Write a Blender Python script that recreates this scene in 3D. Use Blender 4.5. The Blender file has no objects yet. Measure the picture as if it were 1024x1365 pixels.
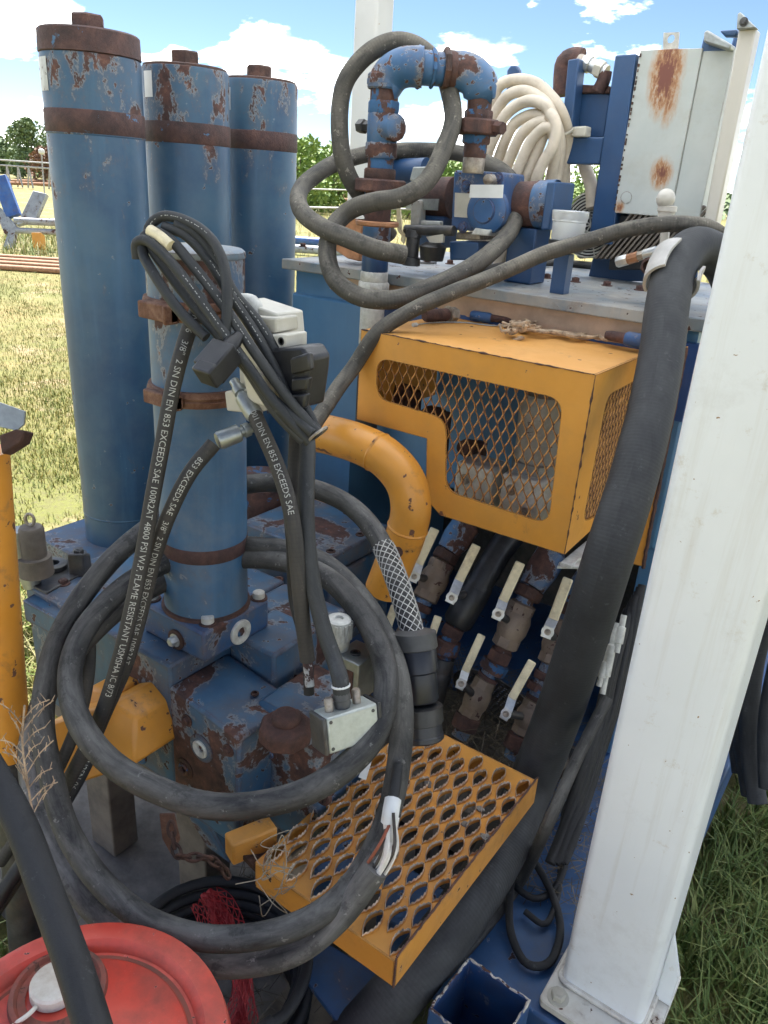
import bpy, bmesh, math, random
import numpy as np
from mathutils import Vector, Matrix, noise as mnoise
R = random.Random(7)
S = bpy.context.scene
COL = S.collection
rad = math.radians

# ------------------------------------------------------------------ camera
F_PX, PITCH, ROLL, YAW, EYE = 1025.0, rad(23.2), rad(3.9), rad(34.16), 1.65
def _axes():
    f = Vector((0, math.cos(PITCH), -math.sin(PITCH))); r0 = Vector((1, 0, 0)); u0 = r0.cross(f)
    r = math.cos(ROLL) * r0 + math.sin(ROLL) * u0
    u = -math.sin(ROLL) * r0 + math.cos(ROLL) * u0
    M = Matrix.Rotation(YAW, 3, 'Z')
    return M @ r, M @ u, M @ f
CR, CU, CF = _axes()
CAM = Vector((0, 0, EYE))
cd = bpy.data.cameras.new('camera'); cam = bpy.data.objects.new('camera', cd); COL.objects.link(cam)
m3 = Matrix((CR, CU, -CF)).transposed()
cam.matrix_world = Matrix.Translation(CAM) @ m3.to_4x4()
cd.sensor_fit = 'VERTICAL'; cd.sensor_height = 36.0; cd.lens = 36.0 * F_PX / 1365.0
cd.clip_start = 0.02; cd.clip_end = 2000
S.camera = cam
# ------------------------------------------------------------------ light
SUN_EL, SUN_AZ = rad(62), (-0.93, 0.37)
sd = Vector((SUN_AZ[0] * math.cos(SUN_EL), SUN_AZ[1] * math.cos(SUN_EL), math.sin(SUN_EL))).normalized()
sl = bpy.data.lights.new('sun', 'SUN'); sl.energy = 5.0; sl.angle = rad(0.5); sl.color = (1, 0.965, 0.92)
so = bpy.data.objects.new('sun', sl); COL.objects.link(so)
so.rotation_euler = sd.to_track_quat('Z', 'Y').to_euler(); so.location = (-4, 2, 8)
S.view_settings.view_transform = 'Standard'; S.view_settings.look = 'None'
S.view_settings.gamma = 1; S.view_settings.use_curve_mapping = False
S.view_settings.exposure = 2.0
W = bpy.data.worlds.new('World'); S.world = W; W.use_nodes = True
def world():
    nt = W.node_tree; nt.nodes.clear(); N = nt.nodes.new; L = nt.links.new
    out = N('ShaderNodeOutputWorld'); bg = N('ShaderNodeBackground'); bg.inputs[1].default_value = 0.05
    sky = N('ShaderNodeTexSky'); sky.sky_type = 'NISHITA'; sky.sun_disc = False
    sky.sun_elevation = SUN_EL; sky.sun_rotation = math.atan2(sd.x, sd.y)
    sky.dust_density = 0.3; sky.ozone_density = 2.5; sky.air_density = 0.9; sky.altitude = 2500
    tc = N('ShaderNodeTexCoord'); sep = N('ShaderNodeSeparateXYZ'); L(tc.outputs['Generated'], sep.inputs[0])
    # cumulus: noise on a dome-like projection of the view direction
    add = N('ShaderNodeMath'); add.operation = 'ADD'; L(sep.outputs[2], add.inputs[0]); add.inputs[1].default_value = 0.30
    mx = N('ShaderNodeMath'); mx.operation = 'MAXIMUM'; L(add.outputs[0], mx.inputs[0]); mx.inputs[1].default_value = 0.1
    dv = N('ShaderNodeVectorMath'); dv.operation = 'DIVIDE'; L(tc.outputs['Generated'], dv.inputs[0])
    cmb = N('ShaderNodeCombineXYZ')
    for i in range(3): L(mx.outputs[0], cmb.inputs[i])
    L(cmb.outputs[0], dv.inputs[1])
    mp = N('ShaderNodeMapping'); mp.inputs['Location'].default_value = (1.3, 0.2, 0.4); L(dv.outputs[0], mp.inputs[0])
    mp.inputs['Scale'].default_value = (1, 1, 1.6)
    n = N('ShaderNodeTexNoise'); n.inputs['Scale'].default_value = 2.9; n.inputs['Detail'].default_value = 9
    n.inputs['Roughness'].default_value = 0.56; L(mp.outputs[0], n.inputs['Vector'])
    hz = N('ShaderNodeMapRange'); L(sep.outputs[2], hz.inputs[0]); hz.inputs[1].default_value = 0.0; hz.inputs[2].default_value = 0.22
    hz.inputs[3].default_value = 0.12; hz.inputs[4].default_value = -0.015
    s = N('ShaderNodeMath'); s.operation = 'ADD'; L(n.outputs[0], s.inputs[0]); L(hz.outputs[0], s.inputs[1])
    mr = N('ShaderNodeMapRange'); mr.interpolation_type = 'SMOOTHSTEP'; L(s.outputs[0], mr.inputs[0]); mr.inputs[1].default_value = 0.55; mr.inputs[2].default_value = 0.64
    n2 = N('ShaderNodeTexNoise'); n2.inputs['Scale'].default_value = 5; n2.inputs['Detail'].default_value = 6; L(mp.outputs[0], n2.inputs['Vector'])
    cr = N('ShaderNodeValToRGB'); L(n2.outputs[0], cr.inputs[0])
    cr.color_ramp.elements[0].position = 0.35; cr.color_ramp.elements[0].color = (8.5, 9.0, 9.6, 1)
    cr.color_ramp.elements[1].position = 0.6; cr.color_ramp.elements[1].color = (48, 47.2, 46, 1)
    mix = N('ShaderNodeMixRGB'); L(mr.outputs[0], mix.inputs[0]); L(sky.outputs[0], mix.inputs[1]); L(cr.outputs[0], mix.inputs[2])
    L(mix.outputs[0], bg.inputs[0]); L(bg.outputs[0], out.inputs[0])
world()

# ------------------------------------------------------------------ measuring helpers (photo ray -> point at a known depth / plane)
def ray(px, py): return CF + CR * ((px - 512) / F_PX) - CU * ((py - 682.5) / F_PX)
def D(px, py, d): return CAM + ray(px, py) * d
def A(px, py, ax, v):
    q = ray(px, py); return CAM + q * ((v - CAM[ax]) / q[ax])
def V3(*a): return Vector(a)

# ------------------------------------------------------------------ materials
def _n(nt, t, **k):
    n = nt.nodes.new(t)
    for a, b in k.items():
        if a in n.inputs.keys(): n.inputs[a].default_value = b
        else: setattr(n, a, b)
    return n
def rgba(c): return (c[0], c[1], c[2], 1)
class Mat:
    def __init__(s, name):
        s.m = bpy.data.materials.new(name); s.m.use_nodes = True; s.nt = s.m.node_tree; s.nt.nodes.clear()
        s.out = s.n('ShaderNodeOutputMaterial'); s.b = s.n('ShaderNodeBsdfPrincipled'); s.l(s.b.outputs[0], s.out.inputs[0])
        tc = s.n('ShaderNodeTexCoord'); oi = s.n('ShaderNodeObjectInfo')
        mul = s.n('ShaderNodeMath', operation='MULTIPLY'); s.l(oi.outputs['Random'], mul.inputs[0]); mul.inputs[1].default_value = 37.0
        va = s.n('ShaderNodeVectorMath', operation='ADD'); s.l(tc.outputs['Object'], va.inputs[0]); s.l(mul.outputs[0], va.inputs[1])
        s.co = va.outputs[0]; s.tc = tc; s.oi = oi
    def n(s, t, **k): return _n(s.nt, t, **k)
    def l(s, a, b): s.nt.links.new(a, b)
    def noise(s, scale, detail=6, rough=0.6, co=None, dist=0.0):
        n = s.n('ShaderNodeTexNoise'); n.inputs['Scale'].default_value = scale; n.inputs['Detail'].default_value = detail
        n.inputs['Roughness'].default_value = rough; n.inputs['Distortion'].default_value = dist
        s.l(co or s.co, n.inputs['Vector']); return n.outputs[0]
    def mr(s, v, a, b, c=0.0, d=1.0):
        n = s.n('ShaderNodeMapRange'); s.l(v, n.inputs[0])
        for i, x in enumerate((a, b, c, d)): n.inputs[i + 1].default_value = x
        return n.outputs[0]
    def math(s, op, a, b):
        n = s.n('ShaderNodeMath', operation=op)
        for i, x in enumerate((a, b)):
            if isinstance(x, (int, float)): n.inputs[i].default_value = x
            else: s.l(x, n.inputs[i])
        return n.outputs[0]
    def mix(s, f, a, b, mode='MIX'):
        n = s.n('ShaderNodeMixRGB', blend_type=mode)
        for i, x in enumerate((f, a, b)):
            if isinstance(x, (int, float)): n.inputs[i].default_value = x
            elif isinstance(x, tuple): n.inputs[i].default_value = rgba(x)
            else: s.l(x, n.inputs[i])
        return n.outputs[0]
    def ramp(s, v, stops):
        n = s.n('ShaderNodeValToRGB'); s.l(v, n.inputs[0]); e = n.color_ramp.elements
        while len(e) < len(stops): e.new(0.5)
        for i, (p, c) in enumerate(stops): e[i].position = p; e[i].color = rgba(c)
        return n.outputs[0]
    def bump(s, h, strength=0.3, dist=0.002, prev=None):
        n = s.n('ShaderNodeBump'); n.inputs['Strength'].default_value = strength; n.inputs['Distance'].default_value = dist
        s.l(h, n.inputs['Height'])
        if prev is not None: s.l(prev, n.inputs['Normal'])
        return n.outputs[0]
    def set(s, col=None, rough=None, metal=None, nor=None, **k):
        for key, x in (('Base Color', col), ('Roughness', rough), ('Metallic', metal), ('Normal', nor)):
            if x is None: continue
            if isinstance(x, (int, float)): s.b.inputs[key].default_value = x
            elif isinstance(x, tuple): s.b.inputs[key].default_value = rgba(x)
            else: s.l(x, s.b.inputs[key])
        for key, x in k.items(): s.b.inputs[key.replace('_', ' ')].default_value = x
        return s.m
RUSTS = [(0.30, (0.026, 0.015, 0.014)), (0.45, (0.060, 0.030, 0.025)), (0.58, (0.10, 0.046, 0.034)), (0.74, (0.20, 0.095, 0.06))]
def edge_mask(s, radius, a, b):
    bv = s.n('ShaderNodeBevel', samples=4); bv.inputs['Radius'].default_value = radius
    g = s.n('ShaderNodeNewGeometry'); d = s.n('ShaderNodeVectorMath', operation='DOT_PRODUCT')
    s.l(bv.outputs[0], d.inputs[0]); s.l(g.outputs['Normal'], d.inputs[1])
    inv = s.math('SUBTRACT', 1.0, d.outputs['Value'])
    nz = s.noise(28, 6, 0.7); k = s.math('MULTIPLY', inv, s.mr(nz, 0.35, 0.65, 0.1, 2.2))
    return s.mr(k, a, b)
def paint(name, col, col2=None, rust=0.66, rs=7, chip=0.7, cs=45, dirt=0.35, dcol=(0.16, 0.13, 0.10), rough=0.45, halo=(0.42, 0.44, 0.42),
          edge=0.0, zrust=None, streak=0.3, vs=1.0):
    """worn paint: uneven colour, dust, chips down to rust with pale broken borders, worn edges; zrust=(z0,z1,k) more rust between heights"""
    s = Mat(name); col2 = col2 or tuple(min(1, c * 1.35 + 0.012) for c in col)
    c = s.mix(s.mr(s.noise(5, 5, 0.6), 0.36, 0.64), col, col2)
    st = s.n('ShaderNodeMapping'); st.inputs['Scale'].default_value = (14, 14, 1.3); s.l(s.co, st.inputs[0])
    sk = s.noise(1.6, 5, 0.65, st.outputs[0])
    c = s.mix(s.math('MULTIPLY', s.mr(sk, 0.52, 0.72), streak), c, (min(1, col[0] * 1.4 + .022), min(1, col[1] * 1.4 + .034), min(1, col[2] * 1.35 + .04)))
    dm = s.math('MULTIPLY', s.mr(s.noise(11, 8, 0.7), 0.45, 0.72), dirt)
    c = s.mix(dm, c, dcol)
    vm = s.n('ShaderNodeMapping'); vm.inputs['Scale'].default_value = (1, 1, vs); s.l(s.co, vm.inputs[0])
    rn = s.math('ADD', s.noise(rs, 9, 0.66, vm.outputs[0], 0.3), s.math('MULTIPLY', s.math('SUBTRACT', s.noise(rs * 7, 5, 0.6), 0.5), 0.16))
    rn = s.math('ADD', rn, s.math('MULTIPLY', s.math('SUBTRACT', s.noise(rs * 0.28, 3, 0.5), 0.5), 0.22))
    if zrust:
        sep = s.n('ShaderNodeSeparateXYZ'); s.l(s.tc.outputs['Object'], sep.inputs[0])
        rn = s.math('ADD', rn, s.mr(sep.outputs[2], zrust[0], zrust[1], 0.0, zrust[2]))
    c = s.mix(s.math('MULTIPLY', s.mr(rn, rust - 0.085, rust), 0.38), c, (0.115, 0.075, 0.055))
    m = s.mr(rn, rust, rust + 0.022); hm = s.mr(rn, rust - 0.022, rust - 0.010)
    cn = s.noise(cs, 4, 0.55); m2 = s.mr(cn, chip, chip + 0.012); h2 = s.mr(cn, chip - 0.025, chip - 0.01)
    m = s.math('MAXIMUM', m, m2); hm = s.math('MAXIMUM', hm, h2)
    if edge:
        em = edge_mask(s, edge, 0.03, 0.13); m = s.math('MAXIMUM', m, em)
    rc = s.ramp(s.noise(34, 8, 0.7), RUSTS)
    c = s.mix(s.math('MULTIPLY', hm, 0.24), c, halo); c = s.mix(m, c, rc)
    h = s.math('ADD', s.math('MULTIPLY', m, -0.6), s.math('MULTIPLY', s.noise(120, 5, 0.7), s.mr(m, 0, 1, 0.12, 0.8)))
    nor = s.bump(h, 0.5, 0.0015)
    return s.set(c, s.mr(s.math('MAXIMUM', m, dm), 0, 1, rough, 0.85), 0.0, nor)
def rusty(name, stops=None, wet=0.75, flecks=None, thr=0.6):
    s = Mat(name); c = s.ramp(s.noise(22, 10, 0.72, dist=0.3), stops or RUSTS)
    if flecks:
        fm = s.mr(s.noise(14, 8, 0.65, dist=0.3), thr, thr + 0.015); c = s.mix(fm, c, flecks)
    nor = s.bump(s.noise(120, 8, 0.75), 0.9, 0.0025); nor = s.bump(s.noise(26, 7, 0.7), 0.7, 0.004, nor)
    return s.set(c, wet, 0.0, nor)
def rubber(name, c0, dust, amount=0.5, rough=0.62, scr=0.3, rings=0.0):
    """rubber with long streaky dust, scuffs and (rings) a fine wrapped surface; UV is (around, metres along)"""
    s = Mat(name); uv = s.n('ShaderNodeUVMap')
    def uvm(a, b): m = s.n('ShaderNodeMapping'); s.l(uv.outputs[0], m.inputs[0]); m.inputs['Scale'].default_value = (a, b, 1); return m.outputs[0]
    sv = s.n('ShaderNodeVectorMath', operation='ADD'); s.l(uvm(5, 9), sv.inputs[0]); s.l(s.oi.outputs['Random'], sv.inputs[1])
    n1 = s.noise(1.0, 9, 0.7, sv.outputs[0], 0.5); n0 = s.noise(5, 6, 0.65); n2 = s.noise(55, 6, 0.7)
    g = s.n('ShaderNodeNewGeometry'); sep = s.n('ShaderNodeSeparateXYZ'); s.l(g.outputs['Normal'], sep.inputs[0])
    up = s.mr(sep.outputs[2], -0.3, 1.0, 0.3, 1.2)
    dm = s.math('MULTIPLY', s.math('MULTIPLY', s.mr(s.math('ADD', n1, s.math('MULTIPLY', n0, 0.8)), 0.72, 1.08), up), amount)
    c = s.mix(dm, c0, dust)
    c = s.mix(s.math('MULTIPLY', s.mr(n2, 0.62, 0.66), scr), c, tuple(min(1, x * 1.6 + .02) for x in dust))
    c = s.mix(s.math('MULTIPLY', s.mr(s.noise(19, 7, 0.72), 0.56, 0.60), min(1, scr * 0.8)), c, tuple(x * 0.6 for x in c0))
    h = s.noise(90, 6, 0.7); h = s.math('ADD', h, s.math('MULTIPLY', s.noise(2.0, 6, 0.7, uvm(4, 60)), 0.6))
    if rings:
        w = s.n('ShaderNodeTexWave', wave_type='BANDS', bands_direction='Y'); w.inputs['Scale'].default_value = 46.0; w.inputs['Distortion'].default_value = 1.2
        w.inputs['Detail'].default_value = 4; w.inputs['Detail Scale'].default_value = 2.0; s.l(uvm(0.012, 1), w.inputs['Vector'])
        c = s.mix(s.math('MULTIPLY', s.mr(w.outputs[1], 0.0, 0.25, 1.0, 0.0), 0.35 * rings), c, tuple(x * 0.5 for x in c0)); h = s.math('ADD', s.math('MULTIPLY', h, 0.5), s.math('MULTIPLY', w.outputs[1], 0.5 * rings))
    return s.set(c, s.mr(dm, 0, 0.6, rough, 0.92), 0.0, s.bump(h, 0.5, 0.002), Specular_IOR_Level=0.35)
def plain(name, col, rough=0.5, metal=0.0, var=0.25, sc=20, bump=0.15, dirt=0.0, dcol=(0.1, 0.08, 0.06), **k):
    s = Mat(name)
    c = s.mix(s.mr(s.noise(sc, 6, 0.65), 0.35, 0.65), tuple(x * (1 - var) for x in col), tuple(min(1, x * (1 + var)) for x in col))
    if dirt: c = s.mix(s.math('MULTIPLY', s.mr(s.noise(sc * 0.6, 8, 0.7), 0.48, 0.66), dirt), c, dcol)
    return s.set(c, rough, metal, s.bump(s.noise(sc * 5, 5, 0.7), bump, 0.001), **k)
def white_paint(name, col=(0.80, 0.825, 0.84)):
    s = Mat(name)
    c = s.mix(s.mr(s.noise(4, 5, 0.6), 0.35, 0.65), tuple(x * 0.94 for x in col), col)
    c = s.mix(s.math('MULTIPLY', s.mr(s.noise(24, 8, 0.75), 0.60, 0.72), 0.5), c, (0.50, 0.42, 0.30))
    c = s.mix(s.mr(s.noise(70, 3, 0.5), 0.735, 0.75), c, (0.28, 0.17, 0.08))
    sm = s.n('ShaderNodeMapping'); sm.inputs['Scale'].default_value = (22, 22, 0.9); s.l(s.co, sm.inputs[0])
    c = s.mix(s.math('MULTIPLY', s.mr(s.noise(1.5, 6, 0.65, sm.outputs[0]), 0.56, 0.74), 0.35), c, (0.52, 0.47, 0.38))
    c = s.mix(s.math('MULTIPLY', s.mr(s.noise(7, 9, 0.75), 0.55, 0.75), 0.30), c, (0.45, 0.43, 0.40))
    em = edge_mask(s, 0.006, 0.16, 0.4); c = s.mix(s.math('MULTIPLY', em, 0.6), c, (0.34, 0.22, 0.11))
    return s.set(c, 0.33, 0.0, s.bump(s.noise(220, 4, 0.6), 0.08, 0.001))
BLUE = (0.022, 0.092, 0.235)
M = {}
M['acc'] = paint('accumulator_blue', (0.016, 0.056, 0.116), (0.038, 0.094, 0.152), rust=0.70, rs=17, chip=0.70, cs=30, dirt=0.25, dcol=(0.12, 0.15, 0.17), zrust=(0.95, 1.22, 0.17), streak=0.6, vs=0.5)
M['cyl'] = paint('cylinder_blue', (0.022, 0.077, 0.160), (0.044, 0.118, 0.205), rust=0.655, rs=8, chip=0.72, cs=34, dirt=0.3, dcol=(0.22, 0.21, 0.18), zrust=(0.5, 0.62, 0.155), streak=0.5, vs=0.55)
M['block'] = paint('manifold_blue', (0.019, 0.066, 0.136), (0.045, 0.108, 0.182), rust=0.585, rs=6, chip=0.66, cs=38, dirt=0.75, edge=0.013, dcol=(0.15, 0.12, 0.10))
M['blockrust'] = paint('manifold_blue_rusted', (0.025, 0.082, 0.165), (0.055, 0.128, 0.21), rust=0.53, rs=7, chip=0.66, cs=38, dirt=0.55, edge=0.015, dcol=(0.15, 0.12, 0.10))
M['flange'] = paint('flange_blue', (0.018, 0.068, 0.175), (0.035, 0.10, 0.22), rust=0.64, rs=8, chip=0.67, cs=40, dirt=0.6, edge=0.010)
M['tank'] = paint('tank_blue', (0.052, 0.145, 0.275), (0.068, 0.175, 0.315), rust=0.78, rs=4, chip=0.77, cs=26, dirt=0.14, dcol=(0.11, 0.13, 0.15), streak=0.15, rough=0.38)
M['tankband'] = paint('tank_peeling_blue', (0.012, 0.055, 0.19), (0.02, 0.07, 0.22), rust=0.82, rs=9, chip=0.74, dirt=0.15, halo=(0.5, 0.38, 0.28))
M['lid'] = paint('lid_faded', (0.085, 0.135, 0.18), (0.34, 0.33, 0.30), rust=0.66, rs=9, chip=0.66, dirt=0.7, dcol=(0.33, 0.28, 0.22), edge=0.004, rough=0.5)
M['frame'] = paint('frame_blue', (0.014, 0.052, 0.135), (0.021, 0.068, 0.165), rust=0.78, chip=0.76, dirt=0.1, streak=0.1, rough=0.4)
M['deck'] = paint('deck_blue', (0.018, 0.068, 0.185), (0.03, 0.10, 0.235), rust=0.69, rs=10, chip=0.69, cs=30, dirt=0.45, dcol=(0.10, 0.085, 0.07), edge=0.004, halo=(0.5, 0.48, 0.45))
M['pump'] = paint('pump_blue', (0.014, 0.062, 0.18), (0.03, 0.10, 0.24), rust=0.64, rs=10, chip=0.66, dirt=0.4, edge=0.004, halo=(0.5, 0.5, 0.48))
M['pipeblue'] = paint('pipe_blue_rusted', (0.02, 0.078, 0.185), (0.045, 0.12, 0.24), rust=0.56, rs=11, chip=0.64, dirt=0.4, dcol=(0.2, 0.17, 0.15))
M['valvepipe'] = paint('valve_pipe_blue', (0.035, 0.115, 0.25), (0.05, 0.15, 0.30), rust=0.55, rs=9, chip=0.62, dirt=0.8, dcol=(0.16, 0.125, 0.09))
M['yellow'] = paint('guard_yellow', (0.60, 0.262, 0.035), (0.66, 0.30, 0.05), rust=0.74, rs=12, chip=0.70, cs=34, dirt=0.35, dcol=(0.42, 0.22, 0.06), edge=0.0035, halo=(0.5, 0.28, 0.1), streak=0.0, rough=0.42)
M['yellow_lit'] = paint('guard_yellow_lit', (0.62, 0.29, 0.06), (0.66, 0.33, 0.09), rust=0.72, rs=14, chip=0.70, cs=26, dirt=0.45, dcol=(0.48, 0.25, 0.07), edge=0.004, halo=(0.5, 0.28, 0.1), streak=0.0, rough=0.5)  # paler yellow puts the light on top and mesh strands into the colour
M['elbow'] = paint('elbow_yellow', (0.62, 0.26, 0.03), (0.66, 0.29, 0.045), rust=0.70, rs=14, chip=0.655, cs=34, dirt=0.3, dcol=(0.4, 0.2, 0.06), streak=0.0, halo=(0.5, 0.25, 0.08), rough=0.35)
M['step'] = paint('step_yellow', (0.58, 0.255, 0.04), (0.62, 0.29, 0.06), rust=0.70, rs=14, chip=0.68, cs=36, dirt=0.5, dcol=(0.30, 0.17, 0.07), edge=0.003, halo=(0.5, 0.42, 0.33), streak=0.0)
M['stepedge'] = plain('worn_tread_edge', (0.58, 0.47, 0.36), 0.6, 0.0, 0.6, 60, 0.4, 0.6, (0.08, 0.05, 0.03))
M['rust'] = rusty('rust')
M['rustdark'] = rusty('rust_dark', [(0.3, (0.022, 0.014, 0.012)), (0.5, (0.06, 0.028, 0.02)), (0.7, (0.12, 0.055, 0.035))])
M['rustwood'] = rusty('rust_brown_clamp', [(0.3, (0.05, 0.022, 0.014)), (0.5, (0.13, 0.055, 0.03)), (0.72, (0.30, 0.17, 0.11))])
M['rustband'] = rusty('rust_band', [(0.3, (0.028, 0.017, 0.017)), (0.5, (0.062, 0.031, 0.028)), (0.75, (0.125, 0.06, 0.046))], 0.7, (0.06, 0.14, 0.25), 0.655)
M['rustblue'] = rusty('rust_with_blue', None, 0.7, (0.03, 0.10, 0.22), 0.54)
M['bolt'] = plain('bolt_steel', (0.34, 0.30, 0.25), 0.5, 0.6, 0.3, 60, 0.3, 0.5, (0.16, 0.09, 0.05))
M['zinc'] = plain('zinc', (0.55, 0.56, 0.55), 0.38, 0.7, 0.15, 40, 0.2, 0.3, (0.25, 0.2, 0.14))
M['steel'] = plain('steel_grey', (0.33, 0.35, 0.34), 0.4, 0.7, 0.15, 40, 0.2, 0.3, (0.2, 0.18, 0.15))
M['alu'] = plain('aluminium_casting', (0.42, 0.45, 0.42), 0.42, 0.4, 0.1, 60, 0.25, 0.25, (0.25, 0.23, 0.2))
M['darksteel'] = plain('dark_steel', (0.07, 0.07, 0.07), 0.5, 0.4, 0.3, 30, 0.3, 0.4, (0.14, 0.10, 0.07))
M['legsteel'] = plain('leg_dusty_steel', (0.13, 0.11, 0.09), 0.8, 0.0, 0.3, 14, 0.4, 0.5, (0.2, 0.16, 0.12))
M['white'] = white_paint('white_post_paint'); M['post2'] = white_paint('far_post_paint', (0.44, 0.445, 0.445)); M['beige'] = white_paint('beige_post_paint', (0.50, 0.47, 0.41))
M['cream'] = plain('cream_casting', (0.50, 0.475, 0.40), 0.5, 0.0, 0.08, 20, 0.15, 0.3, (0.34, 0.3, 0.22))
M['plug'] = plain('pale_plug', (0.52, 0.52, 0.48), 0.6, 0.1, 0.2, 50, 0.3, 0.4, (0.24, 0.2, 0.15))
M['handle'] = plain('cream_vinyl_grip', (0.80, 0.70, 0.46), 0.5, 0.0, 0.10, 40, 0.25, 0.45, (0.34, 0.24, 0.12))
M['hose_grey'] = rubber('hose_grey_weathered', (0.042, 0.040, 0.036), (0.21, 0.19, 0.155), 0.85, 0.7, 0.5, 0.4)
M['hose_light'] = rubber('hose_wrapped_grey', (0.085, 0.080, 0.070), (0.23, 0.21, 0.17), 0.75, 0.65, 0.4, True)
M['hose_big'] = rubber('big_hose_black', (0.022, 0.0235, 0.026), (0.085, 0.087, 0.088), 0.75, 0.6, 0.2, 0.35)
M['cable'] = rubber('cable_black_dusty', (0.017, 0.017, 0.018), (0.145, 0.140, 0.130), 0.95, 0.55, 0.45)
M['cable2'] = rubber('cable_dark', (0.012, 0.012, 0.013), (0.055, 0.056, 0.058), 0.5, 0.5, 0.25)
M['cablegrey'] = rubber('cable_grey_bleached', (0.045, 0.045, 0.045), (0.24, 0.23, 0.215), 0.95, 0.65, 0.6)
M['hyd'] = rubber('hydraulic_hose', (0.028, 0.027, 0.026), (0.12, 0.105, 0.085), 0.6, 0.6, 0.2, 0.3)
M['thin'] = rubber('thin_cable', (0.022, 0.024, 0.025), (0.095, 0.096, 0.096), 0.6, 0.5, 0.2)
M['coil'] = rubber('coil_black', (0.012, 0.012, 0.014), (0.05, 0.055, 0.06), 0.5, 0.4, 0.1)
M['creamhose'] = plain('cream_hose', (0.60, 0.52, 0.41), 0.6, 0.0, 0.14, 14, 0.15, 0.6, (0.36, 0.29, 0.21))
M['black'] = plain('black_plastic', (0.018, 0.018, 0.019), 0.42, 0.0, 0.3, 30, 0.2, 0.35, (0.06, 0.06, 0.06))
M['blackring'] = plain('dark_grey_ring', (0.06, 0.06, 0.06), 0.5, 0.0, 0.2, 30, 0.2)
M['navy'] = plain('navy_sleeve', (0.014, 0.016, 0.024), 0.38, 0.0, 0.2, 30, 0.1)
M['letter'] = plain('white_lettering', (0.42, 0.42, 0.38), 0.7, 0.0, 0.3, 300, 0.1, 0.5, (0.06, 0.06, 0.055))
M['wire_white'] = plain('white_wire', (0.66, 0.62, 0.56), 0.5, 0.0, 0.1)
M['wire_dark'] = plain('dark_wire', (0.05, 0.04, 0.035), 0.5)
M['wire_red'] = plain('brown_wire', (0.22, 0.06, 0.03), 0.5)
M['braid'] = plain('braid_silver', (0.46, 0.45, 0.42), 0.45, 0.4, 0.2, 60)
M['tag'] = plain('pale_tag', (0.62, 0.63, 0.62), 0.45, 0.0, 0.05)
M['redlid'] = paint('red_plastic', (0.56, 0.045, 0.025), (0.66, 0.10, 0.065), rust=0.9, chip=0.70, cs=70, dirt=0.8, dcol=(0.22, 0.07, 0.05), halo=(0.75, 0.4, 0.35), streak=0.0, rough=0.4)
M['reddirt'] = paint('red_plastic_muddy', (0.20, 0.055, 0.035), (0.30, 0.07, 0.045), rust=0.62, rs=14, chip=0.74, cs=60, dirt=1.0, dcol=(0.085, 0.06, 0.045), halo=(0.3, 0.1, 0.07), streak=0.0, rough=0.7)
M['bung'] = plain('white_bung', (0.66, 0.62, 0.54), 0.5, 0.0, 0.08, 14, 0.1, 0.6, (0.34, 0.24, 0.14))
M['net'] = plain('red_net', (0.26, 0.010, 0.016), 0.6, 0.0, 0.2)
M['timber'] = plain('weathered_timber', (0.20, 0.17, 0.13), 0.85, 0.0, 0.35, 9, 0.6, 0.5, (0.09, 0.07, 0.05))
M['concrete'] = plain('dusty_mat', (0.20, 0.18, 0.155), 0.9, 0.0, 0.25, 18, 1.0, 0.4, (0.1, 0.085, 0.07))
M['copper'] = plain('copper_clamp', (0.46, 0.22, 0.11), 0.45, 0.4, 0.25, 30, 0.2, 0.4, (0.12, 0.07, 0.05))
M['tape'] = plain('tan_rag', (0.42, 0.31, 0.20), 0.8, 0.0, 0.4, 60, 0.6, 0.5, (0.12, 0.07, 0.05))
M['dead'] = plain('dry_stalk', (0.30, 0.25, 0.18), 0.8)
M['roof'] = plain('roof_sheet', (0.55, 0.56, 0.55), 0.5, 0.2, 0.05, 4)
def cloth():
    s = Mat('added_canopy_cloth'); tr = s.n('ShaderNodeBsdfTranslucent'); tr.inputs[0].default_value = (0.70, 0.72, 0.74, 1)  # translucent so the added canopy passes soft light from above
    df = s.n('ShaderNodeBsdfDiffuse'); df.inputs[0].default_value = (0.7, 0.7, 0.68, 1); mx = s.n('ShaderNodeMixShader'); mx.inputs[0].default_value = 0.97
    s.l(df.outputs[0], mx.inputs[1]); s.l(tr.outputs[0], mx.inputs[2]); s.l(mx.outputs[0], s.out.inputs[0]); return s.m
M['cloth'] = cloth()
M['sadd'] = plain('grey_saddle', (0.40, 0.385, 0.36), 0.6, 0.0, 0.15, 20, 0.3, 0.3)
def clear(name, col, a):
    s = Mat(name); return s.set(col, 0.25, 0.0, s.bump(s.noise(30, 5, 0.6), 0.2, 0.002), Transmission_Weight=a, IOR=1.4)
M['clear'] = clear('clear_plastic', (0.86, 0.88, 0.86), 0.75); M['milky'] = clear('milky_cup', (0.82, 0.83, 0.82), 0.55)
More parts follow.
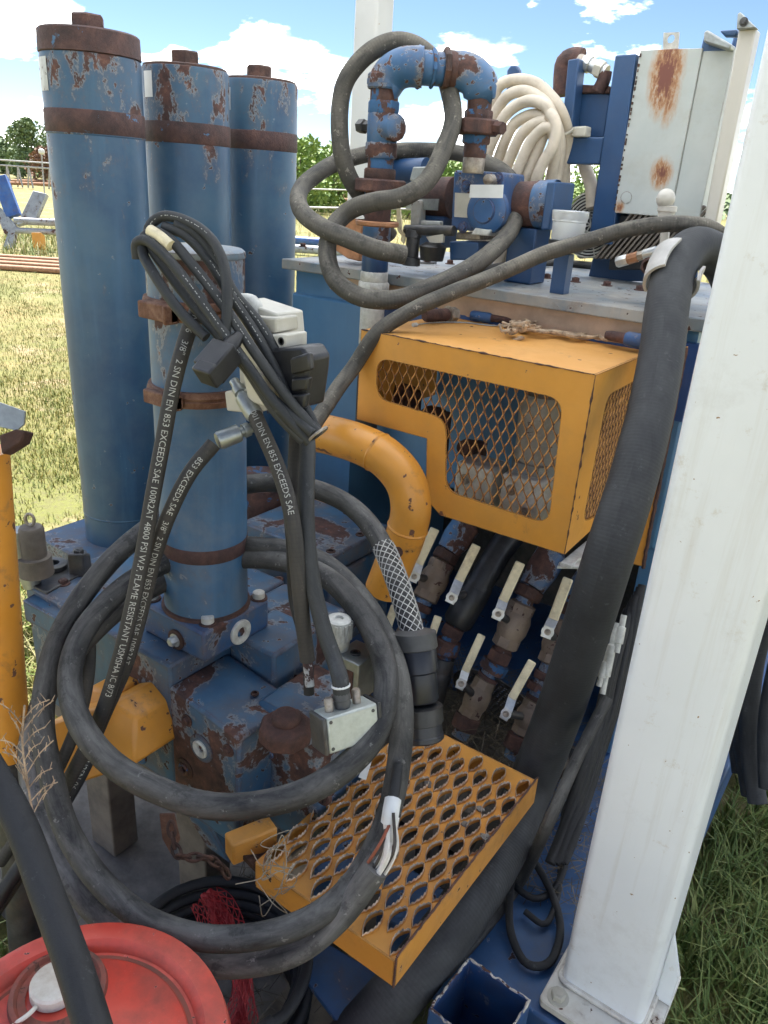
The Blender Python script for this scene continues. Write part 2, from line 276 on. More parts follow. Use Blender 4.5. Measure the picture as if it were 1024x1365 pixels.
def rust_panel():
    """pale grey cabinet paint with two rust runs"""
    s = Mat('cabinet_paint'); c = s.mix(s.mr(s.noise(6, 5, 0.6), 0.35, 0.65), (0.40, 0.43, 0.41), (0.47, 0.49, 0.46))
    c = s.mix(s.math('MULTIPLY', s.mr(s.noise(10, 7, 0.7), 0.5, 0.7), 0.35), c, (0.36, 0.32, 0.24))
    sep = s.n('ShaderNodeSeparateXYZ'); s.l(s.tc.outputs['Object'], sep.inputs[0])
    tot = None
    for (x0, z0, sx, sz, k) in CAB_SPOTS:
        dx = s.math('DIVIDE', s.math('SUBTRACT', sep.outputs[0], x0), sx); dz = s.math('DIVIDE', s.math('SUBTRACT', sep.outputs[2], z0), sz)
        d = s.math('SQRT', s.math('ADD', s.math('MULTIPLY', dx, dx), s.math('MULTIPLY', dz, dz)), 0)
        v = s.math('MULTIPLY', s.mr(d, 0.15, 1.0, 1.0, 0.0), k)
        tot = v if tot is None else s.math('MAXIMUM', tot, v)
    mp = s.n('ShaderNodeMapping'); mp.inputs['Scale'].default_value = (3, 3, 1); s.l(s.tc.outputs['Object'], mp.inputs[0])
    v = s.math('MULTIPLY', tot, s.mr(s.noise(26, 9, 0.75, mp.outputs[0]), 0.32, 0.6, 0.2, 1.5))
    c = s.mix(s.mr(v, 0.08, 0.55), c, (0.42, 0.22, 0.09)); c = s.mix(s.mr(v, 0.4, 0.85), c, (0.16, 0.05, 0.03))
    em = edge_mask(s, 0.005, 0.06, 0.2); c = s.mix(em, c, (0.12, 0.06, 0.035))
    return s.set(c, 0.5, 0.0, s.bump(s.noise(160, 4, 0.6), 0.12, 0.001))

# ------------------------------------------------------------------ mesh builder
class MB:
    def __init__(s): s.v = []; s.f = []; s.uv = []
    def add(s, vs, fs, uvs=None):
        o = len(s.v); s.v += [Vector(v) for v in vs]; s.f += [tuple(i + o for i in f) for f in fs]
        s.uv += uvs if uvs else [[(0, 0)] * len(f) for f in fs]; return s
    def box(s, lo, hi):
        x0, y0, z0 = lo; x1, y1, z1 = hi
        return s.add([(x0, y0, z0), (x1, y0, z0), (x1, y1, z0), (x0, y1, z0), (x0, y0, z1), (x1, y0, z1), (x1, y1, z1), (x0, y1, z1)],
                     [(0, 3, 2, 1), (4, 5, 6, 7), (0, 1, 5, 4), (1, 2, 6, 5), (2, 3, 7, 6), (3, 0, 4, 7)])
    def obox(s, c, x, y, z):
        """box from centre and three half-extent vectors"""
        c, x, y, z = Vector(c), Vector(x), Vector(y), Vector(z)
        return s.add([c - x - y - z, c + x - y - z, c + x + y - z, c - x + y - z, c - x - y + z, c + x - y + z, c + x + y + z, c - x + y + z],
                     [(0, 3, 2, 1), (4, 5, 6, 7), (0, 1, 5, 4), (1, 2, 6, 5), (2, 3, 7, 6), (3, 0, 4, 7)])
    def lathe(s, p, d, prof, n=32, cap=True, phase=0.0):
        p, d = Vector(p), Vector(d).normalized()
        x = d.orthogonal().normalized() if abs(d.z) < 0.99 else Vector((1, 0, 0)); y = d.cross(x)
        vs = []; fs = []; uvs = []
        for t, r in prof:
            for k in range(n):
                a = 2 * math.pi * k / n + phase; vs.append(p + d * t + (x * math.cos(a) + y * math.sin(a)) * r)
        for i in range(len(prof) - 1):
            for k in range(n):
                k2 = (k + 1) % n; fs.append((i * n + k, i * n + k2, (i + 1) * n + k2, (i + 1) * n + k))
                uvs.append([(k / n, prof[i][0]), ((k + 1) / n, prof[i][0]), ((k + 1) / n, prof[i + 1][0]), (k / n, prof[i + 1][0])])
        if cap:
            if prof[0][1] > 1e-6: fs.append(tuple(range(n - 1, -1, -1))); uvs.append([(0, 0)] * n)
            if prof[-1][1] > 1e-6: fs.append(tuple((len(prof) - 1) * n + k for k in range(n))); uvs.append([(0, 0)] * n)
        return s.add(vs, fs, uvs)
    def cyl(s, p0, p1, r, n=24, r1=None, phase=0.0):
        p0, p1 = Vector(p0), Vector(p1); return s.lathe(p0, p1 - p0, [(0, r), ((p1 - p0).length, r if r1 is None else r1)], n, True, phase)
    def hexa(s, p0, p1, r, phase=0.0): return s.cyl(p0, p1, r, 6, None, phase)
    def tube(s, path, r, n=14, caps=True):
        fr = frames(path); vs = []; fs = []; uvs = []; L = 0; ls = []
        for i, (p, t, x, y) in enumerate(fr):
            if i: L += (p - fr[i - 1][0]).length
            ls.append(L); rr = r(i / (len(fr) - 1)) if callable(r) else r
            for k in range(n):
                a = 2 * math.pi * k / n; vs.append(p + (x * math.cos(a) + y * math.sin(a)) * rr)
        for i in range(len(fr) - 1):
            for k in range(n):
                k2 = (k + 1) % n; fs.append((i * n + k, i * n + k2, (i + 1) * n + k2, (i + 1) * n + k))
                uvs.append([(k / n, ls[i]), ((k + 1) / n, ls[i]), ((k + 1) / n, ls[i + 1]), (k / n, ls[i + 1])])
        if caps:
            fs.append(tuple(range(n - 1, -1, -1))); uvs.append([(0, 0)] * n)
            o = (len(fr) - 1) * n; fs.append(tuple(o + k for k in range(n))); uvs.append([(0, 0)] * n)
        return s.add(vs, fs, uvs)
    def prism(s, poly, ext):
        poly = [Vector(p) for p in poly]; ext = Vector(ext); n = len(poly)
        nr = sum(((poly[i] - poly[0]).cross(poly[(i + 1) % n] - poly[0]) for i in range(n)), Vector())
        if nr.dot(ext) > 0: poly = poly[::-1]
        return s.add(poly + [p + ext for p in poly], [tuple(range(n))] + [tuple(range(2 * n - 1, n - 1, -1))] + [((i + 1) % n, i, n + i, n + (i + 1) % n) for i in range(n)])
    def plate(s, outer, holes, to3d, nrm, t):
        """flat sheet with holes: outer and holes are 2-D loops; front face at to3d(), thickness t along -nrm"""
        bm = bmesh.new(); loops = []
        for lp in [outer] + holes:
            vs = [bm.verts.new(to3d(u, v)) for u, v in lp]; loops.append(vs)
            for i in range(len(vs)): bm.edges.new((vs[i], vs[(i + 1) % len(vs)]))
        bmesh.ops.triangle_fill(bm, use_beauty=True, use_dissolve=False, edges=bm.edges[:], normal=Vector(nrm))
        bm.normal_update(); nrm = Vector(nrm)
        bm.verts.index_update(); o = [v.co.copy() for v in bm.verts]; n = len(o)
        fs = []
        for f in bm.faces:
            ids = [v.index for v in f.verts]
            if f.normal.dot(nrm) < 0: ids = ids[::-1]
            fs.append(tuple(ids)); fs.append(tuple(i + n for i in ids[::-1]))
        k = 0
        for lp in [outer] + holes:
            m = len(lp)
            for i in range(m):
                a, b = k + i, k + (i + 1) % m; fs.append((a, a + n, b + n, b))
            k += m
        bm.free(); r = s.add(o + [p - nrm * t for p in o], fs); s.fixn = True; return r
    def build(s, name, mat, parent=None, smooth=40, bevel=0, seg=2, loc=None, flip=True):
        me = bpy.data.meshes.new(name)
        L = origin_of(parent) if parent else Vector(loc if loc is not None else base_of(s.v))
        me.from_pydata([v - L for v in s.v], [], s.f)
        uvl = me.uv_layers.new(name='UVMap'); flat = [c for f in s.uv for c in f]
        for i, c in enumerate(flat): uvl.data[i].uv = c
        finish(me, smooth)
        for mm in (mat if isinstance(mat, (list, tuple)) else [mat]): me.materials.append(M[mm] if isinstance(mm, str) else mm)
        o = bpy.data.objects.new(name, me); COL.objects.link(o)
        if parent: o.parent = parent
        else: o.location = L
        if bevel:
            b = o.modifiers.new('bevel', 'BEVEL'); b.width = bevel; b.segments = seg; b.limit_method = 'ANGLE'; b.angle_limit = rad(38); b.harden_normals = False
        return o
def finish(me, smooth):
    bm = bmesh.new(); bm.from_mesh(me); bmesh.ops.recalc_face_normals(bm, faces=bm.faces[:])
    for f in bm.faces: f.smooth = smooth > 0
    for e in bm.edges:
        if len(e.link_faces) == 2 and e.calc_face_angle(0) > rad(smooth): e.smooth = False
    bm.to_mesh(me); bm.free()
def base_of(vs):
    a = np.array([tuple(v) for v in vs]); return Vector(((a[:, 0].min() + a[:, 0].max()) / 2, (a[:, 1].min() + a[:, 1].max()) / 2, a[:, 2].min()))
def origin_of(o):
    L = Vector()
    while o: L += o.location; o = o.parent
    return L
def frames(path):
    P = [Vector(p) for p in path]; out = []; t0 = (P[1] - P[0]).normalized(); x = t0.orthogonal().normalized()
    for i, p in enumerate(P):
        t = (P[min(i + 1, len(P) - 1)] - P[max(i - 1, 0)]).normalized()
        x = (x - t * x.dot(t)).normalized(); out.append((p, t, x, t.cross(x)))
    return out
def spline(pts, step=0.012):
    """Catmull-Rom through the points, resampled evenly"""
    P = [Vector(p) for p in pts]; P = [P[0] * 2 - P[1]] + P + [P[-1] * 2 - P[-2]]; out = []
    for i in range(1, len(P) - 2):
        a, b, c, d = P[i - 1:i + 3]
        t0 = 0; t1 = max(1e-4, (b - a).length ** 0.5); t2 = t1 + max(1e-4, (c - b).length ** 0.5); t3 = t2 + max(1e-4, (d - c).length ** 0.5)
        m = max(3, int((c - b).length / step * 2))
        for k in range(m):
            t = t1 + (t2 - t1) * k / m
            a1 = a * ((t1 - t) / (t1 - t0)) + b * ((t - t0) / (t1 - t0)); a2 = b * ((t2 - t) / (t2 - t1)) + c * ((t - t1) / (t2 - t1)); a3 = c * ((t3 - t) / (t3 - t2)) + d * ((t - t2) / (t3 - t2))
            b1 = a1 * ((t2 - t) / (t2 - t0)) + a2 * ((t - t0) / (t2 - t0)); b2 = a2 * ((t3 - t) / (t3 - t1)) + a3 * ((t - t1) / (t3 - t1))
            out.append(b1 * ((t2 - t) / (t2 - t1)) + b2 * ((t - t1) / (t2 - t1)))
    out.append(P[-2]); return resample(out, step)
def resample(P, step):
    L = [0]
    for i in range(1, len(P)): L.append(L[-1] + (P[i] - P[i - 1]).length)
    n = max(2, int(L[-1] / step)); out = []; j = 0
    for k in range(n + 1):
        s = L[-1] * k / n
        while j < len(L) - 2 and L[j + 1] < s: j += 1
        q = (s - L[j]) / max(1e-9, L[j + 1] - L[j]); out.append(P[j].lerp(P[j + 1], min(1, q)))
    return out
def hose_path(pts, step=0.012): return spline([p if isinstance(p, Vector) else D(*p) for p in pts], step)
def wob(path, amp, sc, seed):
    return [p + Vector((mnoise.noise(p * sc + Vector((seed, 0, 0))), mnoise.noise(p * sc + Vector((0, seed, 9))), mnoise.noise(p * sc + Vector((5, 0, seed))))) * amp for p in path]
def rrect(x0, y0, x1, y1, r, n=6):
    out = []
    for cx, cy, a in ((x1 - r, y1 - r, 0), (x0 + r, y1 - r, 90), (x0 + r, y0 + r, 180), (x1 - r, y0 + r, 270)):
        for k in range(n + 1): t = rad(a + 90 * k / n); out.append((cx + r * math.cos(t), cy + r * math.sin(t)))
    return out
def round_poly(P, r, n=5):
    """round the corners of a 2-D loop"""
    out = []; m = len(P)
    for i in range(m):
        a, b, c = Vector(P[i - 1]), Vector(P[i]), Vector(P[(i + 1) % m]); rr = min(r, (a - b).length * .45, (c - b).length * .45)
        p, q = b + (a - b).normalized() * rr, b + (c - b).normalized() * rr
        for k in range(n + 1): t = k / n; v = p * (1 - t) ** 2 + b * 2 * t * (1 - t) + q * t * t; out.append((v.x, v.y))
    return out

def tag(o, label=None, cat=None, group=None, kind=None):
    if label: o['label'] = label
    if cat: o['category'] = cat
    if group: o['group'] = group
    if kind: o['kind'] = kind
    return o
def thing(name, label, cat, loc, group=None):
    o = bpy.data.objects.new(name, None); COL.objects.link(o); o.location = Vector(loc); o.empty_display_size = 0.05
    return tag(o, label, cat, group)
_shared = {}
def piece(name, key, maker, mat, parent, pos, axis=(0, 0, 1), spin=0.0):
    """a small repeated part; alike pieces share mesh data (built along +Z from the origin)"""
    k = (name, key, mat)
    if k not in _shared:
        b = MB(); maker(b); me = bpy.data.meshes.new(name); me.from_pydata(b.v, [], b.f); me.uv_layers.new(name='UVMap'); finish(me, 35); me.materials.append(M[mat]); _shared[k] = me
    o = bpy.data.objects.new(name, _shared[k]); COL.objects.link(o); o.parent = parent
    o.location = Vector(pos) - origin_of(parent); q = Vector(axis).normalized().to_track_quat('Z', 'Y')
    o.rotation_euler = (q.to_matrix() @ Matrix.Rotation(spin, 3, 'Z')).to_euler(); return o
def bolt(parent, pos, axis=(0, 0, 1), r=0.009, h=0.008, mat='bolt', washer=True, spin=None):
    def mk(b):
        t = 0.0
        if washer: b.cyl((0, 0, 0), (0, 0, 0.002), r * 1.45, 18); t = 0.002
        b.lathe((0, 0, t), (0, 0, 1), [(0, r), (h * 0.85, r), (h, r * 0.86)], 6)
        b.cyl((0, 0, t + h * 0.98), (0, 0, t + h + 0.0012), r * 0.5, 10)
    return piece('bolt', (r, h, washer), mk, mat, parent, pos, axis, R.uniform(0, 1) if spin is None else spin)
def socket(parent, pos, axis=(0, 0, 1), r=0.008, mat='darksteel'):
    def mk(b): b.lathe((0, 0, 0), (0, 0, 1), [(0, r), (0.0025, r), (0.003, r * 0.9), (0.003, r * 0.52), (-0.004, r * 0.5), (-0.004, 0.0)], 16)
    return piece('socket_screw', r, mk, mat, parent, pos, axis)
def lettering(parent, path, r, text, s0, size, side, mat='letter', flip=False, name='lettering', lift=0.0004):
    """raised print following a hose: path points, hose radius, start distance s0 along it; 'side' is the world direction the print faces"""
    cu = bpy.data.curves.new('t', 'FONT'); cu.body = text; cu.size = size; cu.resolution_u = 2
    o = bpy.data.objects.new('t', cu); COL.objects.link(o); bpy.context.view_layer.update()
    me = o.to_mesh(); vs = [v.co.copy() for v in me.vertices]; fs = [tuple(p.vertices) for p in me.polygons]; o.to_mesh_clear()
    bpy.data.objects.remove(o); bpy.data.curves.remove(cu)
    L = [0]
    for i in range(1, len(path)): L.append(L[-1] + (path[i] - path[i - 1]).length)
    bm = bmesh.new(); bv = [bm.verts.new(v) for v in vs]
    for f in fs:
        try: bm.faces.new([bv[i] for i in f])
        except ValueError: pass
    for _ in range(4):
        bmesh.ops.triangulate(bm, faces=bm.faces[:]); lg = [e for e in bm.edges if e.calc_length() > size * 0.2]
        if not lg: break
        bmesh.ops.subdivide_edges(bm, edges=lg, cuts=1)
    bmesh.ops.triangulate(bm, faces=bm.faces[:]); bm.verts.index_update(); vs = [v.co.copy() for v in bm.verts]; fs = [tuple(v.index for v in f.verts) for f in bm.faces]; bm.free()
    fr = frames(path); b = MB(); out = []; side = side if callable(side) else Vector(side)
    for v in vs:
        sdist = min(max(s0 + v.x, 0), L[-1] - 1e-5); j = 0
        lo, hi = 0, len(L) - 1
        while hi - lo > 1:
            mid = (lo + hi) // 2
            if L[mid] <= sdist: lo = mid
            else: hi = mid
        q = (sdist - L[lo]) / max(1e-9, L[lo + 1] - L[lo]); p = fr[lo][0].lerp(fr[lo + 1][0], q); t = fr[lo][1].lerp(fr[lo + 1][1], q).normalized()
        sd_ = side(p) if callable(side) else side
        n = (sd_ - t * sd_.dot(t)).normalized(); w = n.cross(t)      # w = across, n = outwards
        a = (v.y - size * 0.33) / r * (-1 if flip else 1)
        out.append(p + (n * math.cos(a) + w * math.sin(a)) * (r + lift))
    b.add(out, fs); return b.build(name, mat, parent, 0)

# ================================================================== SETTING
def ground_mat():
    s = Mat('meadow_ground')
    big = s.noise(0.55, 6, 0.6); mid = s.noise(3.2, 8, 0.65); fine = s.noise(40, 6, 0.75)
    c = s.mix(s.mr(mid, 0.38, 0.62), (0.255, 0.19, 0.07), (0.155, 0.152, 0.037))
    c = s.mix(s.mr(big, 0.40, 0.60), c, (0.135, 0.14, 0.03)); c = s.mix(s.mr(s.noise(1.7, 7, 0.65), 0.56, 0.66), c, (0.31, 0.235, 0.13))
    c = s.mix(s.math('MULTIPLY', s.mr(fine, 0.42, 0.66), 0.65), c, (0.10, 0.085, 0.045))
    return s.set(c, 0.95, 0.0, s.bump(fine, 0.8, 0.02))
M['ground'] = ground_mat()
b = MB(); NG = 60
for i in range(NG + 1):
    for j in range(NG + 1):
        f = lambda k: math.copysign(abs(k / NG * 2 - 1) ** 3 * 600, k - NG / 2)
        x, y = f(i) - 1, f(j) + 2; r = math.hypot(x, y)
        b.v.append(Vector((x, y, mnoise.noise(Vector((x * .3, y * .3, 0))) * 0.035 * min(1, r / 8) + mnoise.noise(Vector((x * .02, y * .02, 3))) * min(1.0, r / 150))))
for i in range(NG):
    for j in range(NG): a = i * (NG + 1) + j; b.f.append((a, a + NG + 1, a + NG + 2, a + 1)); b.uv.append([(0, 0)] * 4)
tag(b.build('ground', 'ground', smooth=180, loc=(0, 0, 0)), kind='structure')

def grass_mat(name, c0, c1, c2):
    s = Mat(name); g = s.n('ShaderNodeNewGeometry')
    c = s.ramp(g.outputs['Random Per Island'], [(0.0, c0), (0.5, c1), (1.0, c2)])
    return s.set(c, 0.6, 0.0, None, Transmission_Weight=0.0, Subsurface_Weight=0.0)
M['grass_dry'] = grass_mat('dry_meadow_grass', (0.29, 0.21, 0.048), (0.165, 0.18, 0.03), (0.085, 0.13, 0.02))
M['grass_green'] = grass_mat('green_grass', (0.085, 0.135, 0.026), (0.14, 0.20, 0.045), (0.28, 0.29, 0.09))
M['weed'] = grass_mat('weedy_grass', (0.10, 0.17, 0.03), (0.22, 0.24, 0.07), (0.36, 0.30, 0.15))
def grass(name, pts, hmin, hmax, wid, mat, seed, lean=0.5):
    rng = np.random.default_rng(seed); n = len(pts)
    h = rng.uniform(hmin, hmax, n); a = rng.uniform(0, 6.283, n); tl = rng.uniform(0.1, 1, n) * lean * h
    w = wid * rng.uniform(0.6, 1.2, n); ca, sa = np.cos(a), np.sin(a)
    P = np.zeros((n, 5, 3)); P[:, :, :2] = pts[:, None, :2]; P[:, :, 2] = pts[:, None, 2] - 0.01
    for k, (q, e) in enumerate(((0, -1), (0, 1), (0.55, -0.8), (0.55, 0.8), (1, 0))):
        P[:, k, 0] += ca * tl * q ** 2 - sa * w * e; P[:, k, 1] += sa * tl * q ** 2 + ca * w * e; P[:, k, 2] += h * q * (1 - 0.25 * q * lean)
    o = (np.arange(n) * 5)[:, None]
    F = np.concatenate([o + np.array([0, 1, 3]), o + np.array([0, 3, 2]), o + np.array([2, 3, 4])])
    me = bpy.data.meshes.new(name); me.vertices.add(n * 5); me.vertices.foreach_set('co', P.reshape(-1).astype(np.float32))
    me.loops.add(len(F) * 3); me.loops.foreach_set('vertex_index', F.reshape(-1).astype(np.int32)); me.polygons.add(len(F))
    me.polygons.foreach_set('loop_start', np.arange(0, len(F) * 3, 3, dtype=np.int32)); me.update(calc_edges=True)
    me.materials.append(M[mat]); ob = bpy.data.objects.new(name, me); COL.objects.link(ob); return tag(ob, kind='stuff')
def scatter(n, box, seed, keep=None, clump=0):
    rng = np.random.default_rng(seed); x0, y0, x1, y1 = box
    if clump:
        cx = rng.uniform(x0, x1, clump); cy = rng.uniform(y0, y1, clump); k = rng.integers(0, clump, n)
        x = cx[k] + rng.normal(0, 0.035, n); y = cy[k] + rng.normal(0, 0.035, n)
    else: x = rng.uniform(x0, x1, n); y = rng.uniform(y0, y1, n)
    p = np.stack([x, y, np.zeros(n)], 1); return p[keep(x, y)] if keep else p
def polar(n, r0, r1, a0, a1, seed):
    rng = np.random.default_rng(seed); r = r0 * (r1 / r0) ** rng.uniform(0, 1, n); a = np.radians(rng.uniform(a0, a1, n))
    return np.stack([r * np.sin(a), r * np.cos(a), np.zeros(n)], 1)          # a measured from +y towards +x
pz = polar(110000, 2.4, 26, -68, -50, 3)
from_noise = np.array([mnoise.noise(Vector((p[0] * 1.3, p[1] * 1.3, 1))) + .35 * mnoise.noise(Vector((p[0] * 6, p[1] * 6, 4))) for p in pz]); pz = pz[from_noise > np.random.default_rng(5).uniform(-.75, .1, len(pz))]
grass('grass', pz, 0.015, 0.07, 0.0028, 'grass_dry', 4, 0.8)
pz = polar(30000, 4, 40, -50, 10, 6); grass('grass', pz, 0.06, 0.25, 0.006, 'grass_dry', 7, 0.7)
grass('grass', scatter(76000, (-0.7, 0.5, 1.6, 5.6), 8, lambda x, y: (x > -0.115 + 0.01 * np.sin(y * 9)) | (y > 2.75), 2200), 0.05, 0.19, 0.0030, 'grass_green', 9, 0.9)
grass('grass', scatter(9000, (-2.6, 0.0, -0.95, 1.6), 10, lambda x, y: (y < 0.62) | (x < -2.0), 260), 0.06, 0.26, 0.0035, 'weed', 11, 0.9)

# ---- trees beyond the field
def leaf_mat(name, c0, c1):
    s = Mat(name); g = s.n('ShaderNodeNewGeometry')
    c = s.ramp(g.outputs['Random Per Island'], [(0.0, c0), (1.0, c1)]); return s.set(c, 0.7)
M['leafdark'] = leaf_mat('tree_leaves_dark', (0.075, 0.125, 0.05), (0.15, 0.21, 0.085)); M['leafbright'] = leaf_mat('tree_leaves_bright', (0.10, 0.19, 0.03), (0.21, 0.29, 0.06))
M['leafred'] = leaf_mat('tree_leaves_reddish', (0.12, 0.06, 0.035), (0.2, 0.11, 0.06))
M['bark'] = plain('bark', (0.12, 0.09, 0.065), 0.9)
def crown_mesh(seed, n, w, h, leaf):
    rng = random.Random(seed); b = MB(); blobs = []
    for k in range(16):
        t = rng.random(); rr = (0.35 + 0.65 * math.sin(math.pi * min(1, 0.15 + t * 0.85))) * w * 0.34
        a = rng.uniform(0, 6.28); q = w * 0.34 * (1 - 0.5 * t) * rng.random() ** 0.5
        blobs.append((Vector((math.cos(a) * q, math.sin(a) * q, h * (0.22 + 0.72 * t))), rr * rng.uniform(0.55, 1.0)))
    for k in range(n):
        c, r = rng.choice(blobs); d = Vector((rng.gauss(0, 1), rng.gauss(0, 1), rng.gauss(0, 0.8))).normalized() * r * rng.uniform(0.6, 1.08)
        p = c + d; u = Vector((rng.gauss(0, 1), rng.gauss(0, 1), rng.gauss(0, 1))).normalized(); v = u.orthogonal().normalized(); s = leaf * rng.uniform(.6, 1.3)
        b.add([p - u * s, p - v * s * .6, p + u * s, p + v * s * .6], [(0, 1, 2, 3)])
    return b
def tree(px, py, d, w, h, leaf, n, label, seed, group):
    p = D(px, py, d); base = Vector((p.x, p.y, -0.2)); t = thing('tree', label, 'tree', base, group)
    b = crown_mesh(seed, n, w, h, leaf); b.v = [v + base for v in b.v]; b.build('crown', SPEC[leaf_key(label)], t, 0)
    tr = MB(); tr.tube([base, base + V3(0.1, 0, h * .3), base + V3(-.05, .1, h * .62), base + V3(0.05, 0.1, h * .8)], lambda q: h * 0.028 * (1 - 0.8 * q), 8)
    for k in range(5):
        a = k * 1.3; tr.tube([base + V3(0, 0, h * (.3 + .07 * k)), base + V3(math.cos(a) * w * .15, math.sin(a) * w * .15, h * (.45 + .07 * k)), base + V3(math.cos(a) * w * .32, math.sin(a) * w * .3, h * (.55 + .08 * k))], lambda q: h * 0.012 * (1 - .7 * q), 6)
    tr.build('trunk', 'bark', t); return t
SPEC = {'dark': 'leafdark', 'bright': 'leafbright', 'red': 'leafred'}
def leaf_key(l): return 'red' if 'reddish' in l else 'bright' if 'bright' in l else 'dark'
tree(42, 200, 60, 4.4, 4.6, 0.13, 5200, 'large dark green rounded tree rising behind the far rails at the left edge', 1, None)
tree(2, 215, 70, 6, 3.0, 0.17, 2600, 'low dark green tree left of the large rounded tree', 2, None)
tree(57, 215, 52, 2.6, 2.6, 0.11, 1500, 'small reddish brown tree in front of the large rounded tree', 3, None)
tree(84, 215, 64, 6, 3.2, 0.16, 2200, 'dark green tree half hidden behind the tallest blue cylinder', 4, None)
TREE_L = ['bright green bushy tree half hidden behind the farthest blue cylinder', 'bright green bushy tree just right of the farthest blue cylinder', 'bright green bushy tree seen through the left of the grey hose loop', 'bright green bushy tree behind the distant white post', 'bright green bushy tree between the two risers, nearer the left one', 'bright green bushy tree between the two risers, nearer the right one', 'bright green bushy tree behind the right riser', 'bright green bushy tree behind the left riser', 'bright green bushy tree hidden behind the cream hose coil', 'bright green bushy tree hidden behind the blue frame']
for k, (px, d, w, h) in enumerate([(372, 44, 6, 3.4), (398, 40, 5, 3.5), (425, 43, 5, 3.1), (450, 46, 6, 3.3), (548, 42, 6, 3.2), (585, 46, 5, 3.4), (620, 44, 6, 3.3), (520, 48, 6, 3.0), (720, 45, 7, 3.2), (790, 48, 7, 3.4)]):
    tree(px, 235, d, w, h, 0.12, 2600, TREE_L[k], 10 + k, 'bushy trees beyond the field')
b = MB(); rng = random.Random(5)
for k in range(9000):
    a = rad(rng.uniform(-75, 10)); r = rng.uniform(95, 130); z = rng.uniform(0, 1) ** 0.8 * (2.6 + 1.1 * mnoise.noise(Vector((a * 9, 0, 0))))
    p = V3(r * math.sin(a), r * math.cos(a), z); u = Vector((rng.gauss(0, 1), rng.gauss(0, 1), rng.gauss(0, 1))).normalized(); v = u.orthogonal().normalized(); s = rng.uniform(.3, .7)
    b.add([p - u * s, p - v * s * .7, p + u * s, p + v * s * .7], [(0, 1, 2, 3)])
tag(b.build('treeline', 'leafdark', smooth=0), kind='stuff')

# ---- things lying in the yard behind
def G(px, py, z=0.0): return A(px, py, 2, z)
def yard_pipe(x0, y0, x1, y1, r, z, mat, label, group=None):
    p, q = G(x0, y0, z), G(x1, y1, z); b = MB(); d = (q - p).normalized(); b.lathe(p, q - p, [(0, r), ((q - p).length, r), ((q - p).length, r * .85), ((q - p).length - .3, r * .85)], 16, True)
    return tag(b.build('pipe', mat, loc=(p + q) / 2), label, 'pipe', group)
M['yardrust'] = rusty('yard_pipe_rust', [(0.3, (0.20, 0.10, 0.055)), (0.5, (0.34, 0.18, 0.10)), (0.7, (0.42, 0.25, 0.15))])
M['yardblue'] = paint('yard_steel_blue', (0.03, 0.10, 0.33), (0.06, 0.15, 0.38), rust=0.66, chip=0.68)
M['yardgrey'] = paint('yard_steel_bluegrey', (0.26, 0.29, 0.33), (0.36, 0.39, 0.42), rust=0.60, chip=0.66)
for k, (dy, z) in enumerate(((0, .05), (-5, .05), (-9.5, .06), (-14, .06))):
    yard_pipe(-60, 352 + dy, 125, 364 + dy, 0.045, z, 'yardrust', ['frontmost', 'second from the front', 'third from the front', 'rearmost'][k] + ' of the long rusty orange pipes bundled on the dry grass', 'rusty pipes bundled on the grass')
for k, (dy, z) in enumerate(((0, .06), (-3.5, .06))):
    yard_pipe(-200, 238 + dy, 180, 249 + dy, 0.09, z + .15, 'yardrust', ['nearer', 'farther'][k] + ' of two long rusty pipes far behind the blue steel frame', 'far rusty pipes on the ground')
for k, (dy, z) in enumerate(((0, .12), (-6, .3))):
    yard_pipe(360, 262 + dy, 560, 272 + dy, 0.16, z, 'yardrust', ['lower', 'upper'][k] + ' of two long rusty pipes on the far ground right of the blue cylinders', 'rusty pipes right of the cylinders')
# blue steel frame in the yard (crossed legs and pipes)
yb = G(30, 335); t = thing('yard_trestle', 'bent blue and grey steel frame with crossed legs lying in the yard grass', 'trestle', yb)
dfr = (yb - CAM).dot(CF)
def bar(name, pts, mat, th=0.12):
    b = MB(); b.prism([D(x, y, dfr) for x, y in pts], CF * th); return b.build(name, mat, t, bevel=0.008)
bar('upright', [(-12, 236), (7, 232), (26, 284), (8, 290)], 'yardblue'); bar('brace', [(44, 254), (62, 258), (47, 292), (22, 300)], 'yardgrey'); bar('brace', [(-14, 264), (2, 278), (24, 304), (6, 312)], 'yardgrey'); bar('leg', [(12, 306), (22, 300), (16, 330), (2, 334)], 'yardgrey')
b = MB(); b.cyl(D(20, 294, dfr + .05), D(130, 299, dfr + .05), .07, 14); b.cyl(D(20, 307, dfr + .05), D(130, 312, dfr + .05), .055, 14); b.build('crossbar', 'yardgrey', t)
b = MB(); b.obox(D(52, 322, dfr - .25), CR * .09, CF * .09, V3(0, 0, .13)); tag(b.build('steel_stand', 'yellow', bevel=.01), 'small orange steel stand half hidden in weeds before the blue frame', 'stand')
grass('weeds', np.array([[p.x, p.y, 0] for p in [G(R.uniform(5, 78), R.uniform(310, 345)) for _ in range(700)]]), 0.05, 0.38, 0.009, 'weed', 21, 0.8)
grass('weeds', np.array([[p.x, p.y, 0] for p in [G(R.uniform(360, 600), R.uniform(262, 300)) for _ in range(2500)]]), 0.1, 0.5, 0.012, 'weed', 22, 0.8)
for k, (y, r) in enumerate(((322, .10), (333, .09))):
    yard_pipe(340, y - 6, 500, y + 6, r, .15, 'yardgrey' if k else 'yardblue', ('upper blue' if not k else 'lower bluish grey') + ' pipe lying behind the tank left of the grey hose', None)
